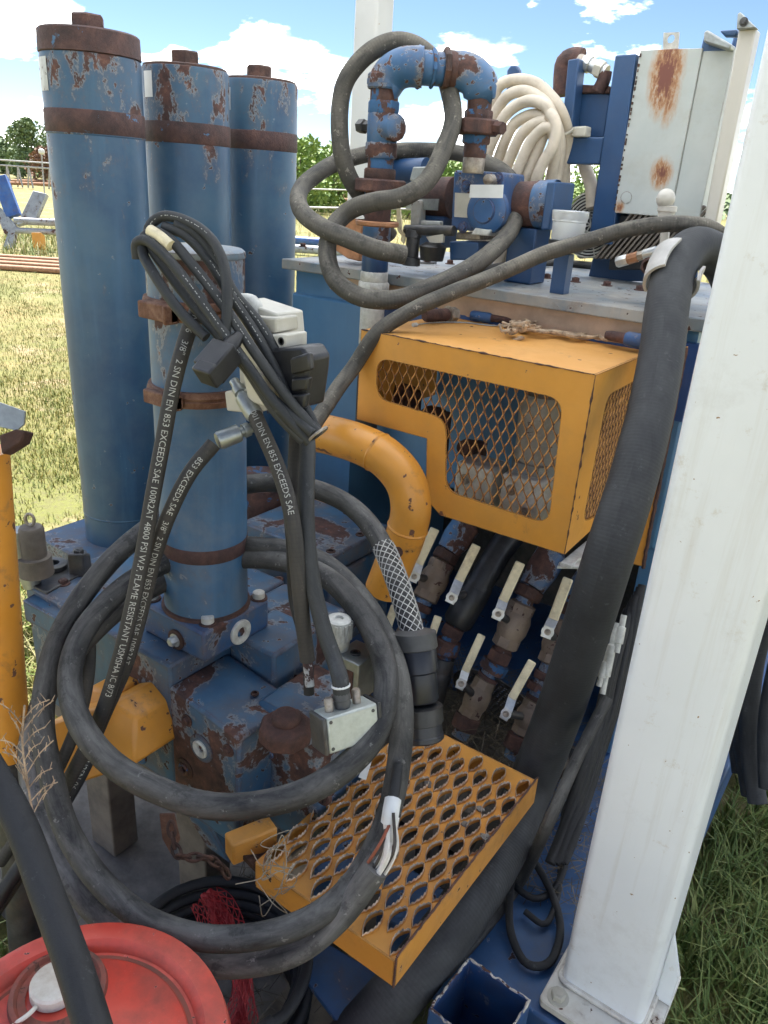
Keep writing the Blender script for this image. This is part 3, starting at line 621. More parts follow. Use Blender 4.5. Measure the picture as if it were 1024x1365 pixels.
# rail fence far off
fb = D(20, 223, 45); t = thing('rail_fence', 'white two-rail fence with splayed posts crossing the far field', 'fence', (fb.x, fb.y, 0)); M['rail'] = plain('rail_white', (0.36, 0.36, 0.35), .6)
for (y0, y1, r) in ((213, 218, .045), (219.5, 225, .05)):
    b = MB(); b.cyl(D(-120, y0 - 8, 45), D(130, y1 + 4, 45), r, 8); b.build('rail', 'rail', t)
for px in (-80, -40, -4, 9, 24, 38, 66, 100):
    p = D(px, 220 + px * .06, 45); b = MB(); b.cyl(V3(p.x - .25, p.y, 0), p, .05, 6); b.cyl(V3(p.x + .25, p.y, 0), p, .05, 6); b.build('post', 'rail', t)
p = D(55, 216, 34); t = thing('yard_lamp', 'short pole with round white lamp near the far rails', 'lamp', (p.x, p.y, 0)); b = MB(); b.cyl((p.x, p.y, 0), D(55.5, 206, 34), .03, 8); b.build('pole', 'rail', t); b = MB(); q = D(55.5, 202, 34); b.lathe(q - V3(0, 0, .13), (0, 0, 1), [(0, .02), (.06, .12), (.13, .14), (.2, .12), (.26, .02)], 12); b.build('lamp_globe', 'tag', t)
for k, (y0, y1) in enumerate(((168, 198), (176, 203))):
    b = MB(); b.tube(spline([D(-40, y0, 80), D(250, (y0 + y1) / 2 - 2 + 3, 80), D(700, y1 + 18, 80)], 2), .02, 5); tag(b.build('overhead_wire', 'black'), 'thin %s power line crossing the sky low over the trees' % ('upper' if not k else 'lower'), 'power line')
for k, (y0, y1, d) in enumerate(((251, 258, 12), (276, 280, 9))):
    b = MB(); b.cyl(D(380, y0, d), D(620, y1, d), .012, 6); tag(b.build('cable', 'rail'), '%s pale wire stretched across the yard right of the blue cylinders' % ('upper' if not k else 'lower'), 'wire')

# ================================================================== WHITE POSTS and a canopy added above the view for shade
M['basepaint'] = paint('post_base_paint', (0.66, 0.64, 0.57), (0.74, 0.72, 0.66), rust=.66, rs=22, chip=.69, cs=60, dirt=.6, dcol=(.42, .33, .22), edge=.004, halo=(.5, .34, .2), streak=0)
PR = V3(-0.152, 1.1, 0.26)
t = thing('canopy_post', 'broad white square steel post bolted down in the right foreground', 'post', PR)
P0, P1, P2 = A(745, 1310, 2, .27), A(872, 1330, 2, .27), A(882, 1290, 2, .27)
def post(t, cx, cy, z0, z1, h, mat, name='shaft', lean=0.0):
    b = MB(); o = rrect(cx - h, cy - h, cx + h, cy + h, .016, 5); n = len(o)
    b.prism([V3(x, y, z0) for x, y in o], (lean, 0, z1 - z0)); return b.build(name, mat, t, 50)
hw = (P1.x - P0.x) / 2; pcx, pcy = (P0.x + P1.x) / 2, P0.y + hw
post(t, pcx, pcy, .285, 2.70, hw, 'white', lean=-.014)
b = MB(); b.prism([V3(x, y, .262) for x, y in rrect(pcx - hw - .016, pcy - hw - .06, pcx + hw + .03, pcy + hw + .006, .012)], (0, 0, .016)); b.build('base_plate', 'basepaint', t, bevel=.002)
b = MB(); b.prism([V3(x, y, .279) for x, y in rrect(pcx - hw - .008, pcy - hw - .008, pcx + hw + .008, pcy + hw + .008, .022)], (0, 0, .010)); b.build('weld_collar', 'basepaint', t, bevel=.004)
b = MB(); b.prism([V3(pcx + hw + .001, pcy + .0, .28), V3(pcx + hw + .03, pcy + .0, .28), V3(pcx + hw + .03, pcy, .36), V3(pcx + hw + .001, pcy, .45)], (0, .01, 0)); b.build('gusset', 'white', t, bevel=.002)
for dx, dy in ((-hw + .012, -hw - .034), (hw - .0, -hw - .034)): bolt(t, (pcx + dx, pcy + dy, .278), r=.014, h=.013, mat='cream')
FP = D(490, 200, 4.06)
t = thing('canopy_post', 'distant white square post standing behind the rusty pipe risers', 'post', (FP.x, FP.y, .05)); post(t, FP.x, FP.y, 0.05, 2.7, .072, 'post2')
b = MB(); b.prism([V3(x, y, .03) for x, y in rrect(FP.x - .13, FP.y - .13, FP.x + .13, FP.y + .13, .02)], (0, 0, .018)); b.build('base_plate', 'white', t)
t = thing('added_canopy', 'pale translucent canopy added out of view to shade and softly light the machine', 'roof', (-1.3, 2.4, 2.7))
b = MB(); b.box((-3.1, .60, 2.745), (.3, 4.0, 2.747)); b.build('added_shade_cloth', 'cloth', t)  # unseen sheet added to block the sun and soften the light below
for y in (pcy, FP.y): b = MB(); b.box((-2.95, y - .05, 2.70), (.15, y + .05, 2.74)); b.build('roof_beam', 'white', t)

# ================================================================== SKID
t = thing('skid_base', 'blue steel skid under the machine with dusty deck plates', 'skid', (-.9, 2, .0))
b = MB(); b.box((-.47, .98, .10), (-.125, 2.7, .255)); b.build('deck_beam', 'deck', t, bevel=.006)
b = MB(); b.box((-1.75, 1.72, .10), (-.47, 2.6, .26)); b.build('crossbeam', 'deck', t, bevel=.006)
b = MB(); b.box((-.9, .98, .08), (-.47, 1.12, .24)); b.build('crossbeam', 'deck', t, bevel=.006)
b = MB(); b.prism([A(395, 1290, 2, .30), A(425, 1250, 2, .30), A(560, 1330, 2, .30), A(480, 1400, 2, .30)], (0, 0, -.012)); b.build('deck_plate', 'deck', t, bevel=.002)
b = MB(); b.box((-1.0, 1.12, .05), (-.47, 1.72, .09)); b.build('floor_plate', 'darksteel', t)
M['rimchip'] = paint('rim_chipped', (0.5, 0.47, 0.42), (0.6, 0.57, 0.5), rust=0.56, rs=30, chip=.6, cs=80, dirt=.6, dcol=(.12, .08, .05))
# open blue square pocket beside the post
c0, c1, c2 = A(624.6, 1276, 2, .36), A(708.6, 1333, 2, .36), A(571, 1345, 2, .36)
ex = (c1 - c0); ey = (c2 - c0); c3 = c1 + ey; cc = (c1 + c2) / 2; nz = V3(0, 0, 1)
def inner(f): return [cc + (p - cc) * f for p in (c0, c1, c3, c2)]
t = thing('square_pocket', 'open blue square steel socket with chipped rim at the bottom of the photo', 'socket', (cc.x, cc.y, .12))
O = [c0, c1, c3, c2]; I = inner(.93); b = MB()
dn = V3(0, 0, -.24)
b.add(O + I + [p + dn for p in O] + [p + dn for p in I], sum([[(i, (i + 1) % 4, 4 + (i + 1) % 4, 4 + i), (i, 8 + i, 8 + (i + 1) % 4, (i + 1) % 4), (4 + i, 4 + (i + 1) % 4, 12 + (i + 1) % 4, 12 + i), (8 + i, 12 + i, 12 + (i + 1) % 4, 8 + (i + 1) % 4)] for i in range(4)], []))
b.build('socket_wall', 'deck', t, bevel=.003)
b = MB(); b.prism([p + dn * .8 for p in inner(.929)], (0, 0, -.004)); b.build('socket_floor', 'deck', t)
b = MB()
for i in range(4):
    p, q = O[i].lerp(I[i], .5), O[(i + 1) % 4].lerp(I[(i + 1) % 4], .5); b.tube(wob(resample([p + V3(0, 0, .0), q + V3(0, 0, .0)], .006), .004, 90, i), lambda f, i=i: .0016 + .0032 * abs(mnoise.noise(V3(f * 14, i, 0))), 6)
b.build('chipped_rim', 'rimchip', t)
q = D(658, 1352, (c3 - CAM).dot(CF) * 1.0); b = MB(); b.lathe(c0.lerp(c3, .45) + V3(0, 0, -.15), ex, [(0, .03), (.012, .03)], 18); b.build('pin_end', 'frame', t)

# ================================================================== TANK
TX0, TX1, TY0, TY1, TZ = -1.57, -.40, 1.75, 2.55, 1.428
t = thing('oil_tank', 'large blue oil tank with bolted faded lid behind the orange guard', 'tank', (-1.2, 2.1, .26)); TANK = t
b = MB(); b.box((TX0, TY0, .88), (TX1, TY1, 1.335)); b.build('tank_body', 'tank', t, bevel=.008)
b = MB(); b.box((TX0, TY1 - .15, .262), (TX1 - .03, TY1 - .12, .879)); b.build('added_dark_wall', 'darksteel', t); b = MB(); b.box((TX1 - .029, TY0 + .01, .262), (TX1 - .001, TY1 - .01, .879)); b.build('side_wall', 'tank', t)  # dark wall added to stop light from behind and keep the underside dark
b = MB(); b.box((TX0, TY0 + .02, .262), (-1.34, TY1 - .16, .879)); b.build('end_pier', 'tank', t)
b = MB(); b.box((-1.23, TY0 - .003, 1.200), (TX1 - .002, TY0 + .02, 1.372)); b.build('peeling_band', 'tankband', t)
M['primer'] = plain('tan_primer', (0.40, 0.28, 0.19), 0.7, 0.0, .15)
b = MB(); pts = [V3(TX0 + .004, TY0 - .0045, 1.399)]; n = 150
top = [V3(-1.42 + .99 * i / n, TY0 - .006, 1.399) for i in range(n + 1)]; bot = []
for i in range(n + 1):
    u = i / n; bot.append(V3(-1.42 + .99 * u, TY0 - .006, 1.385 - .004 - (.018 + .035 * u * (mnoise.noise(V3(u * 5, 0, 0)) + .6) + .006 * mnoise.noise(V3(u * 60, 3, 0)) + .02 * max(0, mnoise.noise(V3(u * 9, 7, 0))))))
for i in range(n): b.add([bot[i], bot[i + 1], top[i + 1], top[i], bot[i] + V3(0, .004, 0), bot[i + 1] + V3(0, .004, 0)], [(0, 1, 2, 3), (0, 4, 5, 1)])
b.build('bare_primer_strip', 'primer', t)
b = MB(); b.box((TX0 - .02, TY0 - .022, 1.40), (TX1 + .02, TY1 + .02, TZ)); b.build('lid', 'lid', t, bevel=.003)
b = MB(); b.box((TX0 + .01, TY0 + .01, 1.334), (TX1 - .01, TY1 - .01, 1.401)); b.build('tank_neck', 'tank', t)
for px, py in ((404, 329), (456, 330), (729, 371), (767, 376), (809, 381), (852.6, 387), (692, 366), (600, 352)):
    p = A(px, py, 2, TZ); bolt(t, (p.x, max(p.y, TY0 + .01), TZ), r=.0105, h=.010, mat='rust')
for k in range(6): bolt(t, (TX0 + .1 + k * .19, TY1 - .03, TZ), r=.0105, h=.010, mat='rust')

# ================================================================== ACCUMULATORS
ACC_R = 0.117
def zat(px, py, y): return A(px, py, 1, y).z
def accumulator(x, y, ztop, zband, r, label, cap, seams):
    t = thing('accumulator', label, 'accumulator', (x, y, .60), 'tall blue accumulator cylinders'); q = V3(x, y, 0)
    zt = ztop; b = MB(); prof = [(.60, r), (zt - .012, r), (zt - .003, r * .985), (zt, r * .93)]
    b.lathe(q, (0, 0, 1), prof, 64); b.build('shell', 'acc', t)
    b = MB(); b.lathe(q, (0, 0, 1), [(zband - .026, r + .0004), (zband - .024, r + .0018), (zband + .023, r + .0018), (zband + .026, r + .0004)], 64, False); b.build('rust_band', 'rustband', t)
    for z in seams:
        b = MB(); b.lathe(q, (0, 0, 1), [(z - .003, r), (z, r + .0014), (z + .003, r)], 64, False); b.build('weld_seam', 'acc', t)
    if cap:
        b = MB(); b.lathe(q, (0, 0, 1), [(zt - .002, r * .99), (zt, r * 1.012), (zt + .046, r * 1.0), (zt + .05, r * .96)], 64); b.build('end_cap', 'rustband', t); zt += .05
    else:
        b = MB(); b.lathe(q, (0, 0, 1), [(zt - .004, r * .96), (zt + .004, r * .95), (zt + .006, r * .9)], 64); b.build('end_cap', 'rustdark', t); zt += .006
    b = MB(); b.lathe(q, (0, 0, 1), [(zt - .002, .040), (zt + .033, .040), (zt + .037, .036)], 6, True, .35); b.build('hex_nut', 'rust' if cap else 'rustdark', t)
    return t
AX = [(-1.84, 1.317), (-1.855, 1.625), (-1.87, 1.925)]
Z1 = zat(120, 64, 1.22); Z2 = zat(245, 84, 1.53); Z3 = zat(342, 103, 1.83)
acc = [accumulator(*AX[0], Z1, zat(125, 161, 1.21), ACC_R, 'tallest and nearest blue cylinder with a thick rusty cap, at the left', True, [zat(125, 178, 1.21), .70]),
       accumulator(*AX[1], Z2, zat(245, 176, 1.52), ACC_R, 'middle of the three tall blue cylinders, pale sticker near its top', False, []),
       accumulator(*AX[2], Z3, zat(342, 186, 1.82), ACC_R, 'farthest of the three tall blue cylinders, next to the grey hose loop', False, [])]
def wrap_label(parent, x, y, r, a0, a1, z0, z1, mat, name='sticker'):
    b = MB(); n = 10
    for i in range(n):
        u, v = rad(a0 + (a1 - a0) * i / n), rad(a0 + (a1 - a0) * (i + 1) / n); rr = r + .0012
        b.add([(x + math.cos(u) * rr, y + math.sin(u) * rr, z0), (x + math.cos(v) * rr, y + math.sin(v) * rr, z0), (x + math.cos(v) * rr, y + math.sin(v) * rr, z1), (x + math.cos(u) * rr, y + math.sin(u) * rr, z1)], [(0, 1, 2, 3)])
    return b.build(name, mat, parent, 180)
M['stickerworn'] = paint('worn_sticker', (0.42, 0.45, 0.45), (0.5, 0.52, 0.5), rust=0.52, rs=14, chip=0.62, cs=30, dirt=.3, halo=(.55, .55, .53))
wrap_label(acc[0], *AX[0], ACC_R, -118, -92, zat(80, 122, 1.22), zat(80, 76, 1.22), 'stickerworn')
wrap_label(acc[1], *AX[1], ACC_R, -106, -88, zat(195, 130, 1.52), zat(195, 95, 1.52), 'tag')
wrap_label(acc[2], *AX[2], ACC_R, -106, -90, zat(301, 147, 1.82), zat(301, 117, 1.82), 'yardgrey')
# base manifold that the tall cylinders stand on
t = thing('pedestal', 'blue base block under the tall cylinders with worn rusty edge', 'pedestal', (-1.85, 1.6, .3))
b = MB(); b.box((-2.02, 1.12, .46), (-1.70, 2.1, .615)); b.build('block', 'block', t, bevel=.006)
for y in (1.2, 1.95): b = MB(); b.box((-1.98, y - .06, 0), (-1.76, y + .06, .462)); b.build('leg', 'legsteel', t, bevel=.004)

# ================================================================== MANIFOLD under the small cylinder
SX, SY, SR = -1.030, .910, .081
t = thing('manifold', 'rusty blue steel manifold block at the left under the short cylinder', 'manifold', (-1.0, .9, .45)); MAN = t
b = MB(); b.box((-1.46, .775, .50), (-.985, 1.02, .795)); b.build('main_block', 'block', t, bevel=.006)
b = MB(); b.box((-.984, .926, .56), (-.862, 1.06, .797)); b.build('side_block', 'blockrust', t, bevel=.006)
# nose block, its top sloping to the right
b = MB(); b.prism([V3(-.986, .772, .46), V3(-.812, .772, .46), V3(-.800, .772, .725), V3(-.986, .772, .752)], (0, .15, 0)); b.build('nose_block', 'blockrust', t, bevel=.006)
b = MB(); b.prism([V3(-.846, .86, .45), V3(-.690, .86, .45), V3(-.690, .86, .690), V3(-.735, .86, .738), V3(-.846, .86, .738)], (0, .17, 0)); b.build('end_block', 'blockrust', t, bevel=.01)
b = MB(); b.prism([V3(-.985, .78, .46), V3(-.9, .78, .46), V3(-.86, .80, .36), V3(-.93, .80, .36)], (0, .06, 0)); b.build('lower_tab', 'block', t, bevel=.004)
RC = A(381, 972, 2, .735); b = MB(); b.lathe(V3(RC.x, RC.y, .715), (0, 0, 1), [(0, .050), (.028, .050), (.036, .042), (.040, .034)], 8, True, .2); b.lathe(V3(RC.x, RC.y, .752), (0, 0, 1), [(0, .027), (.014, .026), (.020, .018), (.022, .0)], 28); b.build('rusty_cap', 'rust', t, 30, .006, 3)
fr_ = V3(0, -1, 0)
def port(px, py, y, r, mats, name='port_plug'):
    p = A(px, py, 1, y); b = MB(); b.lathe(p + V3(0, .006, 0), fr_, [(0, r), (.008, r), (.0095, r * .9), (.0095, r * .62)], 28, False); o = b.build(name, mats[0], t)
    b = MB(); b.lathe(p + V3(0, .002, 0), fr_, [(0, r * .66), (.008, r * .62), (.010, r * .5), (.006, r * .26), (-.004, r * .24), (-.004, 0)], 24, False); b.build('plug_core', mats[1], o)
port(269, 997, .772, .030, ('blockrust', 'plug')); port(247, 1024, .772, .023, ('rustdark', 'rustblue')); port(362, 1004, .86, .014, ('rustblue', 'pump'))
port(185, 1003, .775, .026, ('rustblue', 'plug'))
RX = [(430, 1062, .018), (345, 1044, .010)]
for px, py, r in RX: port(px, py, .86, r, ('rust', 'rustdark'))
for px, py in ((300, 1062), (305, 1000), (250, 960)): bolt(MAN, A(px, py, 1, .7715), (0, -1, 0), .009, .007, 'rust')
for x, y in ((-1.40, .83), (-1.40, .97), (-1.22, .83), (-1.16, .98)): bolt(MAN, (x, y, .7955), r=.010, h=.009, mat='rust')
for px, py in ((255, 905), (340, 925)): socket(MAN, A(px, py, 2, .74), r=.008, mat='rustdark')
# leg frame and dunnage
t = thing('manifold_stand', 'dusty grey steel leg frame carrying the blue manifold', 'stand', (-1.2, .9, .1))
LB = A(128, 1040, 1, .80)
for x in (LB.x, -.98): b = MB(); b.box((x - .045, .80, .10), (x + .045, .87, .50)); b.build('leg', 'legsteel', t, bevel=.004)
b = MB(); b.box((-1.44, .785, .455), (-.97, .80, .50)); b.build('rail', 'legsteel', t, bevel=.003)
b = MB(); b.box((-1.44, .95, .46), (-.72, 1.02, .50)); b.build('rail', 'legsteel', t, bevel=.003)
b = MB(); b.box((-.79, .83, .10), (-.72, .9, .45)); b.build('leg', 'timber', t, bevel=.003)
tag((lambda: (lambda b: (b.box((-1.60, .58, .0), (-.70, 1.15, .095)), b)[1])(MB()).build('dusty_mat', 'concrete', bevel=.01))(), 'dusty grey pad on the ground beneath the manifold', 'ground pad')
for k, (x0, y0, x1, y1, l) in enumerate(((-.72, .42, -.55, .98, 'weathered timber bearer beside the black coil'), (-.93, .28, -.80, .56, 'short weathered timber block near the red net'))):
    b = MB(); b.box((x0, y0, .0), (x1, y1, .10)); tag(b.build('timber', 'timber', bevel=.006), l, 'timber')

# ================================================================== SHORT CYLINDER
t = thing('short_cylinder', 'short blue cylinder strapped with rusty clamps, bolted onto the manifold', 'cylinder', (SX, SY, .796)); SC = t
b = MB(); b.box((-1.117, .823, .796), (-.943, .997, .860)); b.build('flange', 'flange', t, bevel=.005)
q = V3(SX, SY, 0); ZT = A(255, 330, 1, SY).z
b = MB(); b.lathe(q, (0, 0, 1), [(.858, SR + .004), (.866, SR), (ZT - .002, SR)], 56); b.build('tube', 'cyl', t)
b = MB(); b.lathe(q, (0, 0, 1), [(.8595, SR + .006), (.8655, SR + .0045), (.8675, SR)], 56, False); b.build('weld_bead', 'rust', t)
b = MB(); b.lathe(q, (0, 0, 1), [(ZT - .012, SR + .001), (ZT - .010, SR + .002), (ZT - .002, SR + .001), (ZT + .002, SR - .004), (ZT + .003, SR - .02)], 56); b.build('end_cap', 'lid', t)
zb = zat(270, 758, SY - SR); b = MB(); b.lathe(q, (0, 0, 1), [(zb - .012, SR + .0004), (zb - .010, SR + .0014), (zb + .014, SR + .0012), (zb + .016, SR + .0004)], 56, False); b.build('rust_band', 'rustband', t)
for zc, hgt, nm in ((zat(235, 418, SY - SR), .030, 'upper'), (zat(255, 540, SY - SR), .026, 'lower')):
    b = MB(); b.lathe(q, (0, 0, 1), [(zc - hgt * .55, SR), (zc - hgt * .5, SR + .007), (zc - .003, SR + .009), (zc, SR + .006), (zc + .004, SR + .009), (zc + hgt * .5, SR + .006), (zc + hgt * .55, SR)], 48, False); c = b.build('clamp_band', 'rustwood', t)
    p = V3(SX + .012, SY - SR - .010, zc); b = MB(); b.obox(p, (.040, 0, 0), (0, .010, 0), (0, 0, hgt * .46)); b.obox(p + V3(.036, -.006, 0), (.004, 0, 0), (0, .014, 0), (0, 0, hgt * .5)); b.build('clamp_lug', 'rustwood', t, bevel=.003)
zc = zat(235, 418, SY - SR); b = MB(); b.cyl(V3(SX + SR - .01, SY + .03, zc), V3(SX + SR + .085, SY + .045, zc - .004), .009, 10); b.lathe(V3(SX + SR + .06, SY + .041, zc - .003), (1, .15, -.04), [(0, .014), (.014, .014)], 6); b.build('clamp_screw', 'rustdark', t)
for px, py in ((203, 797), (277, 829), (345, 796)):
    p = A(px, py, 2, .862); b = MB(); b.lathe((p.x, p.y, .8595), (0, 0, 1), [(0, .0125), (.014, .012), (.016, .0095), (.0162, .0)], 20); bb = b.build('flange_bolt', 'plug', t)
    b = MB(); b.lathe((p.x, p.y, .8592), (0, 0, 1), [(0, .018), (.0035, .0175)], 20); b.build('washer', 'rust', bb)
p = A(236, 852, 1, .823); b = MB(); b.lathe(p, (0, -1, 0), [(0, .021), (.004, .021), (.005, .018)], 24); b.build('recess_plug', 'rustdark', t); bolt(t, p + V3(0, -.004, 0), (0, -1, 0), .0095, .012, 'zinc')
p = A(320, 842, 0, -.943); b = MB(); b.lathe(p, (1, 0, 0), [(0, .026), (.004, .026), (.006, .024), (.006, .012), (.0, .010), (0, 0)], 32, False); o = b.build('port_plug', 'plug', t); b = MB(); b.lathe(p + V3(.0015, 0, 0), (1, 0, 0), [(0, .0105), (.002, .0095)], 6); b.build('plug_core', 'rustblue', o)

# left end plate with black bush, far left
t = thing('valve_base_plate', 'dark dusty plate with a round black bush left of the tall cylinder', 'plate', A(70, 760, 2, .78)); 
PL = [A(x, y, 2, .80) for x, y in ((28, 772), (95, 742), (130, 752), (62, 790))]
b = MB(); b.prism(PL, (0, 0, -.02)); b.build('plate', 'darksteel', t, bevel=.002)
PL = [A(x, y, 2, .782) for x, y in ((30, 800), (90, 765), (150, 790), (95, 835))]; b = MB(); b.prism(PL, (0, 0, -.05)); b.build('lower_plate', 'block', t, bevel=.003)
p = A(72, 756, 2, .802); b = MB(); b.lathe(p, (0, 0, 1), [(0, .030), (.010, .030), (.012, .027), (.012, .013), (-.003, .012), (-.003, 0)], 32, False); b.build('bush', 'darksteel', t)
p = A(108, 765, 2, .79); b = MB(); b.obox(p + V3(0, 0, .02), CR * .018, CF * .025, (0, 0, .032)); b.build('stop_block', 'darksteel', t, bevel=.005); bolt(t, p + V3(0, 0, .052), r=.012, h=.010, mat='darksteel')
# small relief valve with ring top
p = D(47, 748, 1.66); t = thing('relief_valve', 'small dark cylindrical valve with a ring on top near the left edge', 'valve', p)
b = MB(); b.lathe(p, (0, 0, 1), [(-.03, .036), (.012, .034), (.014, .026), (.075, .026), (.082, .022), (.083, 0)], 28); b.build('body', 'legsteel', t)
b = MB(); b.tube([p + V3(0, 0, .098) + CR * math.cos(a) * .009 + V3(0, 0, math.sin(a) * .013) for a in np.linspace(0, 6.283, 17)], .0035, 8); b.build('ring', 'bolt', t)
b = MB(); b.tube(spline([p + CR * -.03 + V3(0, 0, .075), p + CR * -.03 + V3(0, 0, .02), p + CR * -.012 + V3(0, 0, -.06)], .01), .02, 12); b.build('side_pipe', 'steel', t)

# second manifold block behind
t = thing('rear_manifold', 'clean blue valve block with bolted cover behind the hose loops', 'manifold', (-1.17, 1.45, .55))
b = MB(); b.box((-1.36, 1.312, .52), (-1.038, 1.58, .748)); b.build('lower_block', 'block', t, bevel=.006)
b = MB(); b.box((-1.35, 1.318, .752), (-1.042, 1.575, .802)); b.build('cover_block', 'block', t, bevel=.005)
for px, py in ((410, 696), (480, 713), (441, 735), (463, 684)): socket(t, (lambda p: (p.x, p.y, .802))(A(px, py, 2, .802)), r=.012, mat='rustdark')
t = thing('side_manifold', 'dark blue notched block with rusty corner right of the short cylinder', 'manifold', (-1.2, 1.15, .6))
b = MB(); b.box((-1.32, 1.07, .55), (-1.12, 1.24, .74)); b.build('block', 'block', t, bevel=.005)
b = MB(); b.box((-1.12, 1.12, .55), (-.93, 1.24, .735)); b.build('step_block', 'blockrust', t, bevel=.005)
p = A(372, 772, 2, .737); socket(t, (p.x, p.y, .736), r=.012, mat='rustdark')
p = A(345, 682, 1, 1.5); b = MB(); b.lathe((p.x, 1.5, .72), (0, 0, 1), [(0, .10), (.12, .10), (.13, .09)], 36); tag(b.build('round_valve', 'rustblue'), 'blue and rusty round valve behind the short cylinder', 'valve')

# ================================================================== YELLOW PIPES
def yp(pts, r, label, mat='elbow', seams=(), grp=None):
    path = hose_path(pts, .01); t = thing('yellow_pipe', label, 'pipe', path[-1], grp); b = MB(); b.tube(path, r, 40); b.build('pipe', mat, t, 60)
    for k in seams:
        i = int(k * (len(path) - 2)); p, q = path[i], path[i + 1]; d = (q - p).normalized(); b = MB(); b.lathe(p, d, [(-.004, r), (0, r + .002), (.004, r)], 40, False); b.build('weld_seam', mat, t)
    return t, path
Y0 = 1.322
EP = [A(x, y, 1, Y0) for x, y in ((424, 577), (440, 580), (480, 592), (515, 611), (540, 641), (548, 675), (541, 712), (528, 745), (512, 785))]
t, path = yp(EP, .045, 'thick orange pipe elbow curving down beside the orange guard box', seams=(.33, .7))
p = A(530, 736, 1, Y0 - .046); b = MB(); b.lathe(p + V3(0, .004, 0), (0, -1, 0), [(0, .012), (.004, .012), (.004, .006), (0, 0)], 16, False); b.build('drain_boss', 'rust', t)
EP = [A(x, y, 1, 1.62) for x, y in ((380, 690), (425, 698), (500, 715), (560, 735))]
t, path = yp(EP, .04, 'lower straight orange pipe passing behind the blue valve block'); p = A(452, 697, 1, 1.58); b = MB(); b.lathe(p, (.2, -1, .3), [(0, .016), (.02, .016), (.025, .012)], 16); b.build('rusty_boss', 'rust', t)
EP = [A(x, y, 1, 1.66) for x, y in ((370, 662), (430, 678), (480, 690))]
yp(EP, .022, 'thin orange pipe above the lower straight orange pipe')

# ================================================================== ORANGE GUARD BOX
bx0, bx1, by0, by1, bz0, bz1 = -1.047, -.494, 1.402, 1.744, .960, 1.342
t = thing('guard_box', 'orange sheet metal guard box with expanded mesh windows', 'guard', ((bx0 + bx1) / 2, by0 + .1, bz0))
def FP2(px, py): p = A(px, py, 1, by0); return (p.x, p.z)
def crop5(x, y): return (400 + x / 1.969, 380 + y / 1.969)
outer = [FP2(*crop5(x, y)) for x, y in ((152, 120), (775, 235), (702, 710), (368, 604), (330, 560), (333, 403), (147, 352))]
outer[1] = (bx1, bz1); outer[0] = (bx0, bz1); outer[2] = (bx1, outer[2][1]); outer[6] = (bx0, outer[6][1])
bz0 = outer[2][1]
win = [FP2(*crop5(x, y)) for x, y in ((202, 190), (690, 300), (652, 628), (382, 540), (384, 352), (200, 296))]
win = round_poly(win, .035, 6)
b = MB(); b.plate(outer, [win], lambda u, v: V3(u, by0, v), (0, -1, 0), .004); b.build('front_panel', 'yellow', t, 30)
def inpoly(P, x, y):
    c = False; j = len(P) - 1
    for i in range(len(P)):
        if (P[i][1] > y) != (P[j][1] > y) and x < (P[j][0] - P[i][0]) * (y - P[i][1]) / (P[j][1] - P[i][1]) + P[i][0]: c = not c
        j = i
    return c
def grow(P, d):
    cx = sum(p[0] for p in P) / len(P); cy = sum(p[1] for p in P) / len(P); n = len(P); out = []
    ar = sum(P[i][0] * P[(i + 1) % n][1] - P[(i + 1) % n][0] * P[i][1] for i in range(n)); sg = 1 if ar > 0 else -1
    for i in range(n):
        a, c = Vector(P[i - 1]), Vector(P[(i + 1) % n]); e = (c - a).normalized(); out.append((P[i][0] + sg * e.y * d, P[i][1] - sg * e.x * d))
    return out
def expanded_mesh(win, to3d, cw, ch, w, th):
    """zig-zag strands of an expanded metal sheet inside a window outline; to3d(u, v, depth)"""
    g = grow(win, .006); b = MB(); us = [p[0] for p in g]; vs = [p[1] for p in g]; u = math.floor(min(us) / cw) * cw; k = 0
    while u < max(us) + cw:
        v = math.floor(min(vs) / ch) * ch; 
        while v < max(vs):
            for h in range(2):
                for sgn in (1, -1):
                    u0 = u + (cw / 2) * (0 if (h == 0) else sgn); u1 = u + (cw / 2) * (sgn if h == 0 else 0)
                    for s in range(3):
                        a0, a1 = s / 3, (s + 1) / 3; f = lambda a: (u0 + (u1 - u0) * (a * a * (3 - 2 * a)), v + ch / 2 * (h + a))
                        p, q = f(a0), f(a1)
                        if inpoly(g, (p[0] + q[0]) / 2, (p[1] + q[1]) / 2):
                            tw = .0016
                            b.add([to3d(p[0] - w, p[1], tw), to3d(p[0] + w, p[1], -tw), to3d(q[0] + w, q[1], -tw), to3d(q[0] - w, q[1], tw),
                                   to3d(p[0] - w, p[1], tw + th), to3d(p[0] + w, p[1], -tw + th), to3d(q[0] + w, q[1], -tw + th), to3d(q[0] - w, q[1], tw + th)], [(0, 1, 2, 3), (7, 6, 5, 4), (0, 3, 7, 4), (1, 5, 6, 2)])
            v += ch
        u += cw
    return b
expanded_mesh(win, lambda u, v, d: V3(u, by0 + .0085 + d, v), .0222, .048, .0024, .0024).build('mesh_panel', 'yellow_lit', t, 30)
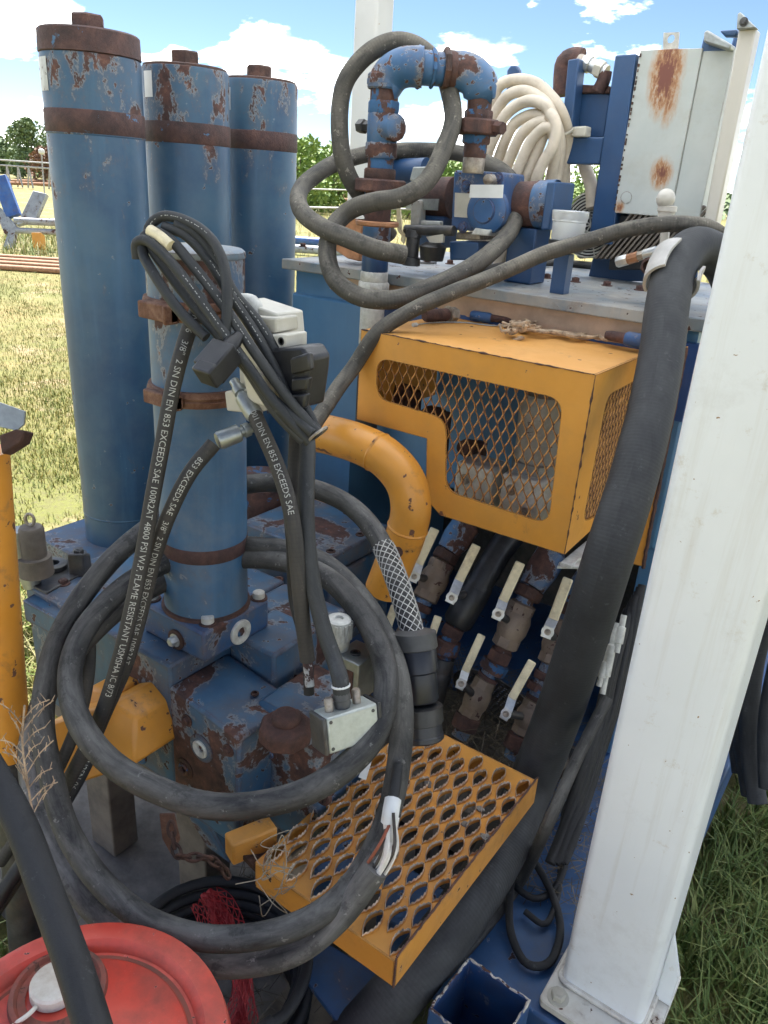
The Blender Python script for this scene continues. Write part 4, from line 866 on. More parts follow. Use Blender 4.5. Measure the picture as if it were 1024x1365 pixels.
# right side panel with its own mesh window
def SP(px, py): p = A(px, py, 0, bx1); return (p.y, p.z)
so_ = [(by0 + .0005, bz1), (by1, bz1), (by1, bz0 + .02), (by0 + .0005, bz0)]
sw = [SP(*crop5(x, y)) for x, y in ((806, 290), (915, 232), (862, 560), (742, 622))]
sw = [(min(max(a, by0 + .03), by1 - .035), c) for a, c in sw]; sw = round_poly(sw, .03, 5)
b = MB(); b.plate(so_, [sw], lambda u, v: V3(bx1 + .0005, u, v), (1, 0, 0), .004); b.build('side_panel', 'yellow', t, 30)
expanded_mesh(sw, lambda u, v, d: V3(bx1 - .006 - d, u, v), .0185, .040, .0020, .002).build('mesh_panel', 'yellow_lit', t, 30)
b = MB(); b.box((bx0 + .0005, by0 + .0045, bz1 - .004), (bx1 - .004, by1, bz1)); b.build('top_panel', 'yellow_lit', t, bevel=.001)
b = MB(); b.box((bx0 - .0005, by0 + .0045, outer[6][1]), (bx0 + .0035, by1, bz1 - .0045)); b.build('left_panel', 'yellow', t)
b = MB(); 
for p, q in (((bx0 + .002, by0 - .001, bz1 + .0006), (bx1 - .002, by0 - .001, bz1 + .0006)), ((bx1 + .0006, by0 - .001, bz1 - .004), (bx1 + .0006, by0 - .001, bz0 + .004))):
    b.tube(wob(resample([Vector(p), Vector(q)], .005), .0014, 90, 3), lambda f, k=q[2]: .0006 + .0034 * max(0, mnoise.noise(V3(f * 22, k * 9, 0)) + .12), 6)
b.build('worn_edge', 'rust', t)
b = MB(); bp = A(760, 745, 1, by0 + .02); b.obox(bp + V3(.0, .05, -.008), (.012, 0, 0), (0, .07, 0), (0, 0, .004)); b.obox(bp + V3(.0, -.0, -.015), (.022, .004, .006), (-.003, .012, 0), (0, 0, .003)); b.build('bottom_bracket', 'plug', t, bevel=.001)
# what stands inside the guard: pale blocks and a round blue-grey valve
for (px, py, y, w_, h_, lab) in ((634, 652, 1.50, .048, .062, 'left of two pale grey valve blocks behind the orange mesh'), (696, 665, 1.50, .048, .055, 'right of two pale grey valve blocks behind the orange mesh')):
    p = A(px, py, 1, y); tt = thing('valve_block', lab, 'valve block', (p.x, y, p.z - h_)); b = MB(); b.box((p.x - w_, y - .02, p.z - h_), (p.x + w_, y + .07, p.z + h_)); b.build('block', 'plug', tt, bevel=.008)
    bolt(tt, (p.x - .02, y - .02, p.z + h_ * .4), (0, -1, 0)); bolt(tt, (p.x + .02, y - .02, p.z - h_ * .4), (0, -1, 0))
p = A(724, 555, 1, 1.56); tt = thing('round_valve', 'grey green round valve cap inside the guard behind the mesh', 'valve', (p.x, 1.56, p.z - .07)); b = MB(); b.lathe((p.x, 1.56, p.z - .1), (0, 0, 1), [(0, .05), (.11, .055), (.15, .045), (.165, .02)], 28); b.build('cap', 'lid', tt); b = MB(); b.lathe((p.x, 1.56, p.z - .13), (0, 0, 1), [(0, .06), (.03, .06)], 6); b.build('hex_base', 'lid', tt)
for px, py, r_ in ((540, 515, .03), (580, 545, .03), (628, 585, .022)):
    p = A(px, py, 1, 1.58); b = MB(); b.lathe(p + V3(0, .02, -.03), (0, -1, .3), [(0, r_), (.04, r_), (.045, r_ * .8), (.06, r_ * .75)], 20); b.lathe(p + V3(0, .05, -.12), (0, 0, 1), [(0, .018), (.1, .018)], 14); tag(b.build('fitting', 'rustdark'), {540: 'leftmost dark rusty pipe fitting behind the guard mesh', 580: 'middle dark rusty pipe fitting behind the guard mesh', 628: 'small rusty pipe fitting behind the guard mesh above the pale blocks'}[px], 'fitting')
# second orange guard behind the big hose
t = thing('side_guard', 'orange flat guard panel with rusty edge behind the big black hose', 'guard', A(880, 700, 1, 1.62)); b = MB()
b.prism([A(x, y, 1, 1.70) for x, y in ((840, 480), (916, 462), (858, 756), (800, 740))], (0, .01, 0)); b.build('panel', 'yellow', t, bevel=.001)
b = MB(); b.tube(wob(resample([A(915, 464, 1, 1.699), A(857, 757, 1, 1.699)], .008), .002, 60, 2), .005, 6); b.build('worn_edge', 'rust', t)

# things on the orange guard
zt = bz1
p0, p1 = A(566, 421, 2, zt + .018), A(622, 418, 2, zt + .018); dd = (p1 - p0).normalized()
t = thing('rusty_plug', 'rusty threaded plug with hex head lying on the orange guard', 'plug', p0); b = MB(); b.lathe(p0, dd, [(0, .012), (.004, .014)] + [(.006 + .004 * i, .0145 + (.0012 if i % 2 else 0)) for i in range(16)] + [(.072, .014)], 18); b.build('thread', 'rust', t)
b = MB(); b.lathe(p0 + dd * .072, dd, [(0, .021), (.004, .021)], 24); b.lathe(p0 + dd * .077, dd, [(0, .018), (.022, .018), (.026, .014)], 6); b.build('hex_head', 'bolt', t)
def capsule(px0, py0, px1, py1, r, mat, label, z=.015, yy=None):
    p0, p1 = (A(px0, py0, 2, zt + z), A(px1, py1, 2, zt + z)) if yy is None else (A(px0, py0, 1, yy), A(px1, py1, 1, yy)); d = (p1 - p0); L = d.length; t = thing('hose_fitting', label, 'fitting', p0)
    b = MB(); b.lathe(p0, d, [(0, r * .8), (L * .05, r), (L * .45, r), (L * .5, r * .8)], 18); b.build('socket', mat[0], t); b = MB(); b.lathe(p0 + d * .45, d, [(0, r * .75), (L * .4, r * .7), (L * .52, r * .55)], 18); b.build('stem', mat[1], t)
capsule(628, 420, 684, 428, .012, ('pump', 'rust'), 'blue and rusty hose fitting beside the knotted tan rag'); capsule(862, 456, 806, 446, .016, ('pump', 'rust'), 'blue and rusty hose fitting at the right end of the guard top', yy=1.70)
b = MB(); rng = random.Random(4)
for k in range(34):
    px = rng.gauss(692, 12); py = rng.gauss(435, 4); p = A(px, py, 2, zt + rng.uniform(.004, .03)); pts = [p + V3(rng.gauss(0, .008), rng.gauss(0, .008), rng.gauss(0, .004)) for _ in range(4)]; b.tube(spline(pts, .004), rng.uniform(.0025, .0055), 6)
for k in range(4):
    pts = [A(700 + i * 22, 439 + i * 2.4 + rng.uniform(-3, 3), 2, zt + .009 + .008 * rng.random()) for i in range(7)]; b.tube(spline(pts, .005), rng.uniform(.004, .0065), 7)
tag(b.build('knotted_rag', 'tape'), 'knotted tan string and rag lying on the guard top', 'rag')
path = spline([A(x, y, 2, zt + z) for x, y, z in ((553, 433, .004), (580, 430, .004), (620, 430, .003), (660, 434, .003), (700, 430, .008), (740, 438, .008), (780, 446, .006), (856, 460, .003))], .006)
t = thing('loose_wire', 'thin grey wire with a bead trailing across the guard top', 'wire', path[0]); b = MB(); b.tube(path, .0017, 6); b.build('wire', 'steel', t); b = MB(); b.lathe(path[0], path[0] - path[3], [(-.006, .005), (.006, .005)], 10); b.build('bead', 'plug', t)

# ================================================================== STEP
sz = .55; sx0, sx1, sy0, sy1 = -.704, -.402, .712, 1.214
t = thing('step_grating', 'orange perforated grip step with serrated lens shaped holes', 'step', ((sx0 + sx1) / 2, (sy0 + sy1) / 2, sz - .06))
def lens(cx, cy, a, w, n=7):
    out = []
    for i in range(n + 1): u = -1 + 2 * i / n; out.append((cx + w * (1 - u * u) ** 1.0, cy + a * u))
    for i in range(1, n): u = 1 - 2 * i / n; out.append((cx - w * (1 - u * u) ** 1.0, cy + a * u))
    return out
holes = []; cy_ = .0618; cxp = .0270
for i in range(11):
    for j in range(9):
        x = sx0 + .017 + i * cxp; y = sy0 + .031 + j * cy_ + (cy_ / 2 if i % 2 else 0)
        if y < sy1 - .028 and x < sx1 - .011: holes.append(lens(x + (.0), y, .0282, .0112))
b = MB(); b.plate([(sx0, sy0), (sx1, sy0), (sx1, sy1), (sx0, sy1)], holes, lambda u, v: V3(u, v, sz), (0, 0, 1), .0035); b.build('tread_plate', 'step', t, 30)
b = MB(); b2 = MB(); rng = random.Random(3)
for h in holes:
    n = len(h); cx = sum(p[0] for p in h) / n; cy = sum(p[1] for p in h) / n; m = n * 2; ring = []
    for i in range(m):
        p, q = h[i // 2], h[(i // 2 + 1) % n]; ring.append(((p[0] + q[0]) / 2, (p[1] + q[1]) / 2) if i % 2 else p)
    base = [V3(x, y, sz - .0002) for x, y in ring]; f = lambda p, s: (cx + (p[0] - cx) * s, cy + (p[1] - cy) * s)
    hh = [.0085 * max(0.15, 1 - ((p[1] - cy) / .0320) ** 2) + (.0038 if i % 2 else 0) + rng.uniform(0, .0012) for i, p in enumerate(ring)]
    R0 = [V3(*f(p, 1.10), sz - .0005) for p in ring]; R1 = [V3(*f(p, 1.05), sz + h_ * .5) for p, h_ in zip(ring, hh)]; R2 = [V3(*f(p, 1.0), sz + h_) for p, h_ in zip(ring, hh)]
    R3 = [V3(*f(p, .93), sz + h_ * .45) for p, h_ in zip(ring, hh)]; R4 = [V3(*f(p, .95), sz - .004) for p in ring]
    q4 = lambda A_, B_, o_: o_.add(A_ + B_, [(i, (i + 1) % m, m + (i + 1) % m, m + i) for i in range(m)])
    q4(R0, R1, b); q4([v.copy() for v in R1], R2, b2); q4([v.copy() for v in R2], R3, b2); q4([v.copy() for v in R3], R4, b)
tag(b.build('pressed_collars', 'step', t, 60), kind='stuff'); tag(b2.build('serrated_teeth', 'stepedge', t, 20), kind='stuff')
b = MB(); b.box((sx1 - .0035, sy0 + .001, sz - .055), (sx1 + .0005, sy1, sz + .012)); b.build('side_channel', 'step', t, bevel=.001)
b = MB(); b.box((sx0 - .0005, sy0 + .001, sz - .055), (sx0 + .0035, sy1, sz - .0005)); b.build('side_channel', 'step', t, bevel=.001)
b = MB(); b.box((sx0 + .004, sy0 - .002, sz - .055), (sx1 - .004, sy0 + .002, sz + .0005)); b.build('end_channel', 'step', t, bevel=.001)
b = MB(); b.box((sx0 + .004, sy1 - .002, sz - .055), (sx1 - .004, sy1 + .002, sz + .0005)); b.build('end_channel', 'step', t, bevel=.001)
b = MB(); b.tube(wob(resample([V3(sx1 - .0015, sy0, sz + .0115), V3(sx1 - .0015, sy1, sz + .0115)], .008), .0015, 80, 4), .0021, 6); b.tube([V3(sx1 - .001, sy0 - .002, sz + .01), V3(sx1 - .001, sy0 - .002, sz - .055)], .002, 6); b.build('worn_edge', 'rust', t)
for dy in (.25, .5): 
    for x in (sx0 + .07,): b = MB(); b.box((x - .02, sy0 + dy - .02, .1), (x + .02, sy0 + dy + .02, sz - .0555)); b.build('leg', 'legsteel', t)
# small orange bracket left of the step
q = A(335, 1120, 2, .55); t = thing('orange_bracket', 'small orange perforated bracket left of the grip step, tangled with dry string', 'bracket', q)
b = MB(); b.obox(q, (.017, -.006, 0), (.016, .040, 0), (0, 0, .024)); b.build('bracket_body', 'step', t, bevel=.004)
lk = V3(sx0 + .002, sy0 + .04, sz - .03); b = MB(); dl = lk - q; b.obox((q + lk) / 2 - V3(0, 0, .012), dl / 2, V3(-dl.y, dl.x, 0).normalized() * .030, (0, 0, .006)); b.build('rusty_link', 'rustdark', t, bevel=.002)
b = MB(); rng = random.Random(8)
for k in range(12):
    p = D(rng.gauss(362, 10), rng.gauss(1150, 14), 1.17); pts = [p] + [p + V3(rng.gauss(0, .02), rng.gauss(0, .02), rng.gauss(-.01, .018)) for _ in range(3)]; b.tube(spline(pts, .006), .0008, 5)
tag(b.build('dry_string', 'dead'), 'wisps of dry pale string hanging by the step corner', 'string')

# loose stones on the step
for px, py, r_ in ((640, 1080, .012), (647, 1117, .014), (570, 1046, .012), (620, 1100, .010)):
    p = A(px, py, 2, sz - .0); bm = bmesh.new(); bmesh.ops.create_icosphere(bm, subdivisions=2, radius=r_)
    b = MB(); b.add([Vector((v.co.x, v.co.y * .8, v.co.z * .5)) * (.75 + .5 * mnoise.noise(v.co * 90 + V3(px, 0, 0))) + p - V3(0, 0, -.002) for v in bm.verts], [tuple(v.index for v in f.verts) for f in bm.faces]); bm.free()
    tag(b.build('pebble', 'concrete', smooth=30), {640: 'small grey pebble on the step nearest the big hose', 647: 'largest grey pebble on the step', 570: 'small grey pebble below the black plug on the step', 620: 'smallest grey pebble on the step'}[px], 'pebble')

# ================================================================== BALL VALVE LINES under the guard
def c2(x, y): return (500 + x / 2.844, 680 + y / 2.844)
def line_path(pts): return spline([A(*c2(x, y), 1, yy) for x, y, yy in pts], .01)
LINES = [
 ('left', [(420, -10, 1.69), (330, 70, 1.63), (270, 170, 1.58), (215, 280, 1.53), (160, 400, 1.48), (100, 520, 1.45), (60, 620, 1.43)], 'first pipe line from the left under the guard', None),
 ('black', [(580, 30, 1.69), (490, 130, 1.64), (420, 240, 1.58), (340, 380, 1.52), (290, 470, 1.49), (240, 640, 1.45), (200, 800, 1.41)], 'second pipe line from the left, sleeved in black', None),
 ('mid', [(740, 80, 1.69), (650, 190, 1.64), (590, 300, 1.58), (520, 440, 1.53), (470, 560, 1.50), (400, 680, 1.46), (320, 860, 1.40)], 'third pipe line from the left under the guard', None),
 ('right', [(900, 160, 1.69), (800, 280, 1.63), (750, 370, 1.58), (700, 490, 1.54), (655, 610, 1.50), (590, 770, 1.45), (520, 940, 1.40)], 'rightmost pipe line under the guard beside the big black hose', None)]
LP = []
for key, pts, lab, _ in LINES:
    path = line_path(pts); LP.append(path); t = thing('valve_line', lab, 'pipe', path[-1]); n = len(path); at = lambda f: path[int(f * (n - 1))]
    b = MB(); b.tube(path, .022, 20); b.build('pipe', 'valvepipe' if key != 'black' else 'rustblue', t, 60)
    def coll(f0, f1, prof, nn, mat, nm, ph=0):
        p, q = at(f0), at(f1); L = (q - p).length; b = MB(); b.lathe(p, q - p, [(a * L, r * 1.12) for a, r in prof], nn, True, ph); return b.build(nm, mat, t, 35, .0015 if nn < 10 else 0)
    if key == 'black':
        b = MB(); b.tube(path[:int(n * .42)], .034, 22); b.build('sleeve', 'black', t, 60); coll(.38, .56, [(0, .032), (.1, .035), (.9, .034), (1, .028)], 22, 'black', 'sleeve_cuff')
        coll(.57, .62, [(0, .024), (.1, .027), (.9, .027), (1, .024)], 6, 'rust', 'union'); coll(.63, .70, [(0, .026), (.1, .030), (.9, .030), (1, .026)], 8, 'rustblue', 'union'); coll(.72, .95, [(0, .026), (.9, .026), (1, .02)], 20, 'darksteel', 'lower_sleeve')
    else:
        coll(.12, .30, [(0, .026), (.1, .034), (.55, .035), (.8, .031), (1, .028)], 24, 'valvepipe', 'elbow_socket'); coll(.30, .36, [(0, .027), (.15, .031), (.85, .031), (1, .027)], 8, 'rustdark', 'union')
        coll(.60, .64, [(0, .024), (.1, .028), (.9, .028), (1, .024)], 6, 'rust', 'union'); coll(.655, .70, [(0, .022), (.1, .031), (.9, .031), (1, .022)], 10, 'rustblue', 'union'); coll(.71, .735, [(0, .027), (1, .027)], 6, 'rust', 'union')
        coll(.90, .97, [(0, .022), (.1, .029), (.9, .029), (1, .022)], 20, 'rust', 'end_socket')
M['valvebody'] = paint('valve_body_dusty_brass', (0.19, 0.135, 0.095), (0.28, 0.21, 0.15), rust=0.58, rs=9, chip=0.64, dirt=.6, dcol=(.10, .075, .055), halo=(.24, .19, .14), streak=0)
def ball_valve(path, f0, f1, grip, stem, lab, lift=.055, body='valvebody', small=False):
    n = len(path); p, q = path[int(f0 * (n - 1))], path[int(f1 * (n - 1))]; d = (q - p).normalized(); L = (q - p).length; c = (p + q) / 2
    t = thing('ball_valve', lab, 'valve', c, 'ball valves under the guard'); s = .95 if small else 1.12
    b = MB(); b.lathe(p, d, [(0, .024 * s), (.004, .030 * s), (L * .22, .030 * s)], 8, True, .3); b.lathe(p, d, [(L * .2, .027 * s), (L * .38, .0335 * s), (L * .62, .0335 * s), (L * .8, .027 * s)], 24); b.lathe(p, d, [(L * .78, .030 * s), (L - .004, .030 * s), (L, .024 * s)], 8, True, .3); b.build('body', body, t, 35)
    dc = (c - CAM).dot(CF); st = D(*c2(*stem), dc - lift); g0 = D(*c2(*grip[0]), dc - lift - .012); g1 = D(*c2(*grip[1]), dc - lift + .002)
    b = MB(); b.cyl(c, st, .0095, 14); b.build('stem', 'darksteel', t)
    ax = (g0 - g1).normalized(); nrm = (CAM - g1).normalized(); nrm = (nrm - ax * nrm.dot(ax)).normalized(); sd_ = ax.cross(nrm); w = .0105 * s
    b = MB(); b.obox((g0 + g1) / 2, ax * (g0 - g1).length / 2, sd_ * w, nrm * .0045); b.build('grip', 'handle', t, bevel=.0035, seg=3)
    bm = g1; b = MB(); pl = [bm + ax * .004, st + nrm * .006 + ax * .012, st + nrm * .004 - ax * .014]
    for u, v in ((pl[0], pl[1]), (pl[1], pl[2])):
        a = (v - u).normalized(); b.obox((u + v) / 2, a * ((v - u).length / 2 + .001), sd_ * w * 1.02, a.cross(sd_) * .0016)
    b.lathe(st + nrm * .003, nrm, [(0, w * 1.25), (.0032, w * 1.25)], 18); b.build('lever', 'zinc', t, bevel=.0006); bolt(t, st + nrm * .0064, nrm, .0052, .005, 'bolt', True)
    return t
ball_valve(LP[0], .36, .58, ((228, 70), (165, 205)), (150, 250), 'ball valve with cream handle right beside the orange pipe elbow, upper row')
ball_valve(LP[1], .30, .50, ((385, 132), (318, 268)), (292, 330), 'ball valve on the black sleeved line, upper row of cream handles', body='black')
ball_valve(LP[2], .37, .58, ((552, 198), (485, 345)), (468, 392), 'ball valve with cream handle on the third line, upper row')
ball_valve(LP[3], .37, .58, ((733, 258), (675, 415)), (655, 460), 'rightmost ball valve of the upper row, cream handle next to the big hose')
ball_valve(LP[1], .74, .88, ((240, 402), (200, 520)), (190, 550), 'ball valve with cream handle just right of the black plug connector, lower row', body='darksteel', small=True)
ball_valve(LP[2], .74, .92, ((405, 472), (342, 612)), (328, 655), 'ball valve with cream handle on the third line, lower row', small=True)
ball_valve(LP[3], .74, .90, ((597, 572), (518, 715)), (498, 770), 'lowest ball valve, cream handle over the perforated plate', small=True)
ball_valve(LP[0], .70, .85, ((75, 362), (50, 440)), (45, 470), 'ball valve with only a sliver of handle showing behind the braided cable', small=True)
# perforated plate and dirt
pc = A(*c2(450, 720), 1, 1.52); t = thing('perforated_plate', 'dark perforated vent plate behind the lower valve handles', 'plate', pc)
b = MB(); up_ = V3(-.05, -.45, .9).normalized(); rt = V3(1, 0, .05).normalized(); holes = []; 
for i in range(-9, 10):
    for j in range(-9, 10):
        u, v = i * .0135 + (.00675 if j % 2 else 0), j * .0117
        if u * u + v * v < .085 ** 2 * 1.5: holes.append([(u + .0043 * math.cos(a), v + .0043 * math.sin(a)) for a in np.linspace(0, 6.283, 7)[:-1]])
oc = [(.118 * math.cos(a), .118 * math.sin(a)) for a in np.linspace(0, 6.283, 41)[:-1]]
b.plate(oc, holes, lambda u, v: pc + rt * u + up_ * v, rt.cross(up_), .002); b.build('plate', 'darksteel', t)
def dirt(name, n, boxlo, boxhi, seed, label):
    rng = random.Random(seed); b = MB()
    for k in range(n):
        p = V3(*[rng.uniform(boxlo[i], boxhi[i]) for i in range(3)]); d = V3(rng.gauss(0, 1), rng.gauss(0, 1), rng.gauss(0, .35)).normalized() * rng.uniform(.01, .035); w = d.cross(V3(0, 0, 1)).normalized() * .0008
        b.add([p - d - w, p - d + w, p + d + w + V3(0, 0, .003), p + d - w + V3(0, 0, .003)], [(0, 1, 2, 3)])
    return tag(b.build(name, 'dead', smooth=0), kind='stuff')
M['deadgrass'] = grass_mat('dead_grass', (.05, .04, .025), (.10, .08, .05), (.2, .16, .1)); M['dead'] = M['deadgrass']
dirt('dead_grass', 2600, (-1.0, 1.35, .25), (-.47, 1.7, .45), 3, ''); dirt('dead_grass', 500, (-.46, 1.2, .262), (-.25, 1.7, .30), 4, ''); dirt('dead_grass', 700, (-1.0, .5, .10), (-.45, 1.1, .13), 5, '')
b = MB(); b.box((-1.02, 1.335, .10), (-.475, 1.745, .26)); tag(b.build('debris_bed', 'reddirt' if False else 'legsteel', bevel=.01), 'dark dirty tray floor under the ball valve lines', 'tray')
p = A(776, 790, 1, 1.5); b = MB(); b.cyl(A(772, 735, 1, 1.5), A(773, 812, 1, 1.5), .005, 10); tag(b.build('rod', 'zinc'), 'thin upright zinc rod beneath the right end of the guard', 'rod')

# ================================================================== RUSTY RISERS over the tank
def k2(x, y): return (360 + x / 2.438, y / 2.438)
YR = 1.683
def riser(t, cx0, Y, segs):
    dd = None
    for (y0, y1, rp, nn, mat, nm, *cxs) in segs:
        cx = cxs[0] if cxs else cx0; p0, p1 = A(*k2(cx, y0), 1, Y), A(*k2(cx, y1), 1, Y); x = t['ax'] if 'ax' in t else p0.x
        r = rp / 2.438 * (p0 - CAM).dot(CF) / 1025; p0 = V3(x, Y, p0.z); p1 = V3(x, Y, p1.z); L = (p1 - p0).length; c = min(.004, L * .2)
        b = MB(); b.lathe(p0, p1 - p0, [(0, r * .93), (c, r), (L - c, r), (L, r * .93)], nn, True, .4); b.build(nm, mat, t, 35)
X1 = A(*k2(362, 480), 1, YR).x
t = thing('pipe_riser', 'left blue and rusty pipe riser with unions inside the grey hose loop', 'pipe', (X1, YR, 1.0)); t['ax'] = X1; RIS = t
riser(t, 362, YR, [(240, 292, 57, 26, 'pipeblue', 'elbow_collar'), (288, 335, 46, 20, 'rustblue', 'nipple'), (328, 372, 52, 8, 'rustblue', 'union'), (368, 470, 50, 26, 'pipeblue', 'check_valve'), (462, 515, 53, 10, 'pipeblue', 'union'),
    (510, 560, 42, 20, 'rustblue', 'nipple'), (548, 590, 52, 22, 'rustdark', 'union'), (582, 626, 88, 8, 'rust', 'union_nut'), (622, 672, 50, 8, 'rustblue', 'union'), (665, 735, 43, 20, 'rustblue', 'nipple'), (730, 800, 46, 20, 'pipeblue', 'nipple'), (790, 888, 44, 20, 'frame', 'nipple'),
    (884, 922, 45, 24, 'plug', 'socket'), (918, 955, 52, 8, 'plug', 'socket'), (952, 1130, 40, 24, 'plug', 'plastic_pipe'), (1125, 1500, 38, 20, 'hose_big', 'lower_hose')])
zc = A(*k2(362, 728), 1, YR).z; b = MB(); b.lathe((X1, YR, zc - .006), (0, 0, 1), [(0, .052), (.003, .055), (.010, .055), (.013, .052)], 32, False); b.obox(V3(X1 - .065, YR - .01, zc), (.014, 0, 0), (0, .006, 0), (0, 0, .007)); b.build('clamp', 'copper', t)
zb_ = A(*k2(362, 415), 1, YR).z; b = MB(); b.lathe((X1, YR, zb_), (1, -.3, 0), [(.02, .033), (.055, .030), (.060, .022)], 12); b.build('valve_boss', 'pipeblue', t); b = MB(); b.lathe((X1, YR, zb_ + .003), (-1, .2, 0), [(.02, .014), (.062, .013), (.064, .017), (.085, .016)], 6); b.build('side_plug', 'darksteel', t)
zh = A(*k2(375, 215), 1, YR).z; YR2 = 1.80
X2 = A(*k2(685, 300), 1, YR2).x
arc = [V3(X1, YR, A(*k2(362, 262), 1, YR).z)] + [V3(X1 + .06 - .06 * math.cos(a), YR + .01 * a, zh - .045 + .045 * math.sin(a)) for a in np.linspace(0, math.pi / 2, 7)] + [V3(X1 + .085, YR + .03, zh)]
b = MB(); b.tube(spline(arc, .008), .043, 28); b.build('elbow', 'pipeblue', t, 60)
E0, E1 = V3(X1 + .07, YR + .025, zh), V3(X2 - .06, YR2 - .03, zh)
t = thing('pipe_crossover', 'horizontal blue and rusty pipe joining the two risers', 'pipe', E0); dE = (E1 - E0); LE = dE.length
for f0, f1, r_, nn, mat, nm in ((0, .12, .046, 10, 'pipeblue', 'collar'), (.1, .4, .037, 24, 'pipeblue', 'pipe'), (.38, .47, .043, 8, 'rustblue', 'union'), (.46, .7, .036, 24, 'pipeblue', 'pipe'), (.69, .84, .047, 8, 'rustdark', 'union'), (.83, 1.02, .042, 10, 'rust', 'union')):
    b = MB(); b.lathe(E0 + dE * f0, dE, [(0, r_ * .95), (.004, r_), ((f1 - f0) * LE - .004, r_), ((f1 - f0) * LE, r_ * .95)], nn, True, .3); b.build(nm, mat, t, 35)
t = thing('pipe_riser', 'right blue and rusty pipe riser standing on the blue pump', 'pipe', (X2, YR2, 1.55)); t['ax'] = X2
riser(t, 685, YR2, [(270, 318, 50, 26, 'pipeblue', 'elbow_collar'), (312, 365, 40, 20, 'rustblue', 'nipple'), (358, 395, 47, 8, 'rustblue', 'union'), (388, 440, 72, 10, 'rust', 'union_nut'), (436, 470, 46, 8, 'rustblue', 'union'), (465, 515, 38, 20, 'rustblue', 'nipple'), (510, 565, 36, 22, 'bolt', 'socket')])
arc = [V3(X2, YR2, A(*k2(685, 290), 1, YR2).z)] + [V3(X2 - .055 + .055 * math.cos(a), YR2 - .012 * a, zh - .04 + .04 * math.sin(a)) for a in np.linspace(0, math.pi / 2, 7)] + [V3(X2 - .08, YR2 - .03, zh)]
b = MB(); b.tube(spline(arc, .008), .043, 28); b.build('elbow', 'pipeblue', t, 60); b = MB(); b.cyl(V3(X2 + .03, YR2, zh - .115), V3(X2 + .075, YR2 - .01, zh - .118), .014, 6); b.build('side_plug', 'rust', t)

# ================================================================== PUMP AND MOTOR on the lid
def m2(x, y): return (480 + x / 3.2, 200 + y / 3.2)
YP = 1.83
t = thing('pump', 'blue pump with pale name plate and hanging white tag on the tank lid', 'pump', A(*m2(500, 370), 2, TZ))
def slab(pts, Y, th, fn=m2): b = MB(); b.prism([A(*fn(*p), 1, Y) for p in pts], (0, th, 0)); return b
slab([(400, 85), (612, 95), (608, 290), (480, 300), (478, 345), (385, 340)], YP, .12).build('housing', 'pump', t, bevel=.006)
cP = A(*m2(545, 260), 1, YP); b = MB(); b.lathe(cP + V3(0, .01, 0), (0, -1, 0), [(0, .055), (.018, .055), (.028, .045), (.03, .03), (.035, .028), (.036, 0)], 32); b.build('front_cover', 'pump', t)
slab([(405, 182), (482, 186), (478, 290), (402, 285)], YP - .003, .002).build('name_plate', 'cream', t)
slab([(470, 148), (612, 148), (608, 205), (466, 203)], YP - .055, .0015).build('hanging_tag', 'tag', t)
b = MB(); p = A(*m2(548, 127), 1, YP - .03); b.lathe(p, (0, -1, 0), [(-.03, .013), (.004, .013), (.006, .010)], 16); b.build('port_plug', 'bolt', t)
for x, y in ((525, 320), (455, 155), (590, 120), (440, 330)): bolt(t, A(*m2(x, y), 1, YP - .001), (0, -1, 0), .010, .008, 'rust' if x == 525 else 'pump')
slab([(410, 350), (510, 350), (510, 385), (405, 382)], YP + .01, .08).build('outlet_block', 'bolt', t, bevel=.004)
slab([(380, 388), (505, 392), (505, 470), (382, 470)], YP + .0, .10).build('foot', 'frame', t, bevel=.004)
slab([(490, 330), (560, 340), (545, 368), (470, 360)], YP - .02, .05).build('flange_lug', 'plug', t, bevel=.004)
t = thing('motor', 'horizontal rusty brown cylindrical motor with blue end flange', 'motor', A(*m2(740, 330), 1, 1.95))
p0, p1 = A(*m2(640, 235), 1, 1.93), A(*m2(838, 232), 1, 1.93); dm_ = p1 - p0; r_ = 92 / 3.2 * 1.98 / 1025
b = MB(); b.lathe(p0 - dm_ * .2, dm_, [(0, r_ * .8), (.006, r_), (dm_.length * .92, r_), (dm_.length * 1.0, r_ * 1.0)], 40); b.build('casing', 'rust', t)
b = MB(); b.lathe(p0 + dm_ * .62, dm_, [(0, r_ + .0005), (.001, r_ + .002), (dm_.length * .37, r_ + .002), (dm_.length * .38, r_ + .0005)], 40, False); b.build('blue_band', 'pipeblue', t)
b = MB(); b.obox(p1 + dm_ * .04 + V3(0, 0, -.005), dm_.normalized() * .012, V3(0, .06, 0), V3(0, 0, .055)); b.build('end_flange', 'frame', t, bevel=.004)
b = MB(); q = A(*m2(750, 470), 1, 1.93); b.prism([V3(p0.x + .02, 1.90, TZ + .001), V3(p1.x - .03, 1.90, TZ + .001), V3(p1.x - .03, 1.90, p0.z - r_ * .9), V3(p0.x + .02, 1.90, p0.z - r_ * .9)], (0, .09, 0)); b.build('pedestal', 'frame', t, bevel=.004)
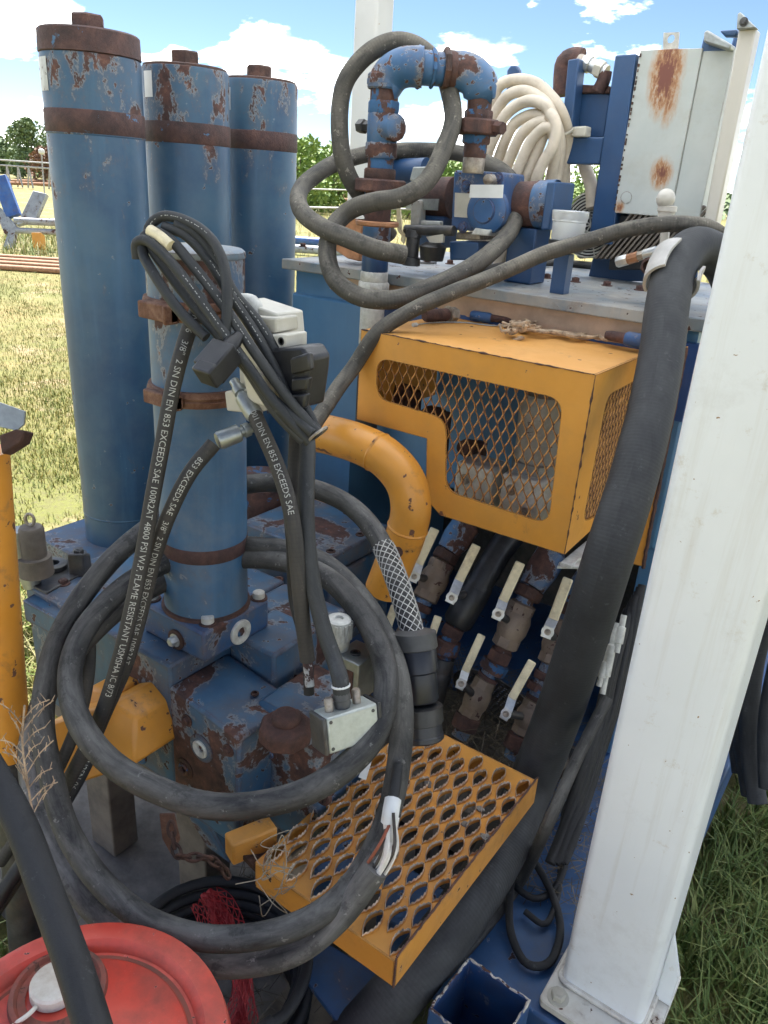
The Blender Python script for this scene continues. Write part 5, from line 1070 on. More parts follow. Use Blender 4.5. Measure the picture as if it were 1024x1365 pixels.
# rusty cylinder and small valves left of the pump
t = thing('rusty_coupling', 'short rusty brown cylinder between the left riser and the blue pump', 'coupling', A(*m2(350, 290), 1, 1.92)); p0, p1 = A(*m2(285, 205), 1, 1.92), A(*m2(405, 205), 1, 1.92); b = MB(); b.lathe(p0, p1 - p0, [(0, .05), (.004, .053), ((p1 - p0).length, .053)], 32); b.build('casing', 'rust', t); b = MB(); b.obox((p0 + p1) / 2 + V3(0, 0, -.085), (.04, 0, 0), (0, .04, 0), (0, 0, .04)); b.build('pedestal', 'frame', t, bevel=.004)
b = MB(); p0, p1 = A(*m2(135, 95), 1, 1.98), A(*m2(285, 90), 1, 1.98); b.cyl(p0, p1, .035, 24); tag(b.build('pipe_stub', 'frame'), 'dark blue pipe stub behind the left riser', 'pipe')
t = thing('filter_bracket', 'grey bracket with pale filter block beside the left riser', 'bracket', A(*m2(240, 300), 1, 1.86))
slab([(200, 208), (335, 208), (330, 258), (195, 250)], 1.858, .004).build('bracket_plate', 'steel', t); slab([(218, 210), (258, 215), (255, 325), (212, 322)], 1.845, .03).build('filter_body', 'lid', t, bevel=.004); slab([(255, 300), (340, 303), (340, 322), (252, 320)], 1.85, .02).build('filter_foot', 'plug', t, bevel=.003)
slab([(225, 72), (310, 70), (312, 205), (270, 205), (262, 140), (210, 130)], 1.90, .02).build('upright', 'steel', t, bevel=.003)
t = thing('tank_valve', 'dark valve with an upright pale lever next to the hose end', 'valve', A(*m2(230, 470), 1, 1.80))
p = A(*m2(225, 400), 1, 1.80); b = MB(); b.lathe(p + V3(0, 0, -.055), (0, 0, 1), [(0, .024), (.02, .024), (.022, .018), (.07, .018), (.072, .022), (.09, .02)], 18); b.build('body', 'darksteel', t); b = MB(); b.cyl(A(*m2(195, 340), 1, 1.80), A(*m2(400, 345), 1, 1.80), .013, 14); b.build('pipe', 'darksteel', t)
b = MB(); b.prism([A(*m2(*q), 1, 1.785) for q in ((153, 235), (170, 238), (178, 340), (195, 370), (185, 400), (172, 385), (176, 365), (160, 345))], (0, .005, 0)); b.build('lever', 'handle', t, bevel=.001)
b = MB(); p = A(*m2(310, 420), 1, 1.80); b.lathe(p + V3(0, 0, -.03), (0, 0, 1), [(0, .03), (.035, .036), (.045, .02)], 14); b.build('gauge_boot', 'black', t); slab([(282, 370), (355, 358), (352, 395), (300, 398)], 1.79, .01).build('torn_label', 'cream', t)
b = MB(); b.lathe(A(*m2(265, 480), 2, TZ), (0, 0, 1), [(0, .045), (.006, .045), (.007, .04)], 24); b.build('mount_plate', 'lid', t); 
for dx in (-.03, .03): bolt(t, A(*m2(265, 480), 2, TZ) + V3(dx, -.02, .006), r=.008, mat='rust')
q = A(435, 320, 1, 1.80); b = MB(); b.prism([A(*k2(*p), 1, 1.80) for p in ((205, 810), (230, 740), (270, 712), (300, 715), (290, 850), (250, 840))], (0, .10, 0)); tag(b.build('copper_cover', 'copper', bevel=.004), 'bent copper coloured cover behind the left riser', 'cover')
# breather cup
p = A(755, 333, 2, TZ); p = A(751, 352, 1, 1.82); t = thing('breather_cup', 'translucent white ribbed breather cup on a black base', 'breather', (p.x, 1.82, TZ))
bz_ = lambda py: A(752, py, 1, 1.82).z; rr = 30 / 1025 * 1.9 * .68
b = MB(); b.obox(V3(p.x, 1.82, (TZ + bz_(338)) / 2), (.018, 0, 0), (0, .018, 0), (0, 0, (bz_(338) - TZ) / 2)); b.build('post', 'frame', t, bevel=.002)
b = MB(); b.lathe((p.x, 1.82, bz_(336)), (0, 0, 1), [(0, .034), (.004, .042), (bz_(320) - bz_(336), .042)], 32); b.build('base', 'black', t)
z0, z1 = bz_(320), bz_(280); H_ = z1 - z0
b = MB(); b.lathe((p.x, 1.82, z0), (0, 0, 1), [(.0005, .036), (H_ * .1, .038), (H_ * .62, .039), (H_ * .64, .041), (H_ * .72, .041), (H_ * .74, .042), (H_ * .98, .043), (H_, .040), (H_, 0)], 40); b.build('cup', 'milky', t)
b = MB(); b.lathe((p.x, 1.82, z0 + .002), (0, 0, 1), [(0, .031), (H_ * .45, .032), (H_ * .62, .025), (H_ * .7, .012)], 11); b.build('element', 'tag', t)
t2 = t
# vent pipe
t = thing('vent_pipe', 'cream plastic vent pipe with round elbow head before the grey cabinet', 'pipe', A(884, 345, 1, 1.95)); q0, q1 = A(884, 348, 1, 1.95), A(888, 286, 1, 1.95); b = MB(); b.cyl(q0, q1, .0105, 18); b.build('pipe', 'beige', t)
b = MB(); b.lathe(q1 + V3(0, 0, -.014), (0, 0, 1), [(0, .017), (.020, .019), (.021, .022), (.032, .022), (.034, .018)], 20); b.build('socket', 'beige', t)
bm = bmesh.new(); bmesh.ops.create_uvsphere(bm, u_segments=20, v_segments=12, radius=.021); b = MB(); b.add([Vector((v.co.x, v.co.y * 1.1, v.co.z * 1.05)) + q1 + V3(-.006, -.006, .034) for v in bm.verts], [tuple(v.index for v in f.verts) for f in bm.faces]); bm.free(); b.build('elbow_head', 'beige', t)
# fittings on the lid right side
t = thing('lid_fitting', 'silver and brass hose fitting on the lid left of the grey saddle', 'fitting', A(850, 350, 1, 1.86)); q0, q1 = A(822, 350, 1, 1.86), A(868, 337, 1, 1.86); dq = (q1 - q0).normalized(); Lq = (q1 - q0).length
for f0, f1, r_, mat, nn in ((0, .32, .013, 'zinc', 6), (.3, .62, .012, 'copper', 8), (.6, .8, .011, 'bolt', 6), (.78, 1.15, .012, 'zinc', 16)): b = MB(); b.lathe(q0 + dq * Lq * f0, dq, [(0, r_ * .9), (.003, r_), (Lq * (f1 - f0), r_)], nn); b.build('fitting_body', mat, t)
p = A(865, 355, 1, 1.80); b = MB(); b.lathe(p + V3(0, .03, 0), (-.1, -1, 0), [(0, .016), (.02, .019), (.024, .019), (.026, .013), (.012, .011), (.012, 0)], 18); tag(b.build('pipe_stub', 'rust'), 'open rusty pipe stub pointing forward on the lid', 'pipe stub')
p = A(829, 366, 2, TZ); b = MB(); b.lathe(p, (0, 0, 1), [(0, .018), (.018, .018), (.02, .015)], 6); tag(b.build('hex_plug', 'bolt'), 'large tarnished hex plug on the tank lid', 'plug')

# ================================================================== COOLER FRAME, CABINET, BEIGE COLUMN
def k3(x, y): return (640 + x / 2.667, y / 2.667)
t = thing('cooler_frame', 'dark blue steel frame carrying the cream hose coil', 'frame', A(*k3(400, 860), 1, 2.2))
def sl3(name, pts, Y, th, mat, par=None, bev=.004): b = MB(); b.prism([A(*k3(*p), 1, Y) for p in pts], (0, th, 0)); return b.build(name, mat, par or t, bevel=bev)
sl3('upright', [(480, 196), (556, 190), (470, 870), (383, 866)], 2.20, .07, 'frame'); sl3('beam', [(283, 487), (440, 487), (426, 584), (246, 582)], 2.205, .05, 'frame'); sl3('upright', [(312, 212), (352, 206), (322, 488), (286, 486)], 2.19, .05, 'frame')
sl3('plate', [(338, 332), (462, 332), (440, 487), (322, 487)], 2.25, .006, 'frame'); sl3('rail', [(360, 300), (462, 305), (462, 332), (350, 332)], 2.24, .03, 'rust'); sl3('lug', [(95, 250), (108, 232), (128, 232), (138, 250), (134, 330), (92, 330)], 2.22, .02, 'frame')
sl3('cross_plate', [(468, 640), (800, 640), (770, 1000), (380, 1000)], 2.32, .01, 'frame'); sl3('upright', [(868, 240), (908, 106), (920, 106), (800, 800), (780, 790)], 2.30, .03, 'frame')
t = thing('pipe_elbow', 'rusty elbow with silver fittings on top of the blue frame', 'pipe', A(*k3(300, 330), 1, 2.24)); ap = [A(*k3(x, y), 1, 2.26) for x, y in ((295, 340), (298, 260), (305, 222), (335, 208), (360, 212))]; b = MB(); b.tube(spline(ap, .008), .028, 22); b.build('elbow', 'rust', t, 60)
p0, p1 = A(*k3(350, 212), 1, 2.24), A(*k3(445, 255), 1, 2.24); dp = p1 - p0
for f0, f1, r_, nn, mat in ((0, .25, .016, 16, 'bolt'), (.2, .45, .022, 8, 'zinc'), (.42, .7, .018, 16, 'zinc'), (.66, .92, .023, 6, 'cream'), (.88, 1.05, .018, 14, 'zinc')): b = MB(); b.lathe(p0 + dp * f0, dp, [(0, r_ * .9), (.004, r_), (dp.length * (f1 - f0), r_)], nn); b.build('fitting_body', mat, t)
b = MB(); b.tube(spline([p1, A(*k3(440, 285), 1, 2.24), A(*k3(420, 325), 1, 2.24)], .008), .018, 16); b.build('short_elbow', 'rust', t, 60)
b = MB(); b.prism([A(*k3(x, y), 1, 2.18) for x, y in ((330, 450), (378, 447), (374, 486), (322, 486))], (0, .04, 0)); tag(b.build('tan_block', 'cream', bevel=.004), 'small tan plastic block on the blue frame beam', 'block')
b = MB(); b.tube(spline([A(*k3(x, y), 1, 2.17) for x, y in ((335, 455), (320, 470), (288, 482), (250, 500))], .008), .004, 8); tag(b.build('zip_tie', 'cream'), 'pale strap tying the cream hose coil to the frame', 'strap')
# fan guard
fc = A(*k3(392, 800), 1, 2.27); t = thing('fan_guard', 'round wire fan guard behind the breather cup', 'fan guard', fc)
for k in range(9):
    r_ = .02 + k * .0085; b = MB(); b.tube([fc + V3(math.cos(a) * r_, 0, math.sin(a) * r_) for a in np.linspace(0, 6.283, 41)], .0022, 6); b.build('ring', 'plug', t)
for k in range(4): a = k * math.pi / 4 + .3; b = MB(); b.cyl(fc + V3(math.cos(a) * .088, .004, math.sin(a) * .088), fc - V3(math.cos(a) * .088, -.004, math.sin(a) * .088), .0022, 6); b.build('spoke', 'plug', t)
b = MB(); b.lathe(fc + V3(0, .05, 0), (0, -1, 0), [(0, .092), (.02, .092)], 32); b.build('backing', 'black', t)
# cabinet
CF_ = [A(*k3(x, y), 1, 2.20) for x, y in ((566, 178), (778, 174), (690, 762), (474, 756))]
cx0, cx1 = (CF_[0].x + CF_[3].x) / 2, (CF_[1].x + CF_[2].x) / 2; cz0, cz1 = CF_[3].z, CF_[0].z; cw = cx1 - cx0; ch_ = cz1 - cz0
CAB_SPOTS = [(cw * .50, ch_ * .86, cw * .34, ch_ * .32, 1.0), (cw * .62, ch_ * .70, cw * .22, ch_ * .2, .55), (cw * .72, ch_ * .27, cw * .24, ch_ * .13, .8), (cw * .1, ch_ * .04, cw * .12, ch_ * .06, .6)]
M['cabinet'] = rust_panel()
t = thing('cabinet', 'pale grey steel cabinet with two rust runs and a lifting lug', 'cabinet', (cx0, 2.20, cz0))
b = MB(); b.box((cx0, 2.20, cz0), (cx1, 2.30, cz1)); b.build('body', 'cabinet', t, bevel=.002)
b = MB(); b.box((cx1 + .0005, 2.204, cz0), (cx1 + .075, 2.30, cz1 - .006)); b.build('side_door', 'cabinet', t, bevel=.002)
lg = [k3(650, 176), k3(652, 116), k3(708, 114), k3(703, 172)]; lp = [A(*q, 1, 2.21) for q in lg]; hc = A(*k3(678, 138), 1, 2.21)
b = MB(); b.plate([(p.x, p.z) for p in lp], [[(hc.x + .0095 * math.cos(a), hc.z + .0095 * math.sin(a)) for a in np.linspace(0, 6.283, 15)[:-1]]], lambda u, v: V3(u, 2.21, v), (0, -1, 0), .006); b.build('lifting_lug', 'plug', t)
for k in range(26):
    u = k / 25 + R.uniform(-.012, .012); b = MB(); p = CF_[0].lerp(CF_[3], u); b.obox(V3(cx0 + .004, 2.1985, cz0 + ch_ * (.02 + .94 * u)), (R.uniform(.001, .0025), 0, 0), (0, .0015, 0), (0, 0, R.uniform(.002, .005))); b.build('stitch_weld', 'rustdark', t)
b = MB(); q = A(*k3(520, 702), 1, 2.1995); b.lathe(q, (0, -1, 0), [(0, .0155), (.0012, .0155), (.0016, .013), (.0016, 0)], 22); b.build('blank_plug', 'cabinet', t)
sl3('mount_bracket', [(795, 112), (808, 106), (896, 158), (886, 178), (795, 150)], 2.17, .05, 'steel'); sl3('mount_bracket', [(786, 165), (800, 110), (812, 130), (890, 180), (868, 232), (790, 190)], 2.205, .05, 'frame')
t = thing('louvre_panel', 'black louvred radiator panel below the grey cabinet', 'louvre', A(*k3(590, 880), 1, 2.27)); 
sl3('backing', [(480, 762), (800, 775), (770, 960), (455, 960)], 2.235, .01, 'black')
for k in range(15):
    p = A(*k3(485 + k * 19, 830), 1, 2.215); b = MB(); b.obox(p, V3(.55, 0, .83) * .085, (0, .010, 0), V3(.83, 0, -.55) * .0028); b.build('slat', 'legsteel', t)
t = thing('beige_column', 'beige flat steel column with bolted bracket at the right edge of the sky', 'column', A(*k3(815, 800), 1, 2.12))
sl3('shaft', [(920, 102), (982, 100), (838, 800), (793, 795)], 2.12, .05, 'beige'); p_ = [A(*k3(*q), 1, 2.10) for q in ((915, 48), (925, 42), (982, 98), (912, 104))]; b = MB(); b.prism(p_, (0, .03, 0)); b.build('top_bracket', 'steel', t, bevel=.002)
bolt(t, A(*k3(938, 78), 1, 2.099), (0, -1, 0), .0065, .005, 'darksteel'); sl3('side_bracket', [(850, 108), (915, 104), (912, 130), (870, 130)], 2.13, .02, 'frame')

# ================================================================== HOSES ON THE TANK
def hose(name, pts, r, mat, label, cat='hose', n=16, wobble=.0, seed=1, group=None, step=.01):
    path = hose_path(pts, step)
    if wobble: path = wob(path, wobble, 9, seed)
    b = MB(); b.tube(path, r, n); o = b.build(name, mat, smooth=60, loc=path[0]); tag(o, label, cat, group); return o, path
# looped grey hose: end by the riser, round both risers, then an upright ring
dL, dR = 1.80, 2.03
pts = [(538, 340, 1.79), (500, 333, 1.76), (470, 322, 1.77), (432, 306, 1.80), (404, 284, 1.86), (398, 262, 1.93), (412, 240, 2.0), (445, 219, 2.07), (485, 206, 2.12), (540, 200, 2.18), (600, 203, 2.2), (645, 214, 2.16), (677, 236, 2.08), (690, 268, 2.0), (682, 303, 1.93),
       (655, 338, 1.86), (606, 368, 1.80), (560, 388, 1.78), (520, 400, 1.765), (482, 396, 1.77), (450, 375, 1.79), (437, 345, 1.81), (440, 312, 1.83), (462, 285, 1.83), (498, 270, 1.79), (535, 262, 1.77), (570, 240, 1.78), (594, 195, 1.80), (603, 150, 1.82), (592, 100, 1.83), (560, 66, 1.83), (525, 58, 1.83), (490, 72, 1.83), (463, 105, 1.84), (453, 150, 1.86), (455, 200, 1.88), (466, 235, 1.91), (482, 262, 1.95), (500, 290, 2.0), (520, 315, 2.05)]
o, p_ = hose('hose', pts, .0215, 'hose_grey', 'grey wrapped hose looped in a ring around the rusty pipe risers', n=22, wobble=.004)
hose('hose', [(392, 640, 1.60), (402, 598, 1.62), (418, 565, 1.66), (445, 525, 1.70), (472, 488, 1.735), (505, 442, 1.715), (550, 413, 1.71), (600, 391, 1.72), (660, 367, 1.74), (720, 341, 1.75), (790, 319, 1.74), (850, 304, 1.72), (910, 298, 1.70), (945, 303, 1.72), (980, 330, 1.78)], .0175, 'hose_grey', 'long grey hose running along the tank lid edge to the white post', n=18, wobble=.003)
hose('hose', [A(x, y, 2, TZ + .014) for x, y in ((600, 372), (640, 360), (690, 353), (740, 350), (790, 354), (822, 351))], .012, 'cable', 'thin black hose lying on the tank lid behind the long grey hose')
hose('hose', [A(x, y, 2, TZ + .05) for x, y in ((775, 338), (830, 334), (870, 325), (920, 322), (960, 325))], .016, 'hose_light', 'short grey hose behind the vent pipe on the lid')
# cream hose coil
b = MB(); ST = [[(40, 400), (62, 315), (130, 284), (205, 296), (262, 352), (284, 392)], [(28, 470), (90, 352), (160, 322), (222, 352), (250, 390)], [(22, 560), (52, 490), (95, 415), (170, 368), (232, 380), (254, 412)], [(50, 600), (85, 510), (125, 440), (195, 408), (242, 430)], [(88, 620), (120, 540), (160, 465), (220, 430), (250, 440)], [(125, 640), (150, 575), (190, 488), (240, 446)], [(160, 650), (185, 590), (212, 520), (248, 440)], [(206, 640), (228, 580), (262, 520), (274, 460), (262, 416), (244, 404)]]
for k, s_ in enumerate(ST):
    pp = [A(*k3(x, y), 1, 2.16 - .012 * (k % 3) - .006 * k) for x, y in s_]; pp = [pp[0] + V3(-.05, .05, -.25)] + [pp[0] + V3(-.015, .02, -.1)] + pp
    if k < 7: pp = pp + [pp[-1] + V3(.015, .04, -.06), pp[-1] + V3(.0, .07, -.2)]
    b.tube(wob(spline(pp, .012), .010, 5, k * 3.1), .0155, 16)
for x0 in (255, 292): b.tube(spline([A(*k3(x0, 540), 1, 2.27), A(*k3(x0 + 8, 600), 1, 2.27), A(*k3(x0 + 10, 700), 1, 2.26)], .012), .017, 14)
b.tube(spline([A(*k3(365, 560), 1, 2.29), A(*k3(375, 600), 1, 2.28), A(*k3(395, 660), 1, 2.26), A(*k3(400, 740), 1, 2.25)], .012), .018, 14)
tag(b.build('hose_coil', 'creamhose', smooth=60), 'coil of cream coloured hose hung over the blue frame', 'hose coil')
# big black hose with saddles
pts = [(990, 420, 1.72), (965, 352, 1.70), (930, 330, 1.66), (903, 352, 1.61), (890, 405, 1.56), (882, 470, 1.52), (868, 545, 1.47), (845, 635, 1.43), (812, 740, 1.42), (778, 850, 1.50), (745, 950, 1.60), (708, 1045, 1.66), (668, 1135, 1.58), (616, 1215, 1.46), (550, 1300, 1.38), (480, 1380, 1.35), (410, 1450, 1.33)]
BH, bp_ = hose('big_hose', pts, lambda f: .0435 + .0065 * min(1, max(0, (f - .3) / .4)) - .002 * max(0, (f - .8) / .2), 'hose_big', 'thick black hose running diagonally from the tank top past the step', n=32, step=.012)
t = thing('hose_saddle', 'pale grey split sleeve halves clipped over the big black hose', 'sleeve', bp_[14]); M['sadd_in'] = M['sadd']
i0 = min(range(len(bp_)), key=lambda i: (bp_[i] - D(905, 352, 1.61)).length); seg_ = bp_[max(0, i0 - 1):i0 + 6]
frs = frames(seg_)
def halfpipe(a0, a1, r, L0, L1):
    b = MB(); n = 12; vs = []; fr2 = frs[L0:L1]
    for (p, tt, x, y) in fr2:
        c = (CAM - p); c = (c - tt * c.dot(tt)).normalized(); s_ = c.cross(tt) * -1
        for rr in (r, r + .006):
            for k in range(n + 1): a = rad(a0 + (a1 - a0) * k / n); vs.append(p + (c * math.cos(a) + s_ * math.sin(a)) * rr)
    m = 2 * (n + 1); fs = []
    for i in range(len(fr2) - 1):
        for k in range(n):
            fs += [(i * m + k, i * m + k + 1, (i + 1) * m + k + 1, (i + 1) * m + k), (i * m + n + 1 + k, (i + 1) * m + n + 1 + k, (i + 1) * m + n + 2 + k, i * m + n + 2 + k)]
        for k in (0, n): fs.append((i * m + k, (i + 1) * m + k, (i + 1) * m + n + 1 + k, i * m + n + 1 + k))
    for i in (0, len(fr2) - 1):
        for k in range(n): fs.append((i * m + k, i * m + k + 1, i * m + n + 2 + k, i * m + n + 1 + k))
    b.add(vs, fs); return b
halfpipe(20, 120, .050, 0, 7).build('sleeve_half', 'sadd', t); halfpipe(-150, -70, .050, 0, 7).build('sleeve_half', 'sadd', t)

# ================================================================== CABLE LOOPS in front
CRAD = .0195
L1 = [(556, 868, 1.30), (545, 825, 1.32), (528, 770, 1.36), (503, 715, 1.42), (465, 673, 1.48), (420, 652, 1.50), (370, 643, 1.52), (330, 645, 1.53), (270, 662, 1.52), (215, 692, 1.46), (150, 745, 1.38), (95, 815, 1.33), (64, 890, 1.29), (56, 960, 1.26), (66, 1030, 1.23), (90, 1105, 1.20), (135, 1175, 1.17), (200, 1227, 1.14), (290, 1252, 1.12), (385, 1238, 1.12), (460, 1190, 1.14), (508, 1115, 1.17), (532, 1020, 1.20), (536, 940, 1.23), (520, 865, 1.28), (490, 805, 1.34), (440, 757, 1.40), (385, 733, 1.45), (330, 728, 1.49)]
L2 = [(330, 728, 1.49), (270, 735, 1.49), (215, 752, 1.44), (155, 790, 1.36), (112, 838, 1.30), (94, 895, 1.25), (104, 955, 1.20), (145, 1015, 1.16), (215, 1057, 1.13), (300, 1075, 1.11), (390, 1062, 1.10), (455, 1028, 1.11), (500, 978, 1.14), (516, 920, 1.18), (508, 868, 1.24), (478, 810, 1.31), (430, 768, 1.38), (385, 750, 1.43), (335, 745, 1.48), (270, 755, 1.50), (200, 785, 1.47), (130, 835, 1.42), (72, 905, 1.38), (42, 985, 1.34), (46, 1060, 1.29), (80, 1150, 1.24), (135, 1222, 1.20), (215, 1270, 1.165), (300, 1285, 1.15), (390, 1268, 1.145), (455, 1222, 1.135), (503, 1155, 1.115)]
t = thing('control_cable', 'thick black dusty cable coiled in big loops across the front of the machine', 'cable', D(300, 1075, 1.11)); LOOP = t
PA, PB = hose_path(L1, .01), hose_path(L2, .01)
b = MB(); b.tube(wob(PA, .003, 8, 2), CRAD * .97, 20); b.build('cable_jacket', 'cable', t, 60)
ib = int(len(PB) * .66); b = MB(); PBw = wob(PB, .003, 8, 5); b.tube(PBw[:ib + 1], CRAD, 20); b.build('cable_jacket', 'cable', t, 60); b = MB(); b.tube(PBw[ib:], CRAD * 1.02, 20); b.build('cable_jacket', 'cablegrey', t, 60)['label'] = 'bleached grey length of cable'
# braided sleeve near the plug
i1 = int(len(PA) * .085); sl_ = resample(PA[:i1], .006); fr = frames(sl_); b = MB()
for s_ in (1, -1):
    for k in range(9):
        pts_ = []
        for i in range(0, len(fr)):
            p, tt, x, y = fr[i]; a = k / 9 * 6.283 + s_ * i * .006 / .021; pts_.append(p + (x * math.cos(a) + y * math.sin(a)) * (CRAD * .97 + .0012))
        b.tube(pts_, .0009, 5)
b.build('braided_sleeve', 'braid', t)
b = MB(); p, d = sl_[0], (sl_[0] - sl_[2]).normalized()
plugp = [D(553, 849, 1.30), D(557, 900, 1.30), D(563, 985, 1.305)]; d = (plugp[2] - plugp[0]).normalized(); Lp = (plugp[2] - plugp[0]).length; rr = .0385
t2 = thing('plug_connector', 'black cylindrical cable plug hanging over the grip step', 'connector', plugp[2])
b = MB(); b.lathe(plugp[0] - d * .012, d, [(0, rr * .62), (.004, rr * .95), (.03, rr * .98), (.032, rr * .88)], 36); b.build('gland_nut', 'blackring', t2)
b = MB(); b.lathe(plugp[0] + d * .018, d, [(0, rr * .86), (.004, rr * .9), (Lp * .22, rr * .92), (Lp * .24, rr * .84), (Lp * .5, rr * .86), (Lp * .52, rr * .8)], 36); b.build('barrel', 'navy', t2)
b = MB(); b.lathe(plugp[0] + d * (Lp * .66), d, [(0, rr * .84), (.003, rr * 1.0), (Lp * .17, rr * 1.0), (Lp * .18, rr * .92)], 30); b.build('coupling_ring', 'black', t2)
b = MB(); b.lathe(plugp[0] + d * (Lp * .82), d, [(0, rr * .92), (Lp * .12, rr * .92), (Lp * .13, rr * .97), (Lp * .17, rr * .97), (Lp * .185, rr * .9), (Lp * .185, rr * .6), (Lp * .1, rr * .55), (Lp * .1, 0)], 36); b.build('end_sleeve', 'navy', t2)
# white hanging tag and stripped wires at the cable end
wt = thing('wire_ends', 'stripped cable end with many thin white wires above the step', 'wires', PBw[-1])
rng = random.Random(2); dP = (PBw[-1] - PBw[-4]).normalized(); b1 = MB(); b2_ = MB(); b3 = MB()
tip = [D(522, 1086, 1.19)]
frE = frames([PBw[-1], PBw[-1] + dP * .01]); _, tt, x, y = frE[0]
for k in range(18):
    a = rng.uniform(0, 6.28); q = (x * math.cos(a) + y * math.sin(a)) * CRAD * rng.uniform(.2, .85); e = D(523 + rng.uniform(-12, 12), 1086 + rng.uniform(-6, 8), 1.125 + rng.uniform(-.008, .008)); m_ = (PBw[-1] + e) / 2 + q * .9 + CR * .006 - CF * .012
    (b1 if k % 5 else (b2_ if k % 2 else b3)).tube(spline([PBw[-1] - dP * .01 + q, PBw[-1] + dP * .012 + q, m_, e], .006), .0026, 6)
b1.build('white_wire', 'wire_white', wt); b2_.build('black_wire', 'wire_dark', wt); b3.build('brown_wire', 'wire_red', wt)
p = D(521, 1083, 1.185); b = MB(); b.tube(spline([D(519, 1096, 1.128), D(521, 1083, 1.128), D(524, 1066, 1.14)], .004), .013, 10); b.build('taped_end', 'tag', wt, 60); b = MB(); b.tube(spline([D(523, 1076, 1.135), D(527, 1050, 1.16), D(531, 1020, 1.18)], .006), .0085, 12); b.build('inner_jacket', 'cable2', wt, 60)
tp = [D(*q) for q in ((478, 1036, 1.25), (492, 1002, 1.26), (499, 1004, 1.26), (488, 1040, 1.25))]; b = MB(); b.prism(tp, CF * .001); tag(b.build('card_tag', 'tag'), 'pale tag strip hanging between the cable loop and the step', 'tag')

# ================================================================== HYDRAULIC HOSES with print
TXT = '2SN-06   3/8"  2 SN DIN EN 853 EXCEEDS SAE 100R2AT 4800 PSI W.P. FLAME RESISTANT USMSHA IC 8/73'
side = lambda p: (CAM - p).normalized()
def hyd(pts, r, label, text, s0, size, mat='hyd'):
    path = hose_path(pts, .008); t = thing('hydraulic_hose', label, 'hose', path[0]); b = MB(); b.tube(path, r, 18); b.build('hose', mat, t, 60)
    if text: lettering(t, path, r, text, s0, size, side, flip=False)
    return t, path
H1 = [(268, 405, 1.155), (252, 440, 1.145), (232, 510, 1.14), (217, 590, 1.15), (204, 660, 1.16), (192, 730, 1.17), (178, 800, 1.18), (160, 875, 1.20), (136, 950, 1.23), (108, 1010, 1.26), (72, 1075, 1.28), (30, 1150, 1.30), (-12, 1220, 1.32), (-50, 1280, 1.34)]
t, path = hyd(H1, .0118, 'printed hydraulic hose running from the upper clamp down to the lower left', TXT, .012, .0135)
H2 = [(330, 568, 1.20), (312, 576, 1.19), (285, 592, 1.18), (255, 628, 1.17), (228, 680, 1.18), (208, 735, 1.20), (192, 800, 1.22), (170, 880, 1.24), (140, 950, 1.27), (105, 1030, 1.30), (70, 1090, 1.32), (20, 1175, 1.34), (-30, 1250, 1.36)]
t, path = hyd(H2[2:], .0118, 'printed hydraulic hose leaving the silver fitting below the solenoid valve', '853 EXCEEDS SAE   3/8"  2 SN DIN EN 853 EXCEEDS SAE 100R2AT', .03, .0125)
def crimp(t, p0, p1, r, nm='crimp_fitting'):
    b = MB(); d = p1 - p0; L = d.length; b.lathe(p0, d, [(0, r * .62), (L * .18, r * .62), (L * .19, r * .85), (L * .34, r * .85), (L * .35, r * .62), (L * .42, r * .62), (L * .46, r * 1.1), (L * .94, r * 1.12), (L, r * .95)], 18); b.build(nm, 'steel', t)
crimp(t, D(342, 568, 1.205), D(290, 588, 1.18), .013)
H3 = [(336, 545, 1.19), (352, 580, 1.17), (368, 617, 1.16), (384, 665, 1.15), (393, 715, 1.15), (398, 770, 1.16), (404, 830, 1.18), (410, 880, 1.20)]
t, path = hyd(H3, .0120, 'printed hydraulic hose dropping from the solenoid valve to the junction box', '001 DIN EN 853 EXCEEDS SAE', .012, .013)
crimp(t, D(312, 508, 1.215), D(341, 556, 1.185), .013)
H4 = [(392, 800, 1.23), (402, 840, 1.22), (410, 880, 1.22), (412, 925, 1.23)]; hyd([(380, 640, 1.19), (388, 720, 1.2)] + H4, .0085, 'thin black and white hose hanging beside the junction box cable', None, 0, 0, 'cable2')
# pale worn stripe section
b = MB(); b.tube(hose_path([(408, 870, 1.213), (411, 892, 1.213), (413, 915, 1.213)], .006), .0075, 10); tag(b.build('pipe_stub', 'stickerworn'), 'short white flaking tube below the hanging hoses', 'pipe stub')
hyd([(120, 820, 1.46), (118, 900, 1.40), (105, 960, 1.37), (75, 1030, 1.36), (40, 1090, 1.37), (0, 1150, 1.38)], .011, 'plain black hose behind the printed hoses at the left', None, 0, 0)
p_ = hose_path([(130, 985, 1.30), (100, 1045, 1.29), (60, 1110, 1.28), (20, 1165, 1.27), (-20, 1230, 1.26)], .008); t = thing('hydraulic_hose', 'printed black hose crossing toward the lower left edge', 'hose', p_[0]); b = MB(); b.tube(p_, .0125, 16); b.build('hose', 'coil', t, 60); lettering(t, p_, .0125, 'WH2SN-06   3/8"   EXCEEDS SAE', .02, .0135, side)

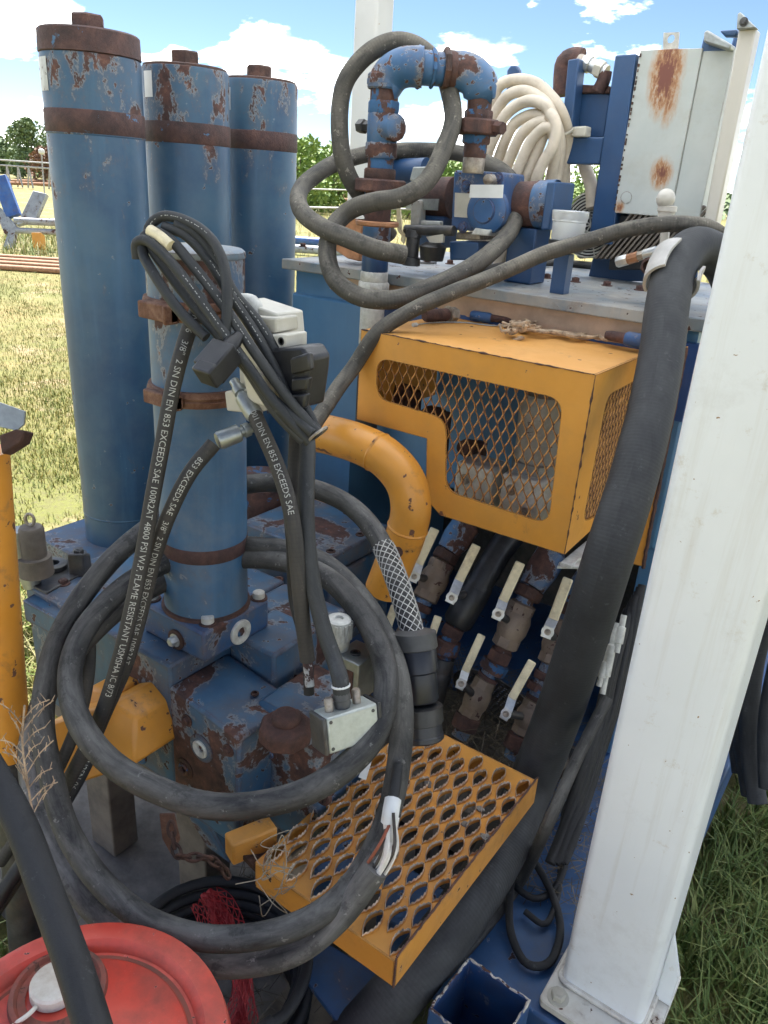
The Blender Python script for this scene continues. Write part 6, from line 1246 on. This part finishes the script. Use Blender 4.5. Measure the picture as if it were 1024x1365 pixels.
# ================================================================== THIN CABLE BUNDLE with connectors
TC = [([(300, 452, 1.105), (303, 405, 1.10), (299, 355, 1.105), (281, 318, 1.115), (247, 294, 1.13), (215, 289, 1.14), (199, 303, 1.145), (200, 325, 1.145), (222, 360, 1.14), (262, 412, 1.13), (310, 468, 1.12), (360, 528, 1.115), (417, 578, 1.11)], .0078),
      ([(425, 580, 1.115), (385, 532, 1.11), (340, 470, 1.105), (300, 410, 1.11), (258, 355, 1.12), (225, 318, 1.13), (205, 309, 1.135), (192, 317, 1.14), (190, 335, 1.14), (205, 365, 1.13), (240, 415, 1.12), (275, 450, 1.115)], .0078),
      ([(413, 590, 1.12), (372, 545, 1.105), (330, 487, 1.10), (285, 425, 1.10), (245, 370, 1.11), (212, 333, 1.12), (193, 320, 1.13), (182, 325, 1.14), (183, 345, 1.15)], .0078),
      ([(419, 584, 1.125), (392, 545, 1.13), (366, 490, 1.13), (338, 440, 1.13), (308, 395, 1.13), (277, 345, 1.13), (245, 312, 1.135), (218, 302, 1.14)], .0078),
      ([(424, 576, 1.13), (400, 530, 1.135), (375, 480, 1.135), (345, 430, 1.135), (312, 390, 1.135), (288, 345, 1.13), (262, 312, 1.13), (235, 298, 1.135)], .0078),
      ([(405, 588, 1.12), (370, 552, 1.115), (335, 500, 1.115), (304, 452, 1.115)], .0078)]
labs = ['thin grey cable looping over into the black cube connector', 'thin grey cable in the bundle, its loop hanging lowest on the left', 'thin grey cable running frontmost in the bundle', 'thin grey cable at the back of the bundle loop', 'thin grey cable on the upper side of the bundle', 'short thin grey cable below the black cube connector']
for (pts, r), lab in zip(TC, labs):
    path = hose_path(pts, .006); t = thing('thin_cable', lab, 'cable', path[0], 'thin cables in the bundle'); b = MB(); b.tube(path, r, 14); b.build('cable', 'thin', t, 60)
    if len(pts) > 6: lettering(t, path, r, '-- - --- - --  - ---- -- -   - -- --- -- -', .16, .011, side, lift=.0003, name='print_marks')
path = hose_path([(219, 318, 1.118), (208, 310, 1.124)], .004); b = MB(); b.tube(hose_path([(200, 307, 1.132), (214, 316, 1.125), (228, 328, 1.12)], .005), .0086, 14); tag(b.build('tape_band', 'handle'), 'cream tape band around one cable of the bundle', 'tape')
# black cube connector
def cube_conn(px, py, d, w, h, dp, tilt, label):
    c = D(px, py, d); U_ = (CU * math.cos(tilt) + CR * math.sin(tilt)); R_ = (CR * math.cos(tilt) - CU * math.sin(tilt)); a = rad(-28); R2 = R_ * math.cos(a) + CF * math.sin(a); F2 = CF * math.cos(a) - R_ * math.sin(a); a = rad(24); U2 = U_ * math.cos(a) - F2 * math.sin(a) * -1; F3 = U2.cross(R2) * -1
    return thing('din_connector', label, 'connector', c), c, R2, U2, F3
t, c, R2, U2, F3 = cube_conn(291, 481, 1.085, .02, .03, .02, rad(22), 'black cube shaped solenoid plug hanging from the thin cables')
b = MB(); b.obox(c, R2 * .021, U2 * .024, F3 * .017); b.build('shell', 'black', t, bevel=.003, seg=3)
b = MB(); b.obox(c + U2 * -.026 + R2 * .004 + F3 * .002, R2 * .017, U2 * .010, F3 * .016); b.build('lower_shell', 'black', t, bevel=.003)
b = MB(); b.lathe(c + U2 * .022, U2, [(0, .0125), (.012, .0125), (.022, .0095), (.03, .0085)], 16); b.build('cable_gland', 'black', t)
b = MB(); b.lathe(c - F3 * .0172 + U2 * .012 + R2 * -.002, -F3, [(0, .0045), (.0015, .004), (.0015, 0)], 14); b.build('screw', 'zinc', t); b = MB(); b.lathe(c - F3 * .0145 + U2 * -.026 + R2 * .004, -F3, [(0, .007), (.002, .0065), (.002, 0)], 16); b.build('screw', 'zinc', t)
# tie
p = D(423, 577, 1.10); b = MB(); fr_t = (D(395, 540, 1.11) - D(425, 580, 1.11)).normalized(); b.lathe(p - fr_t * -.0 + CF * .016, fr_t, [(-.002, .0165), (0, .0175), (.002, .0165)], 24, False); tag(b.build('wire_tie', 'bolt'), 'steel wire tie gathering the thin cable bundle', 'tie')

# ================================================================== SOLENOID VALVE beside the short cylinder
vx, vy = A(352, 480, 1, .90).x, .90
t = thing('solenoid_valve', 'cream directional valve with black coil beside the short blue cylinder', 'valve', A(352, 560, 1, .9))
def vbox(pts, y, th, nm, mat, bev=.003): b = MB(); b.prism([A(x, y_, 1, y) for x, y_ in pts], (0, th, 0)); return b.build(nm, mat, t, bevel=bev)
vbox([(299, 522), (338, 516), (340, 552), (302, 548)], .84, .07, 'subplate', 'cream'); vbox([(316, 400), (369, 418), (380, 530), (320, 545)], .865, .06, 'body', 'cream'); vbox([(322, 420), (368, 424), (368, 444), (322, 444)], .85, .05, 'upper_block', 'cream'); vbox([(342, 446), (380, 446), (380, 466), (345, 466)], .84, .05, 'port_block', 'cream')
for px in (350, 375): b = MB(); b.lathe(A(px, 455, 1, .8395), (0, -1, 0), [(0, .006), (.001, .006), (.001, .0045), (-.0, .004), (0, 0)], 14); b.build('port', 'darksteel', t)
b = MB(); b.tube(spline([A(305, 402, 1, .87), A(322, 402, 1, .87), A(336, 404, 1, .87), A(341, 414, 1, .87), A(341, 424, 1, .87)], .004), .0125, 16); b.build('elbow', 'plug', t, 60); b = MB(); b.lathe(A(341, 426, 1, .87), (0, 0, -1), [(0, .015), (.010, .015)], 6); b.build('elbow_nut', 'zinc', t)
b = MB(); b.lathe(A(366, 434, 1, .87), (1, -.2, 0), [(0, .008), (.008, .008), (.010, .005)], 10); b.build('grub_screw', 'zinc', t)
vbox([(358, 465), (402, 462), (412, 478), (410, 500), (404, 545), (372, 540), (364, 500)], .83, .05, 'coil', 'black', .005); vbox([(386, 478), (411, 470), (413, 494), (388, 500)], .82, .012, 'coil_rib', 'black', .003); vbox([(388, 505), (411, 503), (408, 520), (388, 522)], .82, .012, 'coil_rib', 'black', .003); vbox([(386, 527), (408, 525), (405, 544), (386, 545)], .82, .012, 'coil_rib', 'black', .003)
b = MB(); b.lathe(A(389, 466, 1, .85), (0, 0, 1), [(-.004, .011), (.003, .011), (.004, .009)], 16); b.build('coil_nut', 'bolt', t)
vbox([(322, 492), (352, 500), (358, 545), (330, 535)], .83, .02, 'side_cover', 'cream', .004)
JC = D(462, 965, 1.13); JX = (D(508, 938, 1.15) - D(432, 962, 1.10)).normalized(); JZ = (CU + CF * -.15 - CR * .08); JZ = (JZ - JX * JZ.dot(JX)).normalized(); JY = JZ.cross(JX)
hose('grey_cable', [(404, 560, 1.22), (410, 590, 1.20), (409, 640, 1.18), (409, 700, 1.17), (416, 770, 1.165), (432, 840, 1.16), (446, 880, 1.15), JC + JX * -.004 + JZ * .068, JC + JX * -.004 + JZ * .05], .0125, 'thin', 'stout grey cable dropping from the coil into the junction box', 'cable', 16)
hose('grey_cable', [(398, 548, 1.235), (394, 610, 1.23), (392, 690, 1.23), (398, 770, 1.24), (404, 840, 1.25)], .012, 'hyd', 'dusty black cable behind the stout grey cable', 'cable', 16)
# ================================================================== JUNCTION BOX
t = thing('junction_box', 'small grey aluminium junction box on the blue block below the cable', 'junction box', JC)
b = MB(); b.obox(JC, JX * .042, JZ * .027, JY * .022); b.build('box_body', 'alu', t, bevel=.003); b = MB(); b.obox(JC + JX * .0455, JX * .0032, JZ * .0275, JY * .0225); b.build('end_gasket', 'black', t, bevel=.002); b = MB(); b.obox(JC - JX * .0455, JX * .0032, JZ * .0275, JY * .0225); b.build('end_gasket', 'darksteel', t, bevel=.002)
fs_ = -JY if (-JY).dot(CAM - JC) > 0 else JY
for u, v in ((-.036, .02), (.036, -.02), (-.036, -.02), (.034, .018)): b = MB(); b.lathe(JC + JX * u + JZ * v + fs_ * .022, fs_, [(0, .0028), (.0008, .0026), (.0008, 0)], 12); b.build('screw', 'darksteel', t)
for u, h_ in ((-.026, .018), (.020, .020)): b = MB(); b.lathe(JC + JX * u + JZ * .027, JZ, [(0, .0065), (h_, .0065), (h_ + .002, .005)], 14); b.build('stud', 'bolt', t)
b = MB(); b.lathe(JC + JX * -.004 + JZ * .027, JZ, [(0, .011), (.006, .013), (.012, .012), (.014, .0135), (.022, .0125), (.03, .011)], 18); b.build('cable_gland', 'blackring', t); b = MB(); b.lathe(JC + JX * -.004 + JZ * .058, JZ, [(0, .0128), (.001, .0142), (.003, .0142), (.004, .0128)], 18, False); b.build('gland_seal', 'tag', t)
b = MB(); b.lathe(JC + JX * .004 - JZ * .027, -JZ, [(0, .009), (.012, .009), (.016, .006)], 14); b.build('lower_stud', 'steel', t)
# knurled knob and steel block next to it
p = D(452, 850, 1.30); t = thing('knurled_knob', 'pale knurled knob of a small valve behind the hanging cables', 'knob', p); b = MB(); b.lathe(p, (-.05, 0, 1), [(-.03, .012), (-.02, .016), (.0, .020)], 24); prof = []; b.lathe(p, (-.05, 0, 1), [(0, .021), (.036, .021), (.038, .017), (.038, .008), (.034, .006), (.034, 0)], 24); b.build('knob_body', 'plug', t, 20)
for k in range(16): a = k * .3927; b = MB(); b.obox(p + V3(math.cos(a) * .0213, math.sin(a) * .0213, .017), V3(math.cos(a), math.sin(a), 0) * .0012, V3(-math.sin(a), math.cos(a), 0) * .0018, (0, 0, .016)); b.build('rib', 'plug', t)
pc_ = D(478, 890, 1.31); t = thing('steel_block', 'small grey steel block with dark hole and rusty side behind the junction box', 'block', pc_); b = MB(); b.box((pc_.x - .03, pc_.y - .03, pc_.z - .05), (pc_.x + .022, pc_.y + .03, pc_.z + .03)); b.build('block_body', 'steel', t, bevel=.002); b = MB(); b.box((pc_.x - .027, pc_.y - .0315, pc_.z - .05), (pc_.x + .012, pc_.y - .0305, pc_.z + .012)); b.build('rusty_face', 'rust', t); socket(t, pc_ + V3(-.004, -.006, .030), r=.009, mat='black')

# ================================================================== RED DRUM
dc = D(92, 1412, .93); t = thing('red_drum', 'muddy red plastic drum lid with white bung at the bottom left', 'drum', (dc.x, dc.y, 0)); q = V3(dc.x, dc.y, 0); z = dc.z; RD = .186
b = MB(); b.lathe(q, (0, 0, 1), [(.0, RD * .95), (.02, RD), (z - .05, RD), (z - .045, RD + .006), (z - .02, RD + .008), (z - .004, RD + .004), (z, RD - .006), (z, RD - .024), (z - .006, RD - .030), (z - .016, RD - .034)], 72); b.build('drum_body', 'redlid', t, 40)
b = MB(); b.lathe(q, (0, 0, 1), [(z - .0165, RD - .032), (z - .0155, RD - .044), (z - .0125, RD - .046)], 72, False); b.build('dirty_groove', 'reddirt', t)
b = MB(); b.lathe(q, (0, 0, 1), [(z - .014, RD - .0445), (z - .012, RD - .047), (z - .012, 0.0)], 72, False); b.build('lid_panel', 'redlid', t)
bg = A(78, 1322, 2, z - .01); b = MB(); b.lathe(bg, (0, 0, 1), [(-.002, .062), (.006, .060), (.007, .054), (.001, .050), (.001, .040)], 48, False); b.build('bung_ring', 'reddirt', t); b = MB(); b.lathe(bg + V3(-.006, 0, 0), (0, 0, 1), [(0, .032), (.014, .031), (.017, .028), (.0165, 0)], 36); bo = b.build('bung', 'bung', t); b = MB(); b.tube(spline([bg + V3(.0, -.031, .006), bg + V3(.004, -.045, .01), bg + V3(-.004, -.06, .002)], .004), .003, 8); b.build('bung_tab', 'bung', bo)
# thick hose over the drum
o, path = hose('thick_hose', [A(-700, 1250, 2, .02), A(-560, 1080, 2, .10), A(-380, 960, 2, .32), (-180, 905, 1.05), (-60, 960, 1.0), (-10, 1030, .97), (28, 1100, .93), (62, 1190, .88), (92, 1270, .83), (118, 1350, .79), (140, 1430, .76), D(150, 1500, .75) + V3(.02, 0, -.2), D(150, 1500, .75) + V3(.05, 0, -.5)], .0185, 'cable2', 'thick black hose hanging over the red drum at the lower left', n=24)
# ================================================================== YELLOW POST on the left
t = thing('yellow_post', 'orange yellow round steel post at the left edge with torn grey bracket', 'post', D(0, 1060, 1.30))
PT, PBm = D(-22, 600, 1.17), D(6, 930, 1.33); PF = PBm + (PBm - PT) * ((PBm.z - .0) / (PT.z - PBm.z)); PM = PBm + (PBm - PT) * .26; b = MB(); b.tube(resample([PT, PBm, PM], .02), .0365, 30); b.build('tube', 'elbow', t, 60); b = MB(); b.tube(resample([PM, PF], .02), .030, 24); b.build('lower_leg', 'darksteel', t, 60); b = MB(); b.lathe(V3(PF.x, PF.y, 0), (0, 0, 1), [(0, .075), (.012, .075)], 24); b.build('foot_plate', 'rustdark', t)
b = MB(); b.prism([D(*q) for q in ((-6, 534, 1.13), (34, 548, 1.15), (32, 566, 1.15), (22, 574, 1.14), (-6, 568, 1.13))], CF * .004); b.build('torn_plate', 'steel', t, bevel=.001); b = MB(); b.prism([D(*q) for q in ((-2, 580, 1.12), (20, 572, 1.13), (35, 574, 1.14), (28, 590, 1.14), (2, 606, 1.12))], CF * .03); b.build('bracket', 'rustdark', t, bevel=.003)
t = thing('yellow_box', 'orange steel box end seen between the hose loops at lower left', 'box', D(125, 1000, 1.42)); b = MB(); b.prism([D(*q) for q in ((60, 965, 1.46), (150, 938, 1.42), (180, 958, 1.42), (180, 1020, 1.42), (60, 1060, 1.46))], (0, .14, 0)); b.build('box_body', 'elbow', t, bevel=.006); b = MB(); b.prism([D(*q) for q in ((118, 915, 1.50), (150, 925, 1.47), (150, 950, 1.47), (110, 950, 1.50))], (0, .1, 0)); b.build('box_lid', 'elbow', t, bevel=.006)
# dry weed
b = MB(); rng = random.Random(6); st = hose_path([(50, 1120, 1.12), (38, 1050, 1.11), (30, 990, 1.11), (33, 940, 1.11)], .01); b.tube(st, .0016, 6)
for k in range(16):
    p = st[int((k + 3) / 20 * len(st))]; a = 1 if k % 2 else -1; e = p + CR * a * rng.uniform(.015, .045) + CU * rng.uniform(.02, .05); b.tube(spline([p, (p + e) / 2 + CU * .006, e], .006), .0009, 5)
    for j in range(4): q = p.lerp(e, .3 + .2 * j); b.tube([q, q + CR * rng.uniform(-.01, .01) + CU * .012], .0006, 4)
tag(b.build('dead_stalk', 'tape'), 'dry branched weed stalk standing before the orange yellow post', 'weed')

# ================================================================== COIL, NET, CHAIN at the bottom
t = thing('hose_coil', 'coil of thin black cable lying under the big cable loops', 'cable coil', (-.80, .52, .1))
cc0 = A(288, 1300, 2, .30); rng = random.Random(9); path = []
for k in range(9 * 40):
    a = k / 40 * 6.283; turn = k // 40; rr = .150 + .008 * (turn % 3) + .006 * mnoise.noise(V3(a * .3, turn, 0)); path.append(cc0 + V3(math.cos(a) * rr, math.sin(a) * rr, -.11 + .0185 * (k / 40) + .004 * math.sin(a * 2 + turn)))
b = MB(); b.tube(path, .0105, 12); b.build('cable', 'coil', t, 60); b = MB(); b.tube(spline([cc0 + V3(-.05, .16, .085), cc0 + V3(-.05, .175, .03), cc0 + V3(-.05, .17, -.07)], .006), .004, 8); b.build('tie', 'black', t)
# red mesh net
nt_c = A(318, 1275, 2, .16); b = MB(); rng = random.Random(12); ax_ = [D(272, 1195, 1.42), D(300, 1240, 1.38), D(322, 1300, 1.33), D(318, 1365, 1.28), D(300, 1420, 1.24)]; sp = spline(ax_, .01); fr = frames(sp); NW = 12; rows = []
for i, (p, tt, x, y) in enumerate(fr):
    wv = CR - tt * CR.dot(tt); wv.normalize(); rows.append([p + wv * (j / (NW - 1) - .5) * (.055 + .02 * math.sin(i * .3)) + CF * .02 * mnoise.noise(V3(i * .2, j * .45, 0)) + CU * .006 * mnoise.noise(V3(i * .3, j * .5, 4)) for j in range(NW)])
for i in range(len(rows) - 1):
    for j in range(NW - 1):
        a, c = (rows[i][j], rows[i + 1][j + 1]) if (i + j) % 2 else (rows[i][j + 1], rows[i + 1][j]); b.tube([a, c], .0011, 4, False)
for j in range(NW): b.tube([r[j] for r in rows], .0008, 4, False)
for s_ in range(4):
    b.tube([r[NW // 2 + s_ - 2] + CF * .012 + CR * .004 * math.sin(i * .7 + s_) for i, r in enumerate(rows)], .006, 6)
tag(b.build('net_bag', 'net', smooth=0), 'crumpled red mesh net lying inside the black coil', 'net')
# chain
t = thing('chain', 'rusty chain hanging from the manifold above the black coil', 'chain', D(235, 1140, 1.30)); cp = resample(hose_path([(228, 1098, 1.30), (232, 1125, 1.29), (240, 1143, 1.28), (262, 1142, 1.28), (285, 1147, 1.29), (305, 1168, 1.31)], .004), .017); _link = None
for i in range(len(cp) - 1):
    p, q = cp[i], cp[i + 1]; d = (q - p).normalized(); m_ = (p + q) / 2
    if _link is None:
        bb = MB(); bb.tube([V3(math.cos(a) * .0065, 0, math.sin(a) * .013) for a in np.linspace(0, 6.283, 19)], .0027, 8, False); me = bpy.data.meshes.new('link'); me.from_pydata(bb.v, [], bb.f); finish(me, 60); me.materials.append(M['rustdark']); _link = me
    o = bpy.data.objects.new('link', _link); COL.objects.link(o); o.parent = t; o.location = m_ - origin_of(t); o.rotation_euler = (d.to_track_quat('Z', 'Y').to_matrix() @ Matrix.Rotation(rad(90 * (i % 2) + 20), 3, 'Z')).to_euler()
b = MB(); b.prism([D(*q) for q in ((212, 1085, 1.33), (232, 1085, 1.32), (240, 1120, 1.31), (228, 1140, 1.31), (216, 1118, 1.32))], CF * .006); tag(b.build('hook_plate', 'rustwood', bevel=.002), 'rusty bent hook plate above the chain', 'hook')

# ================================================================== CABLES ON THE DECK
def dk(x, y, z=.275): return A(x, y, 2, z)
DC = [([dk(762, 1000, .34), dk(764, 1070, .31), dk(757, 1135, .285), dk(741, 1182), dk(714, 1198), dk(690, 1184), dk(682, 1168)], .0075, 'black cable curving onto the blue deck from the hanging bunch'),
      ([dk(672, 1115, .33), dk(705, 1140, .31), dk(735, 1190, .285), dk(747, 1240), dk(730, 1285), dk(703, 1285), dk(683, 1250), dk(679, 1205), dk(684, 1165, .285), dk(700, 1110, .31), dk(722, 1050, .34), dk(740, 1000, .37)], .0082, 'black cable making a hanging loop on the blue deck near the white post'),
      ([dk(700, 1215), dk(725, 1232), dk(742, 1200), dk(748, 1140), dk(752, 1070, .30)], .0065, 'short black cable end beside the looped cable on the deck'),
      ([dk(590, 1300, .27), dk(640, 1245, .27), dk(690, 1180, .27), (730, 1100, 1.5), (770, 1010, 1.52), (810, 930, 1.55)], .012, 'grey black hose lying between the big hose and the deck cables')]
for pts, r, lab in DC: hose('deck_cable', pts, r, 'cable2' if r < .01 else 'cable', lab, 'cable', 12)
rng = random.Random(14)
for k in range(9):
    o_ = k * 2.6; pts = [(856 - o_, 780 + k * 5, 1.78), (838 - o_ - R.uniform(0, 4), 880, 1.76 - .005 * k), (818 - o_, 955, 1.74 - .005 * k), (797 - o_ - R.uniform(0, 5), 1030, 1.71 - .005 * k), (772 - o_, 1100, 1.66), (752 - o_, 1150, 1.62)]
    hose('service_cable', pts, .009 + .002 * (k % 2), 'cable2', 'thin black cable, number %s from the white post in the hanging bunch' % ['one', 'two', 'three', 'four', 'five', 'six', 'seven', 'eight', 'nine'][k], 'cable', 10, .004, k, 'cables between big hose and post')
for k, (x0, y0, x1, y1) in enumerate(((822, 830, 803, 925), (832, 820, 822, 870), (812, 868, 798, 915))):
    p0, p1 = D(x0, y0, 1.56), D(x1, y1, 1.55); b = MB(); d = p1 - p0; L = d.length; b.lathe(p0, d, [(0, .006), (L * .3, .006), (L * .32, .009), (L * .75, .009), (L * .76, .006), (L, .006)], 12); tag(b.build('cable_end', 'plug'), ['long white cable end sleeve lowest of those beside the big hose', 'short white cable end sleeve nearest the white post', 'white cable end sleeve closest to the big hose'][k], 'sleeve')
# hoses hanging right of the post
for k, (pts, r) in enumerate((([(1010, 560, 1.9), (990, 720, 1.95), (978, 840, 2.0), (985, 960, 2.02), (1000, 1060, 2.0)], .022), ([(1050, 640, 1.85), (1030, 780, 1.9), (1003, 900, 1.95), (1000, 1000, 1.97), (1010, 1070, 1.95)], .024), ([(975, 640, 2.05), (968, 800, 2.08), (972, 930, 2.08), (985, 1030, 2.05)], .018), ([(1060, 700, 1.8), (1040, 860, 1.85), (1022, 960, 1.9), (1022, 1050, 1.9)], .02))):
    hose('hanging_hose', pts, r, 'hose_big', 'dark hose hanging to the grass behind the white post, ' + ['long pale edged one', 'thickest one', 'leftmost one', 'one cut by the photo edge'][k], 'hose', 16)

for o in list(bpy.data.objects):
    if 'ax' in o: del o['ax']
